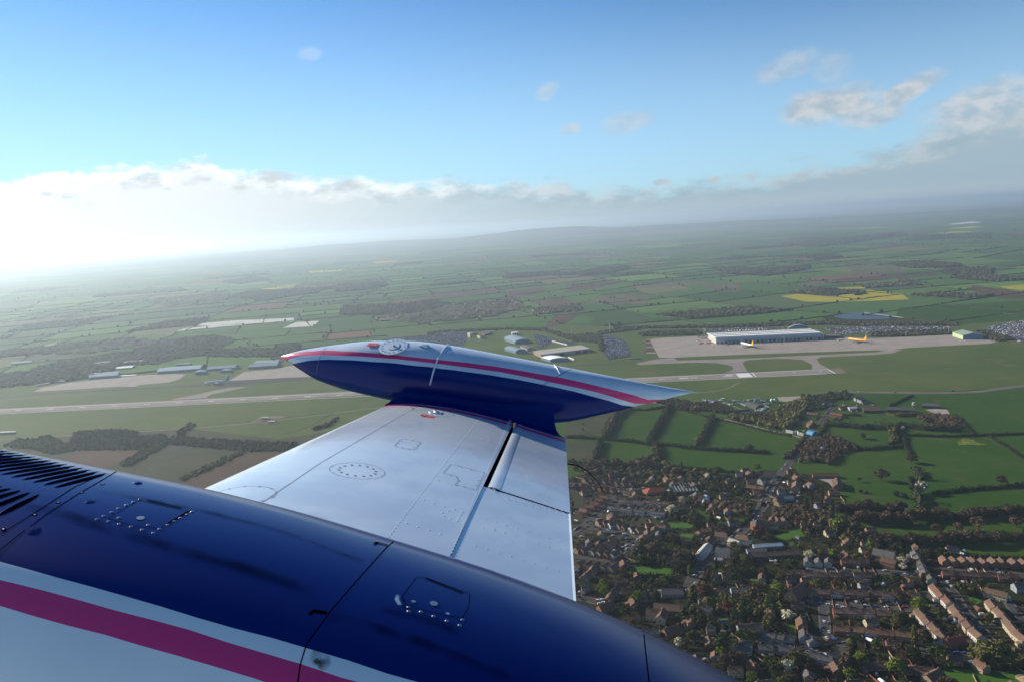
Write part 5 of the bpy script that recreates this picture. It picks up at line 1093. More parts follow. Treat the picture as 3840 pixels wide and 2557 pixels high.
ROOF = {'brown': roof_mat('brown_tiles', (.15, .092, .064), (.11, .07, .05)), 'slate': roof_mat('slate', (.11, .10, .095), (.08, .08, .08)), 'red': roof_mat('red_tiles', (.30, .07, .045), (.25, .065, .045)), 'terra': roof_mat('terracotta_tiles', (.155, .080, .052), (.12, .068, .046)),
        'white': roof_mat('white_sheet_roof', (.86, .88, .86), (.78, .81, .80)), 'pale': roof_mat('pale_sheet_roof', (.44, .42, .36), (.38, .37, .32)), 'bluegrey': roof_mat('blue_grey_roof', (.22, .29, .33), (.18, .24, .28)), 'glass': mat('greenhouse_glass', (.07, .09, .095), .8, spec=.1), 'greenr': roof_mat('green_sheet_roof', (.24, .30, .24), (.2, .26, .2))}
M_GLZ = mat('window_glass', (.02, .025, .03), .15, spec=.6); M_FRM = mat('door_paint', (.10, .06, .05), .6); M_CHY = wm_('chimney_brick', (.20, .10, .07)); M_WFR = wm_('window_white', (.6, .6, .58))
HM = {}
def hmesh(key, fn):
    if key not in HM: HM[key] = fn()
    return HM[key]
def house_parts(wd, dp, eh, rh, style):
    """meshes for a house wd along x (front faces -y), dp deep; gabled roof with its ridge along x, or 'hip'"""
    def walls():
        mb = MB(); x, y = wd/2, dp/2; yb = 0.0
        v = [(-x, -y, -.3), (x, -y, -.3), (x, y, -.3), (-x, y, -.3), (-x, -y, eh), (x, -y, eh), (x, y, eh), (-x, y, eh)]
        if style == 'hip': mb.add(v, [(0, 1, 5, 4), (1, 2, 6, 5), (2, 3, 7, 6), (3, 0, 4, 7)])
        else: mb.add(v+[(-x, 0, eh+rh-.12), (x, 0, eh+rh-.12)], [(0, 1, 5, 4), (1, 2, 6, 9, 5), (2, 3, 7, 6), (3, 0, 4, 8, 7)])
        return mesh('wall', mb.v, mb.f)
    def roof():
        mb = MB(); x, y = wd/2+(.35 if style == 'hip' else .22), dp/2+.4; th = .18; e0 = eh-.4*rh/(dp/2)
        rx = x if style != 'hip' else max(.3, x-dp/2)
        for s_ in (-1, 1):
            mb.add([(-x, s_*y, e0), (x, s_*y, e0), (rx, 0, eh+rh), (-rx, 0, eh+rh)], [(0, 1, 2, 3)] if s_ < 0 else [(1, 0, 3, 2)])
            mb.add([(-x, s_*y, e0-th), (x, s_*y, e0-th), (x, s_*y, e0), (-x, s_*y, e0)], [(0, 1, 2, 3)])
            if style == 'hip': mb.add([(s_*x, -y, e0), (s_*x, y, e0), (s_*rx, 0, eh+rh)], [(0, 1, 2)])
            else: mb.add([(s_*x, -y, e0-th), (s_*x, -y, e0), (s_*x, 0, eh+rh), (s_*x, y, e0), (s_*x, y, e0-th), (s_*x, 0, eh+rh-th)], [(0, 1, 2, 5), (5, 2, 3, 4)])
        mb.box((0, 0, eh+rh+.03), (2*rx, .3, .16))
        return mesh('roof', mb.v, mb.f)
    def chim():
        mb = MB(); mb.box((0, 0, 0), (.95, .65, 2.2)); mb.box((0, 0, 1.16), (1.1, .8, .12)); mb.tube([(-.2, 0, 1.2), (-.2, 0, 1.55)], .12, 6); mb.tube([(.2, 0, 1.2), (.2, 0, 1.55)], .12, 6); return mesh('chimney', mb.v, mb.f)
    k = (wd, dp, eh, rh, style)
    return hmesh(('w',)+k, walls), hmesh(('r',)+k, roof), hmesh('chim', chim)
def win_mesh():
    mb = MB(); mb.box((0, 0, 0), (1.5, .1, 1.2), 0); mb.box((0, -.06, 0), (1.3, .04, 1.0), 1); return mesh('window', mb.v, mb.f, mb.m)
def door_mesh():
    mb = MB(); mb.box((0, 0, 0), (1.0, .12, 2.05), 0); mb.box((0, -.07, .55), (.5, .03, .5), 1); return mesh('door', mb.v, mb.f, mb.m)
WINM, DOORM = win_mesh(), door_mesh()
for q in (M_WFR, M_GLZ): WINM.materials.append(q)
for q in (M_FRM, M_GLZ): DOORM.materials.append(q)
MC = {}
def withmat(me, m_):
    k = (me.name, m_.name)
    if k not in MC:
        c = me.copy(); c.materials.clear(); c.materials.append(m_); MC[k] = c
    return MC[k]
ALLH = []
def house(p, rz, wd, dp, eh, rh, wall, roof, label, group, style='gable', detail=True, chim=(-.36,), name='house'):
    r = empty(name, (p[0], p[1], .35), rz); tag(r, label, 'house', group)
    wme, rme, cme = house_parts(wd, dp, eh, rh, style)
    wo_ = obj('wall', withmat(wme, WALL[wall]), r); ro = obj('roof', withmat(rme, ROOF[roof]), r)
    for c in chim:
        o = obj('chimney', withmat(cme, M_CHY), ro); o.location = (c*wd, 0, eh+rh+.35)
    if detail:
        n = max(2, int(wd/3.2))
        for side in (-1, 1):
            for zz in ((1.5, 4.1) if eh > 4 else (1.5,)):
                for i in range(n):
                    x_ = (i+.5)/n*wd-wd/2
                    if zz < 2 and side < 0 and i == n//2: continue
                    o = obj('window', WINM, r); o.location = (x_, side*(dp/2+.03), zz); o.rotation_euler = (0, 0, 0 if side < 0 else math.pi)
        o = obj('door', DOORM, r); o.location = ((n//2+.5)/n*wd-wd/2, -dp/2-.03, 1.0)
        o = obj('window', WINM, r); o.location = (-wd/2-.03, 0, 3.9 if eh > 4 else 1.6); o.rotation_euler = (0, 0, -math.pi/2)
    ALLH.append((p[0], p[1], max(wd, dp)*.62)); return r
ORD = ['first', 'second', 'third', 'fourth', 'fifth', 'sixth', 'seventh', 'eighth', 'ninth', 'tenth', 'eleventh', 'twelfth', 'thirteenth', 'fourteenth']
rj = random.Random(4)
def ext_mesh():
    mb = MB(); mb.box((0, 0, 1.2), (3.4, 3.2, 2.4)); return mesh('extension', mb.v, mb.f)
def extroof_mesh():
    mb = MB(); mb.add([(-1.9, -1.8, 2.3), (1.9, -1.8, 2.3), (1.9, 1.7, 3.3), (-1.9, 1.7, 3.3), (-1.9, -1.8, 2.15), (1.9, -1.8, 2.15), (1.9, 1.7, 3.1), (-1.9, 1.7, 3.1)], [(0, 1, 2, 3), (7, 6, 5, 4), (0, 4, 5, 1), (1, 5, 6, 2), (3, 7, 4, 0)]); return mesh('extension_roof', mb.v, mb.f)
EXTM, EXTR = ext_mesh(), extroof_mesh()
def fence_mesh():
    mb = MB()
    for k in range(7): mb.box((0, -9+k*3, .95), (.14, .14, 1.9))
    mb.box((0, 0, .9), (.07, 18, 1.6)); return mesh('garden_fence', mb.v, mb.f)
FENM = fence_mesh(); FENC = []
def extras(r, wd, dp, wall, roof):
    if rj.random() < .7:
        s_ = rj.choice((-1, 1)); e = obj('extension', withmat(EXTM, WALL[wall]), r); e.location = (rj.choice((-1, 1))*(wd/2-1.8), -s_*(dp/2+1.5), 0); e.rotation_euler = (0, 0, 0 if s_ > 0 else math.pi)
        q = obj('extension_roof', withmat(EXTR, ROOF[roof]), e)
    r_ = r.rotation_euler[2]
    for s_ in (-1, 1):
        if rj.random() < .62:
            o = obj('garden_fence', withmat(FENM, WALL[rj.choice(('dark', 'buff', 'brick', 'buff'))])); c_, n_ = math.cos(r_), math.sin(r_); lx, ly = wd/2+1.2, s_*(dp/2+11)
            o.location = (r.location.x+lx*c_-ly*n_, r.location.y+lx*n_+ly*c_, .4); o.rotation_euler = (0, 0, r_); tag(o, 'boarded garden fence running back between two houses', 'fence', 'garden fences between the houses')
def hrow(f_, pts, n, wd, dp, desc, wall='buff', roof='brown', eh=5.0, rh=2.6, perp=True, turn=0.0, style='gable', walls=None, detail=True, chim=(-.3,), name='house', frm='left'):
    """n houses along a pixel polyline; perp: gable ends face the street (ridge runs away from it)"""
    g = [P(*q) for q in mp(f_, pts)]; L_ = [0]
    for a, b_ in zip(g[:-1], g[1:]): L_.append(L_[-1]+(b_-a).length)
    for i in range(n):
        s_ = L_[-1]*(i+.5)/n if n > 1 else 0
        for k in range(len(g)-1):
            if s_ <= L_[k+1] or k == len(g)-2: q = (s_-L_[k])/max(1e-6, L_[k+1]-L_[k]); p = g[k].lerp(g[k+1], q); d = g[k+1]-g[k]; break
        a = math.atan2(d.y, d.x)+turn+(math.pi/2 if perp else 0)+rj.gauss(0, .03); p = p+Vector((rj.gauss(0, .6), rj.gauss(0, .9), 0)); sw = .86+.1*rj.random()
        w_ = (walls[i % len(walls)] if walls else wall)
        wn = {'buff': 'buff', 'white': 'white', 'brick': 'red brick', 'cream': 'cream', 'orange': 'orange brick', 'grey': 'grey', 'bluewhite': 'pale blue', 'dark': 'dark'}[w_]
        hs_ = house(p, a, round(wd*(.80 if not perp and 'terrace' not in desc else .88), 1), round(dp*.88, 1), eh*.9, rh*.95, w_, roof, f"{ORD[i]} {wn} house from the {frm} in the {desc}", 'houses in the ' + desc, style, detail, chim, name)
        extras(hs_, wd*.8, dp*.88, w_, roof)
hrow(Z1, [(330, 215), (560, 240), (800, 262), (1090, 290)], 8, 10, 8, 'topmost row beside the aileron', 'buff', walls=['buff', 'brick', 'buff'], turn=-.35)
hrow(Z1, [(190, 330), (370, 325), (560, 355), (820, 392)], 7, 9.5, 8, 'second row from the top', 'brick', 'terra', turn=-.35)
hrow(Z1, [(300, 715), (430, 650), (560, 560), (680, 470)], 5, 12, 8, 'diagonal orange gabled row', 'orange', 'terra', perp=True, turn=0.1, frm='lower end')
hrow(Z1, [(870, 545), (1250, 560), (1600, 585)], 8, 8.6, 8, 'upper white banded terrace', 'white', 'brown', perp=False, rh=1.6)
hrow(Z1, [(700, 645), (1100, 690), (1540, 740)], 9, 8.8, 8, 'lower white banded terrace', 'white', 'slate', perp=False, rh=1.6)
hrow(Z1, [(560, 835), (800, 895), (1000, 930), (1220, 975)], 7, 11, 8.5, 'gabled row under the white terraces', 'buff', 'brown', turn=-.35, walls=['buff', 'brick', 'white'])
hrow(Z1, [(240, 1240), (480, 1290), (860, 1350)], 6, 12, 9, 'dark roofed gabled row', 'buff', 'brown', turn=-.35, walls=['buff', 'brick', 'cream'])
hrow(Z1, [(250, 1465), (500, 1500), (840, 1545)], 5, 12.5, 9, 'lowest gabled row beside the flap', 'buff', 'brown', turn=-.35)
hrow(Z1, [(1180, 1130), (1260, 1060), (1330, 1010), (1480, 930), (1560, 960)], 4, 13, 9, 'cluster at the road bend', 'buff', 'brown', perp=False, turn=.5)
hrow(Z2, [(150, 330), (270, 220), (320, 130)], 2, 15, 9, 'pair left of the yellow green tree', 'buff', 'terra', perp=False)
hrow(Z2, [(540, 640), (620, 520)], 2, 14, 9, 'pair above the nacelle edge', 'brick', 'brown', perp=False)
hrow(B7, [(280, 300), (420, 300), (560, 305)], 3, 11, 8, 'white gabled trio in the upper right row', 'white', 'slate', perp=True, turn=-.15)
hrow(B7, [(640, 300), (900, 305)], 3, 12, 8, 'brick upper right trio', 'brick', 'brown', perp=False)
hrow(B7, [(70, 410), (500, 425), (960, 425)], 8, 12.5, 8, 'second long row on the right', 'white', 'brown', perp=False, walls=['brick', 'orange', 'white', 'buff'])
hrow(B7, [(310, 580), (700, 600), (1000, 610), (1370, 625)], 9, 12.5, 8.5, 'third long row on the right', 'white', 'brown', perp=False, walls=['buff', 'brick', 'white', 'brick'])
hrow(B7, [(560, 770), (900, 780), (1230, 800)], 5, 14.5, 9, 'fourth row on the right', 'white', 'brown', perp=False, walls=['brick', 'buff', 'white', 'orange'])
hrow(B7, [(560, 930), (900, 965), (1290, 1005)], 5, 15, 9.5, 'fifth row on the right', 'brick', 'terra', perp=False, walls=['brick', 'buff', 'white'])
hrow(B7, [(1310, 210), (1370, 310), (1430, 410), (1490, 490)], 6, 8.5, 9, 'upper diagonal terrace', 'white', 'slate', perp=False, frm='top', walls=['white', 'brick', 'cream'])
hrow(B7, [(1500, 540), (1590, 640), (1650, 700)], 3, 14.5, 9, 'middle diagonal terrace', 'white', 'terra', perp=False, frm='top')
hrow(B7, [(1690, 745), (1780, 850), (1860, 950), (1930, 1010)], 4, 15, 9, 'lower diagonal terrace', 'cream', 'brown', perp=False, frm='top', walls=['cream', 'white'])
hrow(B7, [(1370, 780), (1450, 870), (1590, 1040)], 4, 14.5, 9, 'left diagonal terrace', 'cream', 'brown', perp=False, frm='top', walls=['cream', 'white'])
hrow(B7, [(2030, 690), (2160, 830), (2260, 950), (2380, 1050)], 5, 16, 9, 'right edge diagonal terrace', 'cream', 'brown', perp=False, frm='top')
hrow(B7, [(1550, 285), (1900, 300), (2400, 320)], 9, 12, 8, 'orange gabled row', 'orange', 'brown', perp=True, turn=.1, frm='left')
hrow(B7, [(1600, 415), (1900, 430), (2280, 450)], 8, 12, 8, 'row facing the orange gabled row', 'brick', 'terra', perp=False)
hrow(B8, [(1600, 520), (1760, 510)], 2, 14, 9, 'pair below the garden conifers', 'grey', 'brown', perp=False)
hrow(B8, [(1640, 650), (1600, 740)], 2, 14, 9, 'white gabled cottage pair', 'white', 'slate', perp=True, turn=.9, frm='top')
hrow(B8, [(1740, 590), (1850, 590), (1960, 610), (2060, 620)], 4, 11, 8, 'upper slate roofed cottages', 'grey', 'slate', perp=False)
hrow(B8, [(1770, 690), (1880, 700), (2040, 710)], 3, 14, 9, 'lower slate roofed cottages', 'grey', 'slate', perp=False)
hrow(B8, [(2180, 600), (2230, 640)], 2, 12, 9, 'pale pair above the dark hedge', 'grey', 'slate', perp=False)
hrow(B7, [(375, 1200), (530, 1225)], 2, 13, 9, 'blue white pair at the bottom right', 'bluewhite', 'slate', perp=False)
hrow(B7, [(590, 1200), (690, 1205)], 1, 17, 9, 'plain row below the pale turning circle', 'grey', 'slate', perp=False)
hrow(B7, [(870, 1260), (1100, 1260)], 2, 22, 9, 'long brown roofed pair at the bottom', 'buff', 'brown', perp=False, eh=3)
hrow(B7, [(1230, 1300), (1460, 1310)], 2, 20, 9, 'brown roofed pair below the greenhouse frame', 'buff', 'brown', perp=False, eh=3)
hrow(X3, [(1480, 600), (1560, 700)], 2, 13, 9, 'slate roofed pair below the white barn', 'buff', 'slate', perp=True, turn=.6)
hrow(X3, [(950, 400), (1230, 440)], 2, 17, 10, 'old village corner pair', 'brick', 'terra', perp=False)
hrow(X3, [(1330, 990), (1480, 1010), (1640, 1010)], 3, 13, 9, 'gabled trio right of the tall house', 'buff', 'brown', perp=True, turn=.1)
hrow(Z6, [(120, 430), (240, 440)], 2, 14, 9, 'pale pair beside the upper village street', 'buff', 'brown', perp=False)
hrow(Z6, [(360, 290), (440, 260)], 2, 14, 9, 'white pair at the top of the village', 'white', 'slate', perp=False)
hrow(Z6, [(490, 440), (600, 455)], 2, 17, 10, 'orange roofed farmhouse pair', 'orange', 'terra', perp=False)
hrow(Z6, [(840, 200), (960, 250)], 3, 14, 9, 'dark roofed trio near the farm sheds', 'grey', 'slate', perp=True)
hrow(Z6, [(130, 560), (160, 620), (190, 530)], 2, 18, 9, 'red roofed pair above the blue tarpaulin', 'brick', 'terra', perp=False, turn=.2)
hrow(Z6, [(580, 330), (860, 320)], 3, 16, 8, 'low outbuildings of the upper village', 'buff', 'brown', perp=False, eh=3)
hrow(Z5, [(30, 400), (120, 400)], 2, 13, 9, 'red roofed pair on the museum road', 'brick', 'terra', perp=True)
def single(f_, x, y, rz, wd, dp, eh, rh, wall, roof, label, name='house', style='gable', chim=(-.36, .36), cat=None):
    r = house(P(*f_(x, y)), rz, wd, dp, eh, rh, wall, roof, label, None, style, True, chim, name)
    if cat: r['category'] = cat
    return r
single(X3, 1145, 1110, .25, 13, 11, 8.5, 3.5, 'brick', 'slate', 'tall three storey red brick house with a hipped slate roof', style='hip')
single(Z1, 1385, 380, .2, 26, 16, 3.2, 4, 'brick', 'red', 'wide low clinic with a bright red hipped roof', 'clinic', 'hip', (), 'clinic')
single(Z3, 600, 290, -.6, 12, 8, 5.5, 3.6, 'cream', 'brown', 'cream double gabled cottage in the village centre')
single(Z3, 800, 380, -.9, 13, 8, 5, 2.5, 'cream', 'pale', 'cream cottage with a pale roof near the crossroads')
single(Z3, 930, 330, -.7, 17, 9, 5.5, 3.2, 'white', 'brown', 'bright white hipped house with bay windows', style='hip')
single(Z3, 640, 530, -.5, 15, 9, 5.5, 3.8, 'white', 'slate', 'white gabled inn beside the dark car park')
single(Z3, 600, 610, -.1, 12, 6, 3, 1.6, 'white', 'pale', 'low white flat extension in front of the inn', 'outbuilding', chim=())
single(Z3, 580, 170, .9, 9, 8, 5, 3.5, 'orange', 'brown', 'small orange fronted house behind the cream cottage')
single(Z3, 590, 1150, -.1, 18, 12, 6.2, 4.2, 'bluewhite', 'brown', 'large white house with three chimneys among tall trees', style='hip', chim=(-.4, 0, .4))
single(Z3, 920, 1090, -.1, 21, 9, 4, 2.6, 'bluewhite', 'slate', 'long white outbuilding with a slate roof beside the large white house', 'outbuilding', chim=())
single(B8, 850, 400, -.25, 17, 10, 6, 3.4, 'cream', 'brown', 'large cream house with two gables close to the nacelle')
single(B8, 900, 420, 1.2, 15, 8, 6, 3.4, 'cream', 'brown', 'cream cross wing joined to the large cream house', chim=())
single(B8, 960, 340, -.3, 26, 11, 4, 3.6, 'orange', 'brown', 'long orange brick building behind the cream house', 'barn', chim=(), cat='barn')
single(B8, 990, 190, -.1, 20, 11, 3.5, 3, 'grey', 'slate', 'grey roofed bungalow with a white wall beside it', 'bungalow', chim=(.3,))
single(B8, 400, 335, .5, 14, 8, 5, 3, 'orange', 'brown', 'orange gabled house cut by the nacelle edge')
single(B8, 990, 545, .4, 16, 8, 5, 3, 'brick', 'brown', 'dark brick house at the foot of the pale drive')
single(Z3, 1400, 560, 0, 46, 9, 5, 2.2, 'dark', 'brown', 'long dark brown terrace block behind the parked vans', 'terrace_block', chim=(-.3, 0, .3))
single(Z3, 1290, 410, 0, 30, 8, 3.5, 1.5, 'grey', 'bluegrey', 'low grey roofed workshop in the village centre', 'workshop', chim=(), cat='workshop')
single(Z3, 1120, 480, 0, 20, 8, 3.5, 1.5, 'bluewhite', 'slate', 'low blue grey shed left of the workshop', 'shed', chim=(), cat='shed')
single(Z3, 350, 510, 1.0, 30, 9, 5.5, 2.4, 'bluewhite', 'pale', 'long pale roofed row standing across the dark car park', 'shop_row', chim=(), cat='shops')
single(Z3, 430, 370, 1.1, 16, 10, 5, 3, 'brick', 'terra', 'brick house with terracotta roof above the car park')
single(X3, 1205, 300, .7, 9, 8, 5.5, 3.6, 'white', 'slate', 'small white cottage at the bend of the lane')
single(X3, 1360, 175, -.3, 16, 9, 4.5, 4, 'cream', 'brown', 'cream gabled cottage in the wooded corner')
single(X3, 1640, 590, 0, 16, 7, 3.5, 2, 'bluewhite', 'bluegrey', 'long pale blue conservatory like shed', 'shed', chim=(), cat='shed')
single(X2, 215, 215, 1.2, 18, 10, 5.5, 4, 'buff', 'brown', 'large farmhouse left of the L shaped barn')
single(X2, 600, 190, 1.25, 26, 11, 4.5, 4.5, 'brick', 'brown', 'tall brown barn casting a long black shadow on the field', 'barn', chim=(), cat='barn')
single(X2, 490, 100, -.2, 32, 8, 3.5, 2.5, 'brick', 'terra', 'long low red brick barn behind the farmyard', 'barn', chim=(), cat='barn')
single(X2, 1040, 880, -.7, 20, 12, 6.5, 4.5, 'buff', 'slate', 'big brown gabled house at the end of the upper row')
single(X2, 1085, 930, -.8, 14, 9, 5, 3, 'orange', 'brown', 'smaller orange gable in front of the big gabled house')
single(B7, 215, 600, .7, 20, 13, 5, 6, 'dark', 'brown', 'steep roofed dark house left of the third row')
single(B7, 265, 890, 1.4, 12, 8, 5, 3, 'orange', 'brown', 'orange roofed house beside the small green lawn')
single(B7, 290, 1010, 1.3, 12, 8, 5.5, 3, 'grey', 'slate', 'grey gabled house above the dark hedge mass')
single(B7, 1500, 1390, .5, 16, 9, 5, 3, 'buff', 'brown', 'brown house at the bottom edge right of the lawn wall')
single(B7, 1700, 1050, .2, 15, 9, 4, 3, 'brick', 'red', 'dark red roofed house left of the pale yard')
single(B7, 2090, 610, -.8, 18, 8, 5, 3, 'cream', 'brown', 'pale gabled house above the right edge terrace')
single(B7, 2340, 540, 0, 16, 9, 5, 3, 'grey', 'slate', 'grey house at the right edge')
def shed2(f_, p, q, dp, eh, rh, wall, roof, label, name, cat):
    g0, g1 = P(*f_(*p)), P(*f_(*q)); d = g1-g0; c = (g0+g1)/2; n_ = Vector((-d.y, d.x, 0)).normalized(); n_ = n_ if n_.y > 0 else -n_; c = c+n_*dp/2
    r = house(c, math.atan2(d.y, d.x), round(d.length, 1), dp, eh, rh, wall, roof, label, None, 'gable', True, (), name); r['category'] = cat
shed2(Z6, (1285, 372), (1690, 385), 14, 4.5, 3, 'dark', 'slate', 'longest farm shed with a grey ridge and white gable', 'farm_shed', 'shed')
shed2(Z6, (1795, 312), (2045, 325), 12, 4.5, 3, 'dark', 'slate', 'farm shed furthest right beside the pale yard', 'farm_shed', 'shed')
shed2(Z6, (940, 385), (1190, 388), 22, 4.5, 5, 'dark', 'brown', 'broad brown roofed farm building left of the long sheds', 'farm_building', 'barn')
single(Z6, 770, 340, 0, 13, 10, 4, 2, 'bluewhite', 'pale', 'small pale green shed in the upper village', 'shed', chim=(), cat='shed')
# white garden walls etc.
def wall_run(f_, pts, hgt, th, m_, label, cat='wall', name='garden_wall'):
    g = [P(*q) for q in mp(f_, pts)]; mb = MB()
    for a, b_ in zip(g[:-1], g[1:]):
        d = b_-a; mb.box(((a.x+b_.x)/2, (a.y+b_.y)/2, hgt/2+.2), (d.length+th, th, hgt+.4), 0, math.atan2(d.y, d.x)); mb.box(((a.x+b_.x)/2, (a.y+b_.y)/2, hgt+.45), (d.length+th, th+.15, .1), 0, math.atan2(d.y, d.x))
    return tag(mb.build(name, [m_]), label, cat)
wall_run(Z5, [(1640, 805), (1760, 830), (1830, 825), (1860, 855), (1940, 870)], 4.5, 1.2, WALL['white'], 'bright white stepped wall beside the road junction')
wall_run(Z2, [(1200, 480), (1380, 492), (1510, 488)], 3, .6, WALL['white'], 'white wall running left from the grey roofed bungalow')
wall_run(B7, [(1105, 95), (1130, 140), (1165, 190)], 2, .5, WALL['buff'], 'pale wall slanting down behind the big gabled house')
wall_run(B7, [(1440, 1160), (1490, 1250), (1500, 1265)], 2, .5, WALL['buff'], 'pale wall at the right of the lower garden')
wall_run(B7, [(2000, 530), (2080, 590), (2130, 640)], 2, .5, WALL['cream'], 'pale wall above the right edge gabled house')
wall_run(B7, [(1090, 1180), (1120, 1235)], 2, .4, WALL['cream'], 'thin pale wall left of the greenhouse frame')
wall_run(B8, [(1040, 525), (1150, 545), (1300, 580), (1370, 590)], 1.8, .5, WALL['buff'], 'long pale wall beside the drive near the nacelle')
wall_run(X3, [(800, 570), (1000, 590), (1200, 625), (1400, 630)], 1.6, .5, WALL['buff'], 'brown wall crossing the village gardens')
wall_run(Z3, [(500, 430), (440, 465), (700, 470)], 1.6, .5, WALL['brick'], 'red brick wall enclosing the dark car park')
# glasshouse of many ridges, polytunnel, domes
r = empty('glasshouse', P(*B6(1240, 262)), 0); tag(r, 'glasshouse of eight white ridged bays beside the red roofed clinic', 'glasshouse'); a0_, a1_ = P(*B6(1112, 262)), P(*B6(1375, 268)); bw = (a1_-a0_).length/8
for i in range(8):
    mb = MB(); x0 = -bw*4+i*bw; dpt = 34
    mb.add([(x0, 0, 0), (x0+bw, 0, 0), (x0+bw, 0, 2.6), (x0+bw/2, 0, 4.4), (x0, 0, 2.6), (x0, dpt, 0), (x0+bw, dpt, 0), (x0+bw, dpt, 2.6), (x0+bw/2, dpt, 4.4), (x0, dpt, 2.6)], [(0, 1, 2, 3, 4), (5, 9, 8, 7, 6), (0, 4, 9, 5), (1, 6, 7, 2)])
    mb.add([(x0, 0, 2.6), (x0+bw/2, 0, 4.4), (x0+bw/2, dpt, 4.4), (x0, dpt, 2.6)], [(0, 1, 2, 3)], 0); mb.add([(x0+bw, 0, 2.6), (x0+bw/2, 0, 4.4), (x0+bw/2, dpt, 4.4), (x0+bw, dpt, 2.6)], [(3, 2, 1, 0)], 0)
    for k in range(7): mb.box((x0+bw/2, k*dpt/6, 3.55), (.12, .12, 1.9), 1)
    mb.build('bay', [ROOF['glass'], ROOF['pale']], r)
def tunnel(f_, x, y, rz, wd, ln, hg, m_, label, name='polytunnel', cat='polytunnel'):
    p = P(*f_(x, y)); mb = MB(); n = 12; m2_ = 10; rws = []
    for j in range(m2_+1):
        yy = -ln/2+ln*j/m2_; rws.append([(wd/2*math.cos(math.pi*k/n), yy, hg*math.sin(math.pi*k/n)*(1 if 0 < j < m2_ else .97)) for k in range(n+1)])
    mb.grid(rws); mb.add(rws[0], [tuple(range(n+1))]); mb.add(rws[-1], [tuple(range(n+1))])
    for j in range(0, m2_+1, 2): mb.tube([(wd/2*1.01*math.cos(math.pi*k/n), -ln/2+ln*j/m2_, hg*1.01*math.sin(math.pi*k/n)) for k in range(n+1)], .09, 4)
    o = mb.build(name, [m_], None, True); o.location = (p.x, p.y, .4); o.rotation_euler = (0, 0, rz); return tag(o, label, cat)
tunnel(B6, 1428, 335, -.25, 9, 24, 4.2, WALL['bluewhite'], 'white polytunnel standing among brown trees')
tunnel(Z5, 2100, 840, .3, 12, 14, 6, mat('blue_sheet', (.03, .22, .42), .6), 'bright blue domed tarpaulin by the road junction', 'tarpaulin', 'tarpaulin')
tunnel(Z5, 2240, 1110, .2, 12, 16, 5, wm_('blue_roof', (.20, .30, .40)), 'pale blue rounded roof in the orchard', 'barrel_shed', 'shed')
tunnel(Z5, 1075, 355, .4, 22, 34, 7, ROOF['slate'], 'dark rounded hut between the parked museum jets', 'barrel_hut', 'hut')
tunnel(B3, 855, 268+0, 0, 1, 1, 1, ROOF['slate'], 'x') if False else None
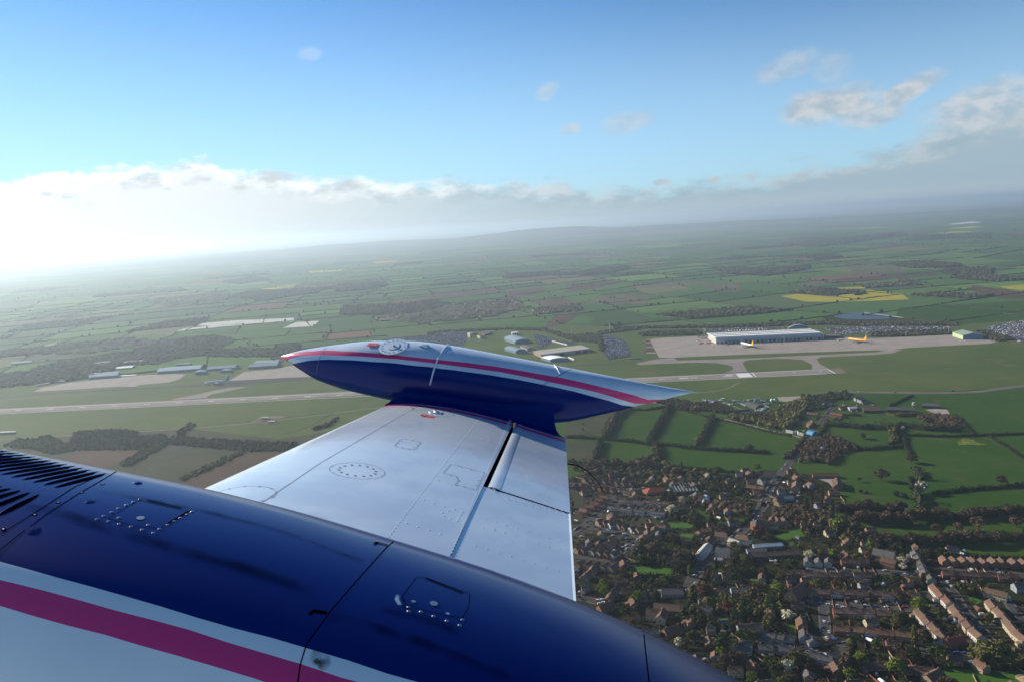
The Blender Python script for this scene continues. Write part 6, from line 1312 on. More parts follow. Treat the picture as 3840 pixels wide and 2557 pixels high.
# ---------------------------------------------------------------- large airfield buildings
def base_height(A, ytop):
    """height of a vertical edge standing at ground pixel A whose top is at pixel row ytop"""
    g = P(*A); lo, hi = 0, 120
    for _ in range(30):
        m_ = (lo+hi)/2; v = Vector((g.x, g.y, m_))-CAM; py = CY-FPX*v.dot(CUP)/v.dot(F0)
        if py > ytop: lo = m_
        else: hi = m_
    return lo
def bldg(f_, A, B, T, K, label, wall='grey', roof='white', shape='flat', rh=3.0, axis='depth', name='hangar', cat='hangar', doors=0, strips=0, cw=None, side=None, maxd=160):
    A_, B_, T_, K_ = f_(*A), f_(*B), f_(*T), f_(*K); a, b_ = P(*A_), P(*B_); h = base_height(A_, T_[1]); t0 = P(T_[0], T_[1], h); k0 = P(K_[0], K_[1], h)
    dv = k0-t0; dv.z = 0
    if dv.length > maxd: dv *= maxd/dv.length
    ex = b_-a; ex.z = 0; wd = ex.length; ex.normalize()
    org = a.copy(); r = empty(name, (org.x, org.y, .5), math.atan2(ex.y, ex.x)); ey = Vector((-ex.y, ex.x, 0))
    dx, dy = dv.dot(ex), abs(dv.dot(ey)); tag(r, label, cat)
    pt = lambda u, v, z: (u*wd+v*dx, v*dy, z)      # u along the front, v into the depth
    n = 12 if shape == 'barrel' else 2
    prof = [(i/n, (math.sin(math.pi*i/n)**.8 if shape == 'barrel' else (1-abs(2*i/n-1) if shape == 'gable' else 0))) for i in range(n+1)]
    wb, rb_ = MB(), MB(); g = .012
    for v in (0, 1):
        rw = [pt(u, v, -1) if axis == 'depth' else pt(v, u, -1) for u, _ in prof]; up = [pt(u, v, h+q*rh) if axis == 'depth' else pt(v, u, h+q*rh) for u, q in prof]
        wb.grid([rw, up])
    for u in (0, 1):
        rw = [pt(u, v, -1) if axis == 'depth' else pt(v, u, -1) for v in (0, .5, 1)]; up = [pt(u, v, h) if axis == 'depth' else pt(v, u, h) for v in (0, .5, 1)]; wb.grid([rw, up], mi=1 if side and u == 0 else 0)
    rws = []
    for v in (-g, 1+g): rws.append([pt(u*(1+2*g)-g, v, h+q*rh+.35) if axis == 'depth' else pt(v, u*(1+2*g)-g, h+q*rh+.35) for u, q in prof])
    rb_.grid(rws); rb_.grid([[(p[0], p[1], p[2]-.5) for p in rw] for rw in rws])
    for rw in rws: rb_.grid([rw, [(p[0], p[1], p[2]-.9) for p in rw]])
    for e in (0, -1): rb_.grid([[rw[e] for rw in rws], [(rw[e][0], rw[e][1], rw[e][2]-.9) for rw in rws]])
    wo_ = wb.build('wall', [WALL[wall], WALL[side or wall]], r); ro = rb_.build('roof', [ROOF[roof]], r)
    for i in range(strips):
        mb = MB(); v0 = (i+.5)/strips
        if axis == 'front': p0, p1 = pt(0, v0, h+.6), pt(1, v0, h+.6)
        else: p0, p1 = pt(v0, 0, h+.6), pt(v0, 1, h+.6)
        c = Vector(p0).lerp(Vector(p1), .5); d = Vector(p1)-Vector(p0); q = abs(1-abs(2*v0-1)) if shape != 'flat' else 0
        mb.box((c.x, c.y, c.z+q*rh), (d.length, 1.6, .5), 0, math.atan2(d.y, d.x)); mb.build('skylight' if shape != 'flat' else 'roof_ridge', [ROOF['white']], ro)
    for i in range(doors):
        mb = MB(); u = (i+.5)/doors; c = pt(u, 0, min(h*.4, 3.2)); mb.box((c[0], -.15, c[2]), (wd/doors*.6, .25, min(h*.75, 5.8)), 0); mb.build('loading_door', [WALL['dark'] if i % 3 else WALL['grey']], r)
    return r, pt, h
R0, pt0, h0 = bldg(Z8, (335, 355), (1885, 290), (335, 262), (215, 200), 'huge white roofed cargo hangar beside the apron', 'palefront', 'white', 'flat', name='cargo_hangar', doors=26, side='white', maxd=150)
# raised white ridges and cross ribs on its roof, office block at its left end, canopy over the docks
for v in (.02, .36, .68, .98):
    mb = MB(); a = Vector(pt0(0, v, h0+.9)); b_ = Vector(pt0(1, v, h0+.9)); c = (a+b_)/2; d = b_-a; mb.box(c, (d.length, 3.0, 1.6), 0, math.atan2(d.y, d.x)); mb.build('roof_ridge', [WALL['white']], R0)
mb = MB()
for i in range(40):
    u = (i+.5)/40; a = Vector(pt0(u, .03, h0+.5)); b_ = Vector(pt0(u, .97, h0+.5)); c = (a+b_)/2; d = b_-a; mb.box(c, (d.length, .7, .4), 0, math.atan2(d.y, d.x))
mb.build('roof_ribs', [ROOF['pale']], R0)['kind'] = 'stuff'
mb = MB(); a = Vector(pt0(.09, 0, h0*.55)); b_ = Vector(pt0(1, 0, h0*.55)); mb.box((( a.x+b_.x)/2, -5, h0*.5), (b_.x-a.x, 10, .6)); mb.build('dock_canopy', [WALL['grey']], R0)
for k in range(3):
    mb = MB(); mb.box((pt0(.04, 0, 0)[0], -.3, h0*(.25+.25*k)), (pt0(.07, 0, 0)[0], .4, 1.6)); mb.build('window_band', [M_WFR], R0)
for i, (f_, A, B, T, K, lb, kw) in enumerate((
    (Z8, (1400, 150), (1690, 140), (1400, 128), (1395, 115), 'blue barrel roofed hall behind the cargo hangar', dict(wall='blue', roof='bluegrey', shape='barrel', rh=9, axis='depth')),
    (Z7, (1268, 480), (1800, 412), (1268, 443), (1182, 403), 'large pale roofed shed just above the tip tank', dict(wall='grey', roof='pale', shape='flat', side='buff', name='storage_shed', cat='shed', doors=6)),
    (Z7, (1365, 525), (1580, 515), (1365, 497), (1268, 472), 'small white roofed shed in front of the large pale one', dict(wall='blue', roof='white', shape='barrel', rh=4, axis='depth', name='storage_shed', cat='shed')),
    (Z7, (975, 328), (1140, 310), (975, 300), (858, 258), 'blue grey arched hangar with a pale roof beyond the tank', dict(wall='blue', roof='bluegrey', shape='barrel', rh=6, axis='depth')),
    (Z7, (985, 432), (1105, 425), (985, 404), (862, 368), 'second blue grey arched hangar nearer the tank', dict(wall='blue', roof='bluegrey', shape='barrel', rh=5, axis='depth')),
    (Z7, (1110, 400), (1200, 398), (1110, 378), (1035, 345), 'low dark shed right of the nearer arched hangar', dict(wall='grey', roof='slate', shape='gable', rh=3, name='shed', cat='shed')),
    (Z7, (945, 228), (1015, 224), (945, 204), (935, 196), 'white control block behind the arched hangar', dict(wall='white', roof='white', shape='flat', name='office_block', cat='office', doors=3)),
    (Z7, (480, 256), (506, 254), (480, 212), (452, 204), 'tall cream office block at the car park edge', dict(wall='cream', roof='pale', shape='flat', name='office_block', cat='office', doors=2)),
    (Z7, (510, 232), (560, 230), (510, 206), (500, 200), 'dark office block behind the cream one', dict(wall='dark', roof='slate', shape='flat', name='office_block', cat='office')),
    (Z7, (592, 268), (655, 264), (592, 236), (556, 226), 'cream office block with a grey roof', dict(wall='cream', roof='slate', shape='flat', name='office_block', cat='office', doors=3)),
    (Z7, (640, 238), (728, 214), (640, 220), (600, 205), 'long brown office wing behind the cream block', dict(wall='brick', roof='slate', shape='flat', name='office_block', cat='office')),
    (Z7, (1550, 342), (1556, 342), (1550, 330), (1385, 288), 'long white wall screening the car park', dict(wall='white', roof='white', shape='flat', name='screen_wall', cat='wall')),
    (Z7, (1625, 508), (1632, 508), (1625, 492), (1562, 466), 'short white wall right of the white shed', dict(wall='white', roof='white', shape='flat', name='screen_wall', cat='wall')),
    (X1, (1512, 345), (1795, 340), (1512, 290), (1368, 245), 'green cladded shed at the right end of the apron', dict(wall='blue', roof='greenr', shape='gable', rh=6, side='green', name='green_shed', cat='shed')),
    (Q1, (1262, 432), (1605, 408), (1262, 414), (1300, 384), 'longest blue roofed hangar on the left apron', dict(wall='grey', roof='bluegrey', shape='gable', rh=3, axis='front')),
    (Q1, (1660, 412), (1890, 396), (1660, 396), (1690, 376), 'blue hangar in the middle of the left group', dict(wall='blue', roof='bluegrey', shape='gable', rh=4, axis='front')),
    (Q1, (1995, 395), (2220, 382), (1995, 378), (2030, 355), 'blue hangar close to the nose of the tank', dict(wall='blue', roof='bluegrey', shape='gable', rh=3, axis='front')),
    (Q1, (2040, 360), (2230, 352), (2040, 350), (2070, 328), 'pale roofed hangar behind the one near the nose', dict(wall='blue', roof='bluegrey', shape='gable', rh=3, axis='front')),
    (Q1, (1565, 440), (1648, 436), (1565, 424), (1580, 410), 'small blue hangar below the middle one', dict(wall='blue', roof='bluegrey', shape='barrel', rh=3)),
    (Q1, (1765, 425), (1850, 420), (1765, 414), (1790, 400), 'small grey hangar right of the small blue one', dict(wall='grey', roof='bluegrey', shape='barrel', rh=3)),
    (Q1, (1410, 368), (1525, 362), (1410, 358), (1425, 350), 'small flat grey building behind the longest hangar', dict(wall='grey', roof='bluegrey', shape='flat', name='office_block', cat='office')),
    (Q1, (745, 368), (880, 350), (745, 358), (765, 342), 'bright blue roofed warehouse at the far left', dict(wall='blue', roof='bluegrey', shape='gable', rh=3, axis='front', name='warehouse', cat='warehouse')),
    (Q1, (990, 352), (1140, 340), (990, 344), (1010, 332), 'thin pale blue warehouse behind the terminal', dict(wall='grey', roof='bluegrey', shape='gable', rh=2, axis='front', name='warehouse', cat='warehouse')),
    (Q1, (900, 402), (1060, 388), (900, 394), (930, 378), 'pale roofed warehouse left of the longest hangar', dict(wall='grey', roof='white', shape='gable', rh=2, axis='front', name='warehouse', cat='warehouse')),
    (Q1, (715, 478), (945, 460), (715, 460), (735, 428), 'broad blue roofed terminal on the left apron', dict(wall='blue', roof='bluegrey', shape='gable', rh=3, axis='front', name='terminal', cat='terminal')),
    (Q1, (945, 455), (1085, 448), (945, 450), (960, 444), 'low white roofed strip building on the left apron', dict(wall='grey', roof='white', shape='flat', name='low_building', cat='building')),
    (Q1, (280, 537), (390, 516), (280, 530), (300, 520), 'pale shed at the left end of the apron', dict(wall='grey', roof='pale', shape='gable', rh=2, axis='front', name='shed', cat='shed')),
    (Q1, (430, 503), (520, 497), (430, 496), (445, 488), 'second pale shed at the left end of the apron', dict(wall='grey', roof='pale', shape='gable', rh=2, axis='front', name='shed', cat='shed')),
    (Q1, (268, 256), (335, 252), (268, 250), (280, 243), 'gleaming white farm roof far on the left', dict(wall='white', roof='white', shape='flat', name='farm_shed', cat='shed')),
    (Q1, (352, 228), (455, 205), (352, 218), (365, 205), 'grey farm sheds behind the gleaming white roof', dict(wall='grey', roof='pale', shape='gable', rh=3, axis='front', name='farm_shed', cat='shed')),
    (Q1, (90, 358), (250, 345), (90, 350), (110, 338), 'faint blue warehouse at the extreme left', dict(wall='blue', roof='bluegrey', shape='gable', rh=2, axis='front', name='warehouse', cat='warehouse')),
    (B1, (0, 806), (95, 802), (0, 795), (6, 788), 'low pale hut at the left edge of the airfield grass', dict(wall='grey', roof='pale', shape='flat', name='hut', cat='hut')),
    (B1, (1650, 712), (1690, 710), (1650, 702), (1656, 698), 'small equipment hut on the airfield track', dict(wall='white', roof='pale', shape='flat', name='hut', cat='hut')),
    (B1, (1690, 735), (1735, 732), (1690, 727), (1696, 722), 'second equipment hut on the airfield track', dict(wall='grey', roof='pale', shape='flat', name='hut', cat='hut')),
    (Z7, (2240, 497), (2300, 497), (2240, 490), (2244, 485), 'left grey hut beside the east car park', dict(wall='grey', roof='slate', shape='flat', name='hut', cat='hut')),
    (Z7, (2305, 496), (2365, 495), (2305, 486), (2309, 481), 'right grey hut beside the east car park', dict(wall='grey', roof='slate', shape='flat', name='hut', cat='hut')),
    (Z5, (640, 470), (960, 445), (640, 462), (700, 448), 'long low museum display shed', dict(wall='grey', roof='slate', shape='gable', rh=3, axis='front', name='display_shed', cat='shed')),
    (Z5, (860, 488), (1090, 492), (860, 478), (880, 462), 'second low museum shed beside the first', dict(wall='dark', roof='slate', shape='gable', rh=3, axis='front', name='display_shed', cat='shed')),
    (B3, (1195, 185), (1295, 182), (1195, 172), (1190, 160), 'dark annexe at the right end of the cargo hangar', dict(wall='dark', roof='slate', shape='flat', name='annexe', cat='building')),
    )):
    bldg(f_, A, B, T, K, lb, **kw)
# ---- masts
def mast(f_, x, y, ytop, label, head=True):
    A = f_(x, y); h = base_height(A, f_(x, ytop)[1]); p = P(*A); r = empty('light_mast', (p.x, p.y, .5)); tag(r, label, 'mast', 'floodlight masts of the airport')
    mb = MB(); mb.tube([(0, 0, -1), (0, 0, h)], [.75, .4], 8); mb.build('pole', [WALL['white']], r, True)
    mb = MB(); mb.box((0, 0, h+.3), (5, 2, .5)); [mb.box((q, -.9, h-.4), (.8, .5, .9)) for q in (-2, -1, 0, 1, 2)]; mb.build('lamp_head', [WALL['white']], r); return r
for f_, x, y, yt, lb in ((Z7, 1600, 238, 152, 'left of two tall white masts on the skyline side'), (Z7, 2022, 212, 108, 'tallest white mast above the east car park'), (Z8, 160, 270, 132, 'mast at the left corner of the cargo hangar'), (Z8, 292, 400, 340, 'short mast in front of the cargo hangar corner'),
    (Z8, 228, 330, 225, 'second mast left of the cargo hangar'), (Z8, 713, 375, 290, 'mast beside the white and yellow airliner'), (Z8, 1335, 330, 250, 'mast at the middle of the cargo hangar front'), (Z8, 1912, 300, 212, 'mast at the right end of the cargo hangar'),
    (X1, 172, 335, 262, 'mast right of the yellow airliner'), (X1, 727, 305, 245, 'mast at the middle of the right apron'), (X1, 1318, 255, 175, 'mast behind the green shed')):
    mast(f_, x, y, yt, lb)
def watertower():
    A = Z6(1670, 290); p = P(*A); h = base_height(A, Z6(1670, 232)[1]); r = empty('water_tower', (p.x, p.y, .4)); tag(r, 'slim grey tower with a white tank above the farm sheds', 'water tower')
    mb = MB(); [mb.tube([(sx_*2.2, sy_*2.2, -1), (sx_*1.6, sy_*1.6, h-3)], .28, 5) for sx_ in (-1, 1) for sy_ in (-1, 1)]; [mb.box((0, 0, h*q), (3.8, 3.8, .25)) for q in (.3, .6)]; mb.build('frame', [WALL['grey']], r)
    mb = MB(); mb.tube([(0, 0, h-3.2), (0, 0, h)], [2.4, 2.4], 12); mb.build('tank', [WALL['white']], r)
watertower()
# ---- airliners and museum aircraft
M_YEL = mat('yellow_livery', (.75, .42, .01), .4); M_AW = mat('white_livery', (.72, .72, .70), .4); M_AG = mat('grey_livery', (.30, .33, .36), .5); M_AB = mat('blue_livery', (.10, .26, .45), .4); M_ENG = mat('engine_metal', (.35, .36, .38), .4, metal=.4)
def airplane(p, heading, ln, span, body, tail, label, cat='airliner', name='airliner', sweep=.55, delta=False, engines=2, prop=False, z0=None, group=None, wing_m=None, chord=.16):
    """heading: direction the nose points, radians in plan. Nose at +x."""
    rad = ln*.048 if not delta else ln*.04; z0 = rad*1.9+.5 if z0 is None else z0
    r = empty(name, (p[0], p[1], .55), heading); tag(r, label, cat, group); wm2 = wing_m or body
    prof = [(-.5, .05, .55), (-.44, .28, .45), (-.34, .62, .22), (-.2, .95, .04), (0, 1, 0), (.3, 1, 0), (.4, .9, -.04), (.46, .62, -.14), (.49, .3, -.22), (.5, .04, -.26)]
    mb = MB(); rws = [[(q[0]*ln, math.cos(k*.5236)*rad*q[1], z0+q[2]*rad+math.sin(k*.5236)*rad*q[1]) for k in range(12)] for q in prof]; mb.grid(rws, close=True, fm=lambda i, k: 1 if i < 2 else 0); mb.build('fuselage', [body, tail], r, True)
    mb = MB(); c = ln*chord
    for s_ in (-1, 1):
        if delta: pts = [(.22*ln, 0), (-.36*ln, span/2*s_), (-.42*ln, span/2*s_), (-.36*ln, 0)]
        else: pts = [(c*.95, 0), (c*.95-span/2*sweep, span/2*s_), (c*.95-span/2*sweep-c*.35, span/2*s_), (-c*.55, 0)]
        zz = lambda y_: z0-rad*.45+abs(y_)*.06; q = [(x, y_, zz(y_)+.25) for x, y_ in pts]+[(x, y_, zz(y_)-.25) for x, y_ in pts]
        mb2 = MB(); mb2.add(q, [(0, 1, 2, 3), (7, 6, 5, 4), (0, 4, 5, 1), (1, 5, 6, 2), (2, 6, 7, 3)]); mb2.build('wing', [wm2], r)
        if not delta: 
            mb3 = MB(); zt = z0+rad*.45; q = [(-.36*ln, 0, zt), (-.44*ln, span*.18*s_, zt+.3), (-.48*ln, span*.18*s_, zt+.3), (-.46*ln, 0, zt)]; mb3.add(q+[(a, b2_, c2-.3) for a, b2_, c2 in q], [(0, 1, 2, 3), (7, 6, 5, 4), (0, 4, 5, 1), (1, 5, 6, 2), (2, 6, 7, 3)]); mb3.build('tailplane', [tail], r)
        if engines and not prop:
            mb4 = MB(); ey = span*.17*s_; ex_ = c*.95-span*.17*sweep+.02*ln; mb4.tube([(ex_+ln*.035, ey, z0-rad*1.25), (ex_, ey, z0-rad*1.25), (ex_-ln*.05, ey, z0-rad*1.15)], [rad*.5, rad*.58, rad*.35], 10); mb4.box((ex_-ln*.02, ey, z0-rad*.75), (ln*.04, .3, rad*.6)); mb4.build('engine', [M_ENG], r, True)
    mb = MB(); fh = ln*.16; q = [(-.32*ln, .2, z0+rad*.6), (-.45*ln, .15, z0+rad+fh), (-.5*ln, .15, z0+rad+fh), (-.47*ln, .2, z0+rad*.5)]; mb.add(q+[(a, -b2_, c2) for a, b2_, c2 in q], [(0, 1, 2, 3), (7, 6, 5, 4), (0, 4, 5, 1), (1, 5, 6, 2), (2, 6, 7, 3)]); mb.build('fin', [tail], r)
    mb = MB(); [mb.tube([(x, y_, 0), (x, y_, z0-rad*.8)], [.35*ln/45, .25*ln/45], 6) for x, y_ in ((.38*ln, 0), (-.04*ln, rad*1.4), (-.04*ln, -rad*1.4))]; mb.build('landing_gear', [M_K], r); return r
airplane(P(*Z8(790, 395)), R_(102), 66, 60, M_AW, M_YEL, 'white airliner with a yellow tail parked nose to the cargo hangar', wing_m=M_AG)
airplane(P(*B3(1398, 204)), R_(112), 62, 56, M_YEL, M_YEL, 'all yellow airliner parked right of the cargo hangar', wing_m=M_AG)
airplane(P(*B1(1372, 488)), R_(186), 62, 46, M_AW, M_AB, 'long white airliner taxiing on the left apron', wing_m=M_AG)
MG = 'preserved aircraft on the museum field'
for x, y, hd, ln, sp, m_, tl, dl, lb in ((340, 262, 20, 30, 33, M_AG, M_AG, True, 'large grey delta bomber at the left of the museum field'), (465, 252, -30, 12, 11, M_AW, M_AW, False, 'small white jet beside the large delta bomber'), (520, 222, 80, 9, 9, M_AW, M_AW, False, 'tiny upright tailed white plane on the back fence'),
    (755, 262, -20, 18, 12, M_AG, M_AG, True, 'grey swept jet in the middle of the museum field'), (820, 300, 200, 20, 14, M_AG, M_AG, False, 'darker grey jet overlapping its neighbour'), (880, 330, 120, 16, 12, M_AG, M_AG, True, 'grey jet pointing up near the grass edge'),
    (995, 335, 215, 30, 26, M_AW, M_AW, False, 'large pale transport plane with broad straight wings'), (1225, 265, 25, 22, 14, M_AG, M_AB, False, 'blue grey jet on the bare earth'), (1290, 315, 60, 20, 12, M_AG, M_AG, False, 'blue grey jet right of the bare earth'),
    (1255, 375, -35, 20, 14, M_AW, M_AW, False, 'white airliner fuselage near the wood'), (1165, 435, 20, 18, 12, M_AW, M_AW, False, 'white plane at the corner of the yard'), (1225, 408, 150, 12, 10, M_AW, M_AW, False, 'small white plane between two others'),
    (965, 255, 85, 12, 9, M_AG, M_AG, False, 'thin upright finned jet at the back'), (1090, 240, 175, 20, 14, M_AG, M_AG, False, 'pale long jet along the back fence'), (640, 330, 160, 12, 10, M_AW, M_AW, False, 'white light plane on the inner grass'), (545, 305, 170, 11, 10, M_AG, M_AG, False, 'grey light plane left of the inner path')):
    airplane(P(*Z5(x, y)), R_(hd), ln, sp, m_, tl, lb, 'museum aircraft', 'museum_aircraft', delta=dl, engines=0, sweep=.4, z0=2.0, group=MG, chord=.2)
for x, lb in ((1387, 'left white radar dome at the museum edge'), (1438, 'right white radar dome at the museum edge')):
    p = P(*Z5(x, 280)); r = empty('radar_dome', (p.x, p.y, .4)); tag(r, lb, 'dome'); mb = MB(); rws = [[(3.2*math.cos(a)*math.cos(e), 3.2*math.sin(a)*math.cos(e), 4.4+3.2*math.sin(e)) for a in [k*.5236 for k in range(12)]] for e in (-1.2, -.8, -.4, 0, .4, .8, 1.2, 1.5)]; mb.grid(rws, close=True); mb.build('dome', [M_AW], r, True)
    mb = MB(); mb.tube([(0, 0, -.5), (0, 0, 2)], 1.1, 8); mb.build('base', [WALL['grey']], r)
road('path', mp(Z5, [(380, 250), (560, 275), (700, 340), (850, 400), (1000, 430)]), 4, .56, M_TRACK)
# ---- cars
CARC = [((.55, .56, .57), 'white'), ((.16, .17, .19), 'silver'), ((.03, .034, .042), 'dark'), ((.35, .02, .02), 'red'), ((.04, .09, .28), 'blue'), ((.62, .62, .60), 'white')]
CARM = [mat('car_'+n_, c, .3, spec=.5, metal=.2) for c, n_ in CARC]; M_TYRE = mat('tyre', (.02, .02, .02), .9)
def car_body(van=False):
    mb = MB(); pr = [(-2.15, .35), (-2.2, .8), (-1.9, .98), (-1.45, 1.42), (.35, 1.45), (1.0, .98), (2.0, .85), (2.2, .6), (2.15, .32)] if not van else [(-2.6, .35), (-2.65, 2.0), (-2.4, 2.15), (1.3, 2.15), (1.9, 1.3), (2.6, 1.1), (2.65, .35)]
    rws = [[(x, y, z*(1 if abs(y) < .85 else .97) if z > .5 else z) for x, z in pr] for y in (-.88, -.7, .7, .88)]; mb.grid(rws); n = len(pr)
    mb.add([(x, -.88, z) for x, z in pr], [tuple(range(n))]); mb.add([(x, .88, z) for x, z in pr], [tuple(range(n))[::-1]]); return mesh('body', mb.v, mb.f)
def car_glass(van=False):
    mb = MB()
    if van: mb.add([(1.35, -.75, 2.08), (1.35, .75, 2.08), (1.88, .75, 1.38), (1.88, -.75, 1.38)], [(0, 3, 2, 1)]); mb.v = [(x+.02, y, z+.02) for x, y, z in mb.v]
    else:
        for y in (-.9, .9): mb.add([(-1.6, y, 1.05), (-1.35, y, 1.36), (.3, y, 1.38), (.8, y, 1.05)], [(0, 1, 2, 3)])
        mb.add([(.38, -.75, 1.46), (.38, .75, 1.46), (1.0, .75, 1.02), (1.0, -.75, 1.02)], [(0, 3, 2, 1)]); mb.add([(-1.48, -.75, 1.43), (-1.48, .75, 1.43), (-1.92, .75, 1.02), (-1.92, -.75, 1.02)], [(0, 1, 2, 3)])
    return mesh('window', mb.v, mb.f)
def wheel_me():
    mb = MB(); mb.tube([(0, -.1, 0), (0, .1, 0)], .33, 10); return mesh('wheel', mb.v, mb.f)
CB, CV, CG, VG, CW = [withmat(car_body(), m_) for m_ in CARM], [withmat(car_body(True), m_) for m_ in CARM], withmat(car_glass(), M_GLZ), withmat(car_glass(True), M_GLZ), withmat(wheel_me(), M_TYRE)
def car(p, rz, ci, label, group, van=False, name=None):
    r = empty(name or ('parked_van' if van else 'parked_car'), (p[0], p[1], .66), rz); tag(r, label, 'van' if van else 'car', group)
    obj('body', (CV if van else CB)[ci], r); obj('window', VG if van else CG, r)
    for x in (-1.35, 1.4):
        for y in (-.82, .82): o = obj('wheel', CW, r); o.location = (x, y, .33)
rc = random.Random(21)
COLN = ['white', 'silver', 'dark', 'red', 'blue', 'pale']
SPOTS = [(Z1, 'on the street below the white banded terraces', [(560, 790, 0), (455, 800, 1), (745, 520, 0), (1015, 615, 0), (1405, 765, 0), (950, 1005, 0), (970, 1070, 1), (1050, 1165, 3), (640, 970, 1), (780, 1020, 0), (740, 1085, 5), (315, 1035, 0), (1275, 1045, 0), (800, 1240, 0), (700, 1190, 0), (900, 930, 0), (620, 1075, 1), (700, 975, 4), (930, 1040, 4), (1000, 1100, 2)]),
    (Z3, 'in the village centre', [(395, 315, 0), (1030, 220, 0), (480, 495, 1), (1325, 590, 0), (1400, 610, 0), (1355, 625, 5), (215, 825, 0), (120, 1045, 0), (975, 1190, 0), (990, 1160, 1), (1455, 985, 5), (300, 470, 1), (180, 485, 0), (1180, 610, 1), (505, 1060, 2)]),
    (B7, 'beside the right hand rows', [(565, 330, 0), (665, 345, 0), (450, 610, 0), (650, 610, 0), (780, 650, 0), (1010, 650, 0), (1170, 670, 4), (600, 780, 5), (930, 800, 0), (480, 835, 0), (725, 975, 0), (1060, 1030, 0), (1130, 1030, 0), (1150, 1048, 5), (1860, 350, 0), (1665, 330, 0), (2100, 345, 0), (1960, 770, 0), (1700, 850, 0), (2060, 870, 1), (790, 325, 0), (20, 265, 0), (1850, 540, 4), (1890, 545, 0), (1780, 460, 5), (1880, 465, 0), (660, 700, 5), (1430, 445, 0), (970, 1330, 0), (855, 650, 2), (720, 700, 2)]),
    (X3, 'in the upper village lanes', [(1070, 960, 0), (1405, 445, 0), (1385, 460, 1), (1740, 465, 0), (1870, 465, 0), (1860, 520, 0), (1700, 545, 1), (1320, 450, 1), (210, 440, 0), (190, 1235, 0), (1290, 640, 0)]),
    (Z6, 'beside the perimeter road and farm', [(605, 75, 0), (870, 78, 0), (2250, 72, 2), (1400, 88, 2), (645, 280, 0), (1080, 278, 0), (55, 655, 0), (90, 710, 1), (890, 250, 0), (515, 188, 1)]),
    (B8, 'in gardens just above the nacelle', [(350, 270, 0), (870, 530, 0), (965, 560, 0), (1645, 235, 0), (1350, 755, 0), (1285, 765, 0), (365, 88, 4), (540, 195, 4), (1065, 195, 4), (170, 170, 0), (1130, 158, 0)])]
for f_, where, lst in SPOTS:
    cnt = {}
    for x, y, ci in lst:
        cnt[ci] = cnt.get(ci, 0)+1; van = rc.random() < .25
        k = sum(1 for q in lst if q[2] == ci)
        # rank of this car from the left among its colour
        rk = sorted([q[0] for q in lst if q[2] == ci]).index(x)+1
        o_ = ORD[rk-1] if rk <= len(ORD) else f'number {rk}'
        lb = f"{COLN[ci]} {'van' if van else 'car'} {where}" + (f", {o_} {COLN[ci]} vehicle from the left" if k > 1 else '')
        car(P(*f_(x, y)), rc.choice((0, .2, 1.57, -.2, 1.2)), ci, lb, 'vehicles parked ' + where, van)
def carpark(f_, pts, surf, n_named, label, skip=.12, rowgap=7.5, ang=.05, named=False):
    sheet('car_park', mp(f_, pts), .52, surf); g = [(p.x, p.y) for p in gpoly(mp(f_, pts))]; ca_, sa_ = math.cos(ang), math.sin(ang)
    us = [(x*ca_+y*sa_, -x*sa_+y*ca_) for x, y in g]; u0, u1 = min(u[0] for u in us), max(u[0] for u in us); v0, v1 = min(u[1] for u in us), max(u[1] for u in us)
    mbs = [MB() for _ in CARM]; v = v0+3; cars = []
    while v < v1:
        u = u0+1.5
        while u < u1:
            x, y = u*ca_-v*sa_, u*sa_+v*ca_
            if pip((x, y), g) and rc.random() > skip: cars.append((x, y))
            u += 2.7
        v += rowgap*(1 if rc.random() < .7 else .75)
    cars.sort(key=lambda q: math.hypot(*q)); mb = MB()
    for i, (x, y) in enumerate(cars):
        ci = rc.choices(range(6), (8, 26, 54, 3, 7, 2))[0]; rz = ang+math.pi/2+rc.gauss(0, .03)
        if i < n_named:
            r = empty('parked_car', (x, y, .56), rz); tag(r, label, 'car', label[:60]); obj('body', CB[ci], r); obj('window', CG, r); continue
        mb.box((x, y, .95), (4.3, 1.75, .75), ci, rz); mb.box((x-.15*math.cos(rz), y-.15*math.sin(rz), 1.6), (2.3, 1.55, .55), ci, rz, .78)
    if mb.v: tag(mb.build('parked_cars', CARM), 'hundreds of parked cars, '+label[-60:], 'cars', None, 'stuff')
    return len(cars)
NC = []
NC.append(carpark(Z7, [(1940, 225), (2010, 225), (2090, 250), (2195, 290), (2262, 460), (2010, 500), (1960, 440), (1965, 350)], M_ASPH, 150, 'car in the packed rows of the car park below the tallest mast'))
NC.append(carpark(Z7, [(1790, 255), (1880, 240), (1890, 280), (1840, 290), (1790, 280)], M_ASPH, 0, 'small car park left of the tallest mast'))
NC.append(carpark(Z7, [(1180, 215), (1300, 235), (1450, 280), (1650, 315), (1640, 325), (1550, 340), (1380, 290), (1370, 330), (1290, 370), (1230, 375), (1200, 300)], M_ASPH, 0, 'car park behind the large pale roofed shed', .45))
NC.append(carpark(Z7, [(-900, 330), (-300, 250), (0, 225), (250, 205), (450, 200), (455, 250), (430, 300), (400, 345), (0, 320)], M_ASPH, 0, 'wide car park beyond the nose of the tank', .15, 7.5))
NC.append(carpark(B3, [(1190, 125), (1500, 114), (1930, 118), (1930, 134), (1700, 140), (1480, 150), (1300, 165)], M_ASPH, 0, 'car park behind the right apron', .42))
NC.append(carpark(B3, [(500, 135), (720, 122), (910, 118), (1000, 122), (900, 135), (560, 150)], M_ASPH, 0, 'yard behind the cargo hangar', .5, 10))
NC.append(carpark(X1, [(1820, 192), (2100, 110), (2355, 85), (2500, 80), (2500, 400), (2355, 385), (2230, 372), (2100, 300), (1930, 250)], M_ASPH, 0, 'large car park at the right edge', .45))
nS_ = 0
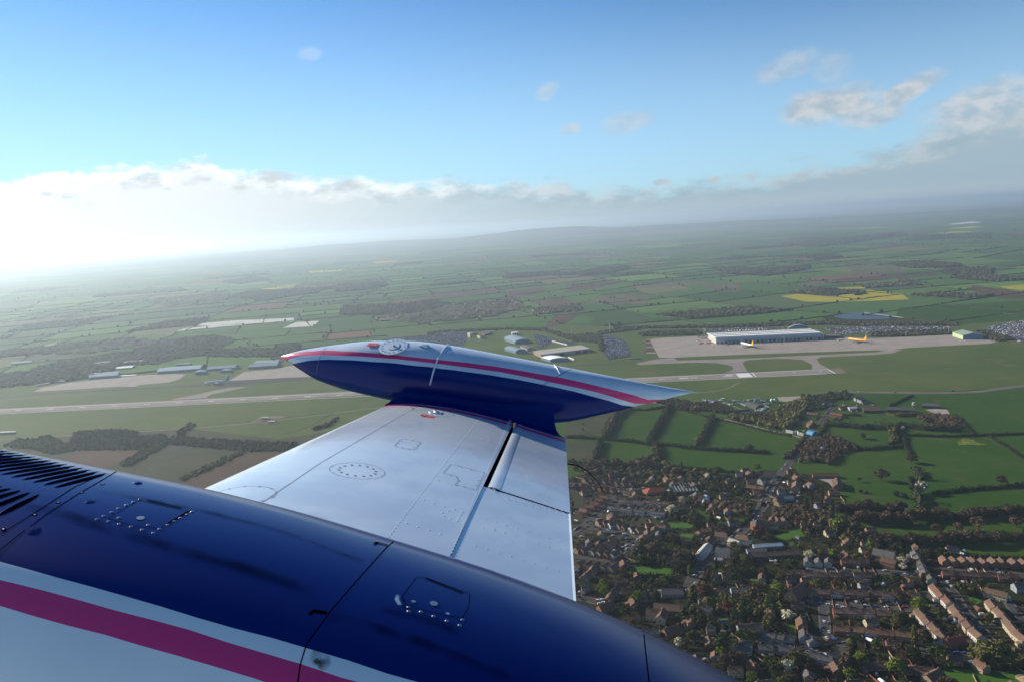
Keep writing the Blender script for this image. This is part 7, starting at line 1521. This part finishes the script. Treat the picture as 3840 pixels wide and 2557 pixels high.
# cars standing along the village streets
for o in [q for q in bpy.data.objects if q.name.startswith('road') and q.data.vertices[0].co.y < 1900]:
    v = o.data.vertices; npt = 0
    for e in o.data.polygons[:0]: pass
    co_ = [v[k].co for k in range(len(v))]; n = next((k for k in range(1, len(co_)) if (co_[k]-co_[k-1]).length > 60 and k > 3), len(co_)//2)
    if len(o.data.materials) < 2: continue
    nn_ = len(co_)//10; a_, b_ = co_[:nn_], co_[nn_:2*nn_]
    for k in range(0, nn_-1, 1):
        if rc.random() < .42:
            s_ = rc.choice((.14, .86)); q = rc.random(); p0, p1 = a_[k].lerp(b_[k], s_), a_[k+1].lerp(b_[k+1], s_); p = p0.lerp(p1, q); d = p1-p0; ci = rc.choices(range(6), (26, 26, 26, 6, 10, 6))[0]
            car(p, math.atan2(d.y, d.x)+(math.pi if rc.random() < .5 else 0), ci, f'{COLN[ci]} car parked at the kerb of a village street', f'kerbside cars {COLN[ci]}', False)
# baggage trolleys, crates and lorries standing round the hangar
mt_or = mat('orange_paint', (.45, .12, .03), .6)
for i, (x, y) in enumerate([(480+q*42, 175-q*1.6) for q in range(9)]+[(865, 160), (905, 158), (965, 155), (1020, 153)]):
    p = P(*Z8(x, y)); mb = MB(); mb.box((0, 0, 2.2), (10, 2.5, 2.8), 0); mb.box((6.3, 0, 1.6), (2.0, 2.4, 2.4), 1); [mb.box((q, 0, .5), (1, 2.3, 1), 2) for q in (-4, -2.6, 5.8)]
    o = mb.build('lorry', [M_AW if i % 3 else M_YEL, M_AW if i % 2 else mt_or, M_TYRE]); o.location = (p.x, p.y, .5); o.rotation_euler = (0, 0, 1.4)
    tag(o, 'lorry backed up in the row behind the cargo hangar roof', 'lorry', 'lorries parked behind the cargo hangar')
rg = random.Random(8)
for i in range(46):
    if i < 30: x, y = 60+rg.random()*190, 235+rg.random()*130; y = y if y > 200+x*.25 else 240+x*.3; q = Z8(x, y)
    else: q = Z8(*rg.choice([(370, 392), (545, 388), (1220, 358), (1320, 352), (1075, 330), (2150, 305), (2200, 300), (1480, 340), (1020, 348), (490, 368)])); q = (q[0]+rg.gauss(0, 5), q[1]+rg.gauss(0, 1))
    p = P(*q); mb = MB(); mb.box((0, 0, 1.3), (5, 2.2, 1.8), 0); mb.box((3.4, 0, .8), (1.4, 1.6, 1.0), 1); mb.box((0, 0, .3), (4.6, 1.8, .5), 2)
    o = mb.build('baggage_trolley', [rg.choice([M_AG, mt_or, M_AW, WALL['buff']]), mt_or, M_TYRE]); o.location = (p.x, p.y, .5); o.rotation_euler = (0, 0, rg.random()*3); tag(o, 'baggage trolley standing among others around the cargo hangar', 'trolley', 'ground equipment round the cargo hangar')
# ---- gardens: trees, bushes and sheds scattered between the houses
GG = [(p.x, p.y) for p in gpoly(GARD)]
LAWNS = [o for o in bpy.data.objects if o.name.startswith(('lawn', 'road', 'yard'))]
LP = []
for o in LAWNS:
    if o.name.startswith('road'):
        v = o.data.vertices; n = len(v)
        for k in range(0, n//2): LP.append(('r', v[k].co.x, v[k].co.y))
    else: LP.append(('p', [(v.co.x, v.co.y) for v in o.data.vertices]))
def blocked(x, y, m_=1.0):
    for hx, hy, hr in ALLH:
        if abs(x-hx) < hr*m_+1 and abs(y-hy) < hr*m_+1: return True
    for q in LP:
        if q[0] == 'r':
            if abs(x-q[1]) < 6 and abs(y-q[2]) < 6: return True
        elif pip((x, y), q[1]): return True
    return False
rg = random.Random(77); x0, x1 = min(p[0] for p in GG), max(p[0] for p in GG); y0, y1 = min(p[1] for p in GG), max(p[1] for p in GG); cand = []
def seen(x, y, z=4):
    v = Vector((x, y, z))-CAM; d = v.dot(F0); px = CX+FPX*v.dot(CRT)/d; py = CY-FPX*v.dot(CUP)/d
    return 2120 < px < 3900 and py < 2600 and (px > 2160 or py < 2300) and py < 2255+(px-2160)*.52+60
for i in range(6000):
    if nS_ >= 130: break
    x, y = x0+(x1-x0)*rg.random(), y0+(y1-y0)*rg.random()
    if pip((x, y), GG) and seen(x, y) and not blocked(x, y, 1.5):
        nS_ += 1; wl, rf = rg.choice(('brick', 'buff', 'buff', 'cream', 'grey')), rg.choice(('brown', 'brown', 'terra', 'slate'))
        h_ = house((x, y), rg.gauss(-.05, .12)+rg.choice((0, 0, 1.57)), rg.choice((7.5, 9, 11)), 7, 4.3, 2.4, wl, rf, f'{wl} walled {({"brown": "brown", "terra": "terracotta", "slate": "slate"})[rf]} roofed house among the village gardens', f'infill houses {wl} {rf}'); extras(h_, 10, 8, wl, rf)
HGP = [(v.co.x, v.co.y) for v in bpy.data.objects['housing_ground'].data.vertices]
tries = 0
while len(cand) < 1700 and tries < 60000:
    tries += 1; x, y = x0+(x1-x0)*rg.random(), y0+(y1-y0)*rg.random()
    if pip((x, y), GG) and seen(x, y) and not blocked(x, y) and not (pip((x, y), HGP) and rg.random() < .72): cand.append((x, y))
cand.sort(key=lambda q: math.hypot(*q)); nidx = set(rg.sample(range(min(900, len(cand))), 205)); bushv = {k: ([], []) for k in ('hedge', 'green', 'brown', 'olive', 'bare', 'lime')}
KW = [('green', 20), ('olive', 22), ('bare', 26), ('hedge', 14), ('brown', 10), ('conifer', 9), ('lime', 3), ('blossom', 3), ('red', 2)]
for i, (x, y) in enumerate(cand):
    kd = rg.choices([k for k, _ in KW], [w_ for _, w_ in KW])[0]
    if i in nidx:
        fm2 = rg.choice(('cone', 'column')) if kd == 'conifer' else rg.choice(('round', 'open', 'open', 'round'))
        tree(0, 0, kd, 6+8*rg.random()**1.5, fm2, .85+.4*rg.random(), {'conifer': 'dark conifer', 'blossom': 'blossoming tree', 'bare': 'leafless brown tree', 'lime': 'fresh lime green tree', 'red': 'copper leaved tree', 'green': 'green leafed tree', 'olive': 'olive green tree', 'hedge': 'dark green tree', 'brown': 'brown green tree'}[kd]+' among the village back gardens', 'garden trees, '+kd, pos=(x, y))
    else:
        if kd in ('conifer', 'blossom', 'red'): kd = 'hedge'
        vs, fs = bushv[kd]; h_ = 1.5+3.6*rg.random()**1.7; r_ = 1.1+2.0*rg.random(); leafcloud(vs, fs, (x, y, h_*.5), (r_*(1+.6*rg.random()), r_, h_*.55), 46, .95, rg)
for kd, (vs, fs) in bushv.items():
    if vs: tag(obj('shrubbery', mesh('shrubbery', vs, fs), None, [LEAF[kd]]), kd+' coloured shrubs filling the village gardens', 'shrubs', None, 'stuff')
# garden sheds
nS = 0
for i in range(4000):
    if nS >= 70: break
    x, y = x0+(x1-x0)*rg.random(), y0+(y1-y0)*rg.random()
    if pip((x, y), GG) and seen(x, y) and not blocked(x, y):
        nS += 1; mb = MB(); w_, d_ = 2.5+rg.random()*3, 2+rg.random()*2; mb.box((0, 0, 1.1), (w_, d_, 2.2), 0); mb.add([(-w_/2-.2, -d_/2-.2, 2.2), (w_/2+.2, -d_/2-.2, 2.2), (w_/2+.2, 0, 3), (-w_/2-.2, 0, 3), (-w_/2-.2, d_/2+.2, 2.2), (w_/2+.2, d_/2+.2, 2.2)], [(0, 1, 2, 3), (3, 2, 5, 4), (0, 3, 4), (1, 5, 2)], 1)
        r_ = rg.random(); o = mb.build('garden_shed', [WALL[rg.choice(('dark', 'buff', 'grey', 'brick'))], ROOF[rg.choice(('brown', 'slate', 'pale', 'white', 'bluegrey'))]]); o.location = (x, y, .4); o.rotation_euler = (0, 0, rg.random()*3); tag(o, 'small garden shed with a pitched roof behind the houses', 'shed', 'garden sheds')
# ---------------------------------------------------------------- haze
mb = MB(); mb.box((2000, 29000, 216), (130000, 64000, 434))
haze = mb.build('haze', [], None); tag(haze, kind='stuff', label='pale haze filling the air over the farmland', cat='haze')
mh = bpy.data.materials.new('haze'); mh.use_nodes = True; t = NT(mh.node_tree); t.n.clear()
pv = t.new('ShaderNodeVolumePrincipled'); pv.inputs['Color'].default_value = (.66, .82, .94, 1); pv.inputs['Density'].default_value = 7.2e-5; pv.inputs['Anisotropy'].default_value = .52
ho = t.new('ShaderNodeOutputMaterial'); t.l.new(pv.outputs[0], ho.inputs['Volume']); haze.data.materials.append(mh)
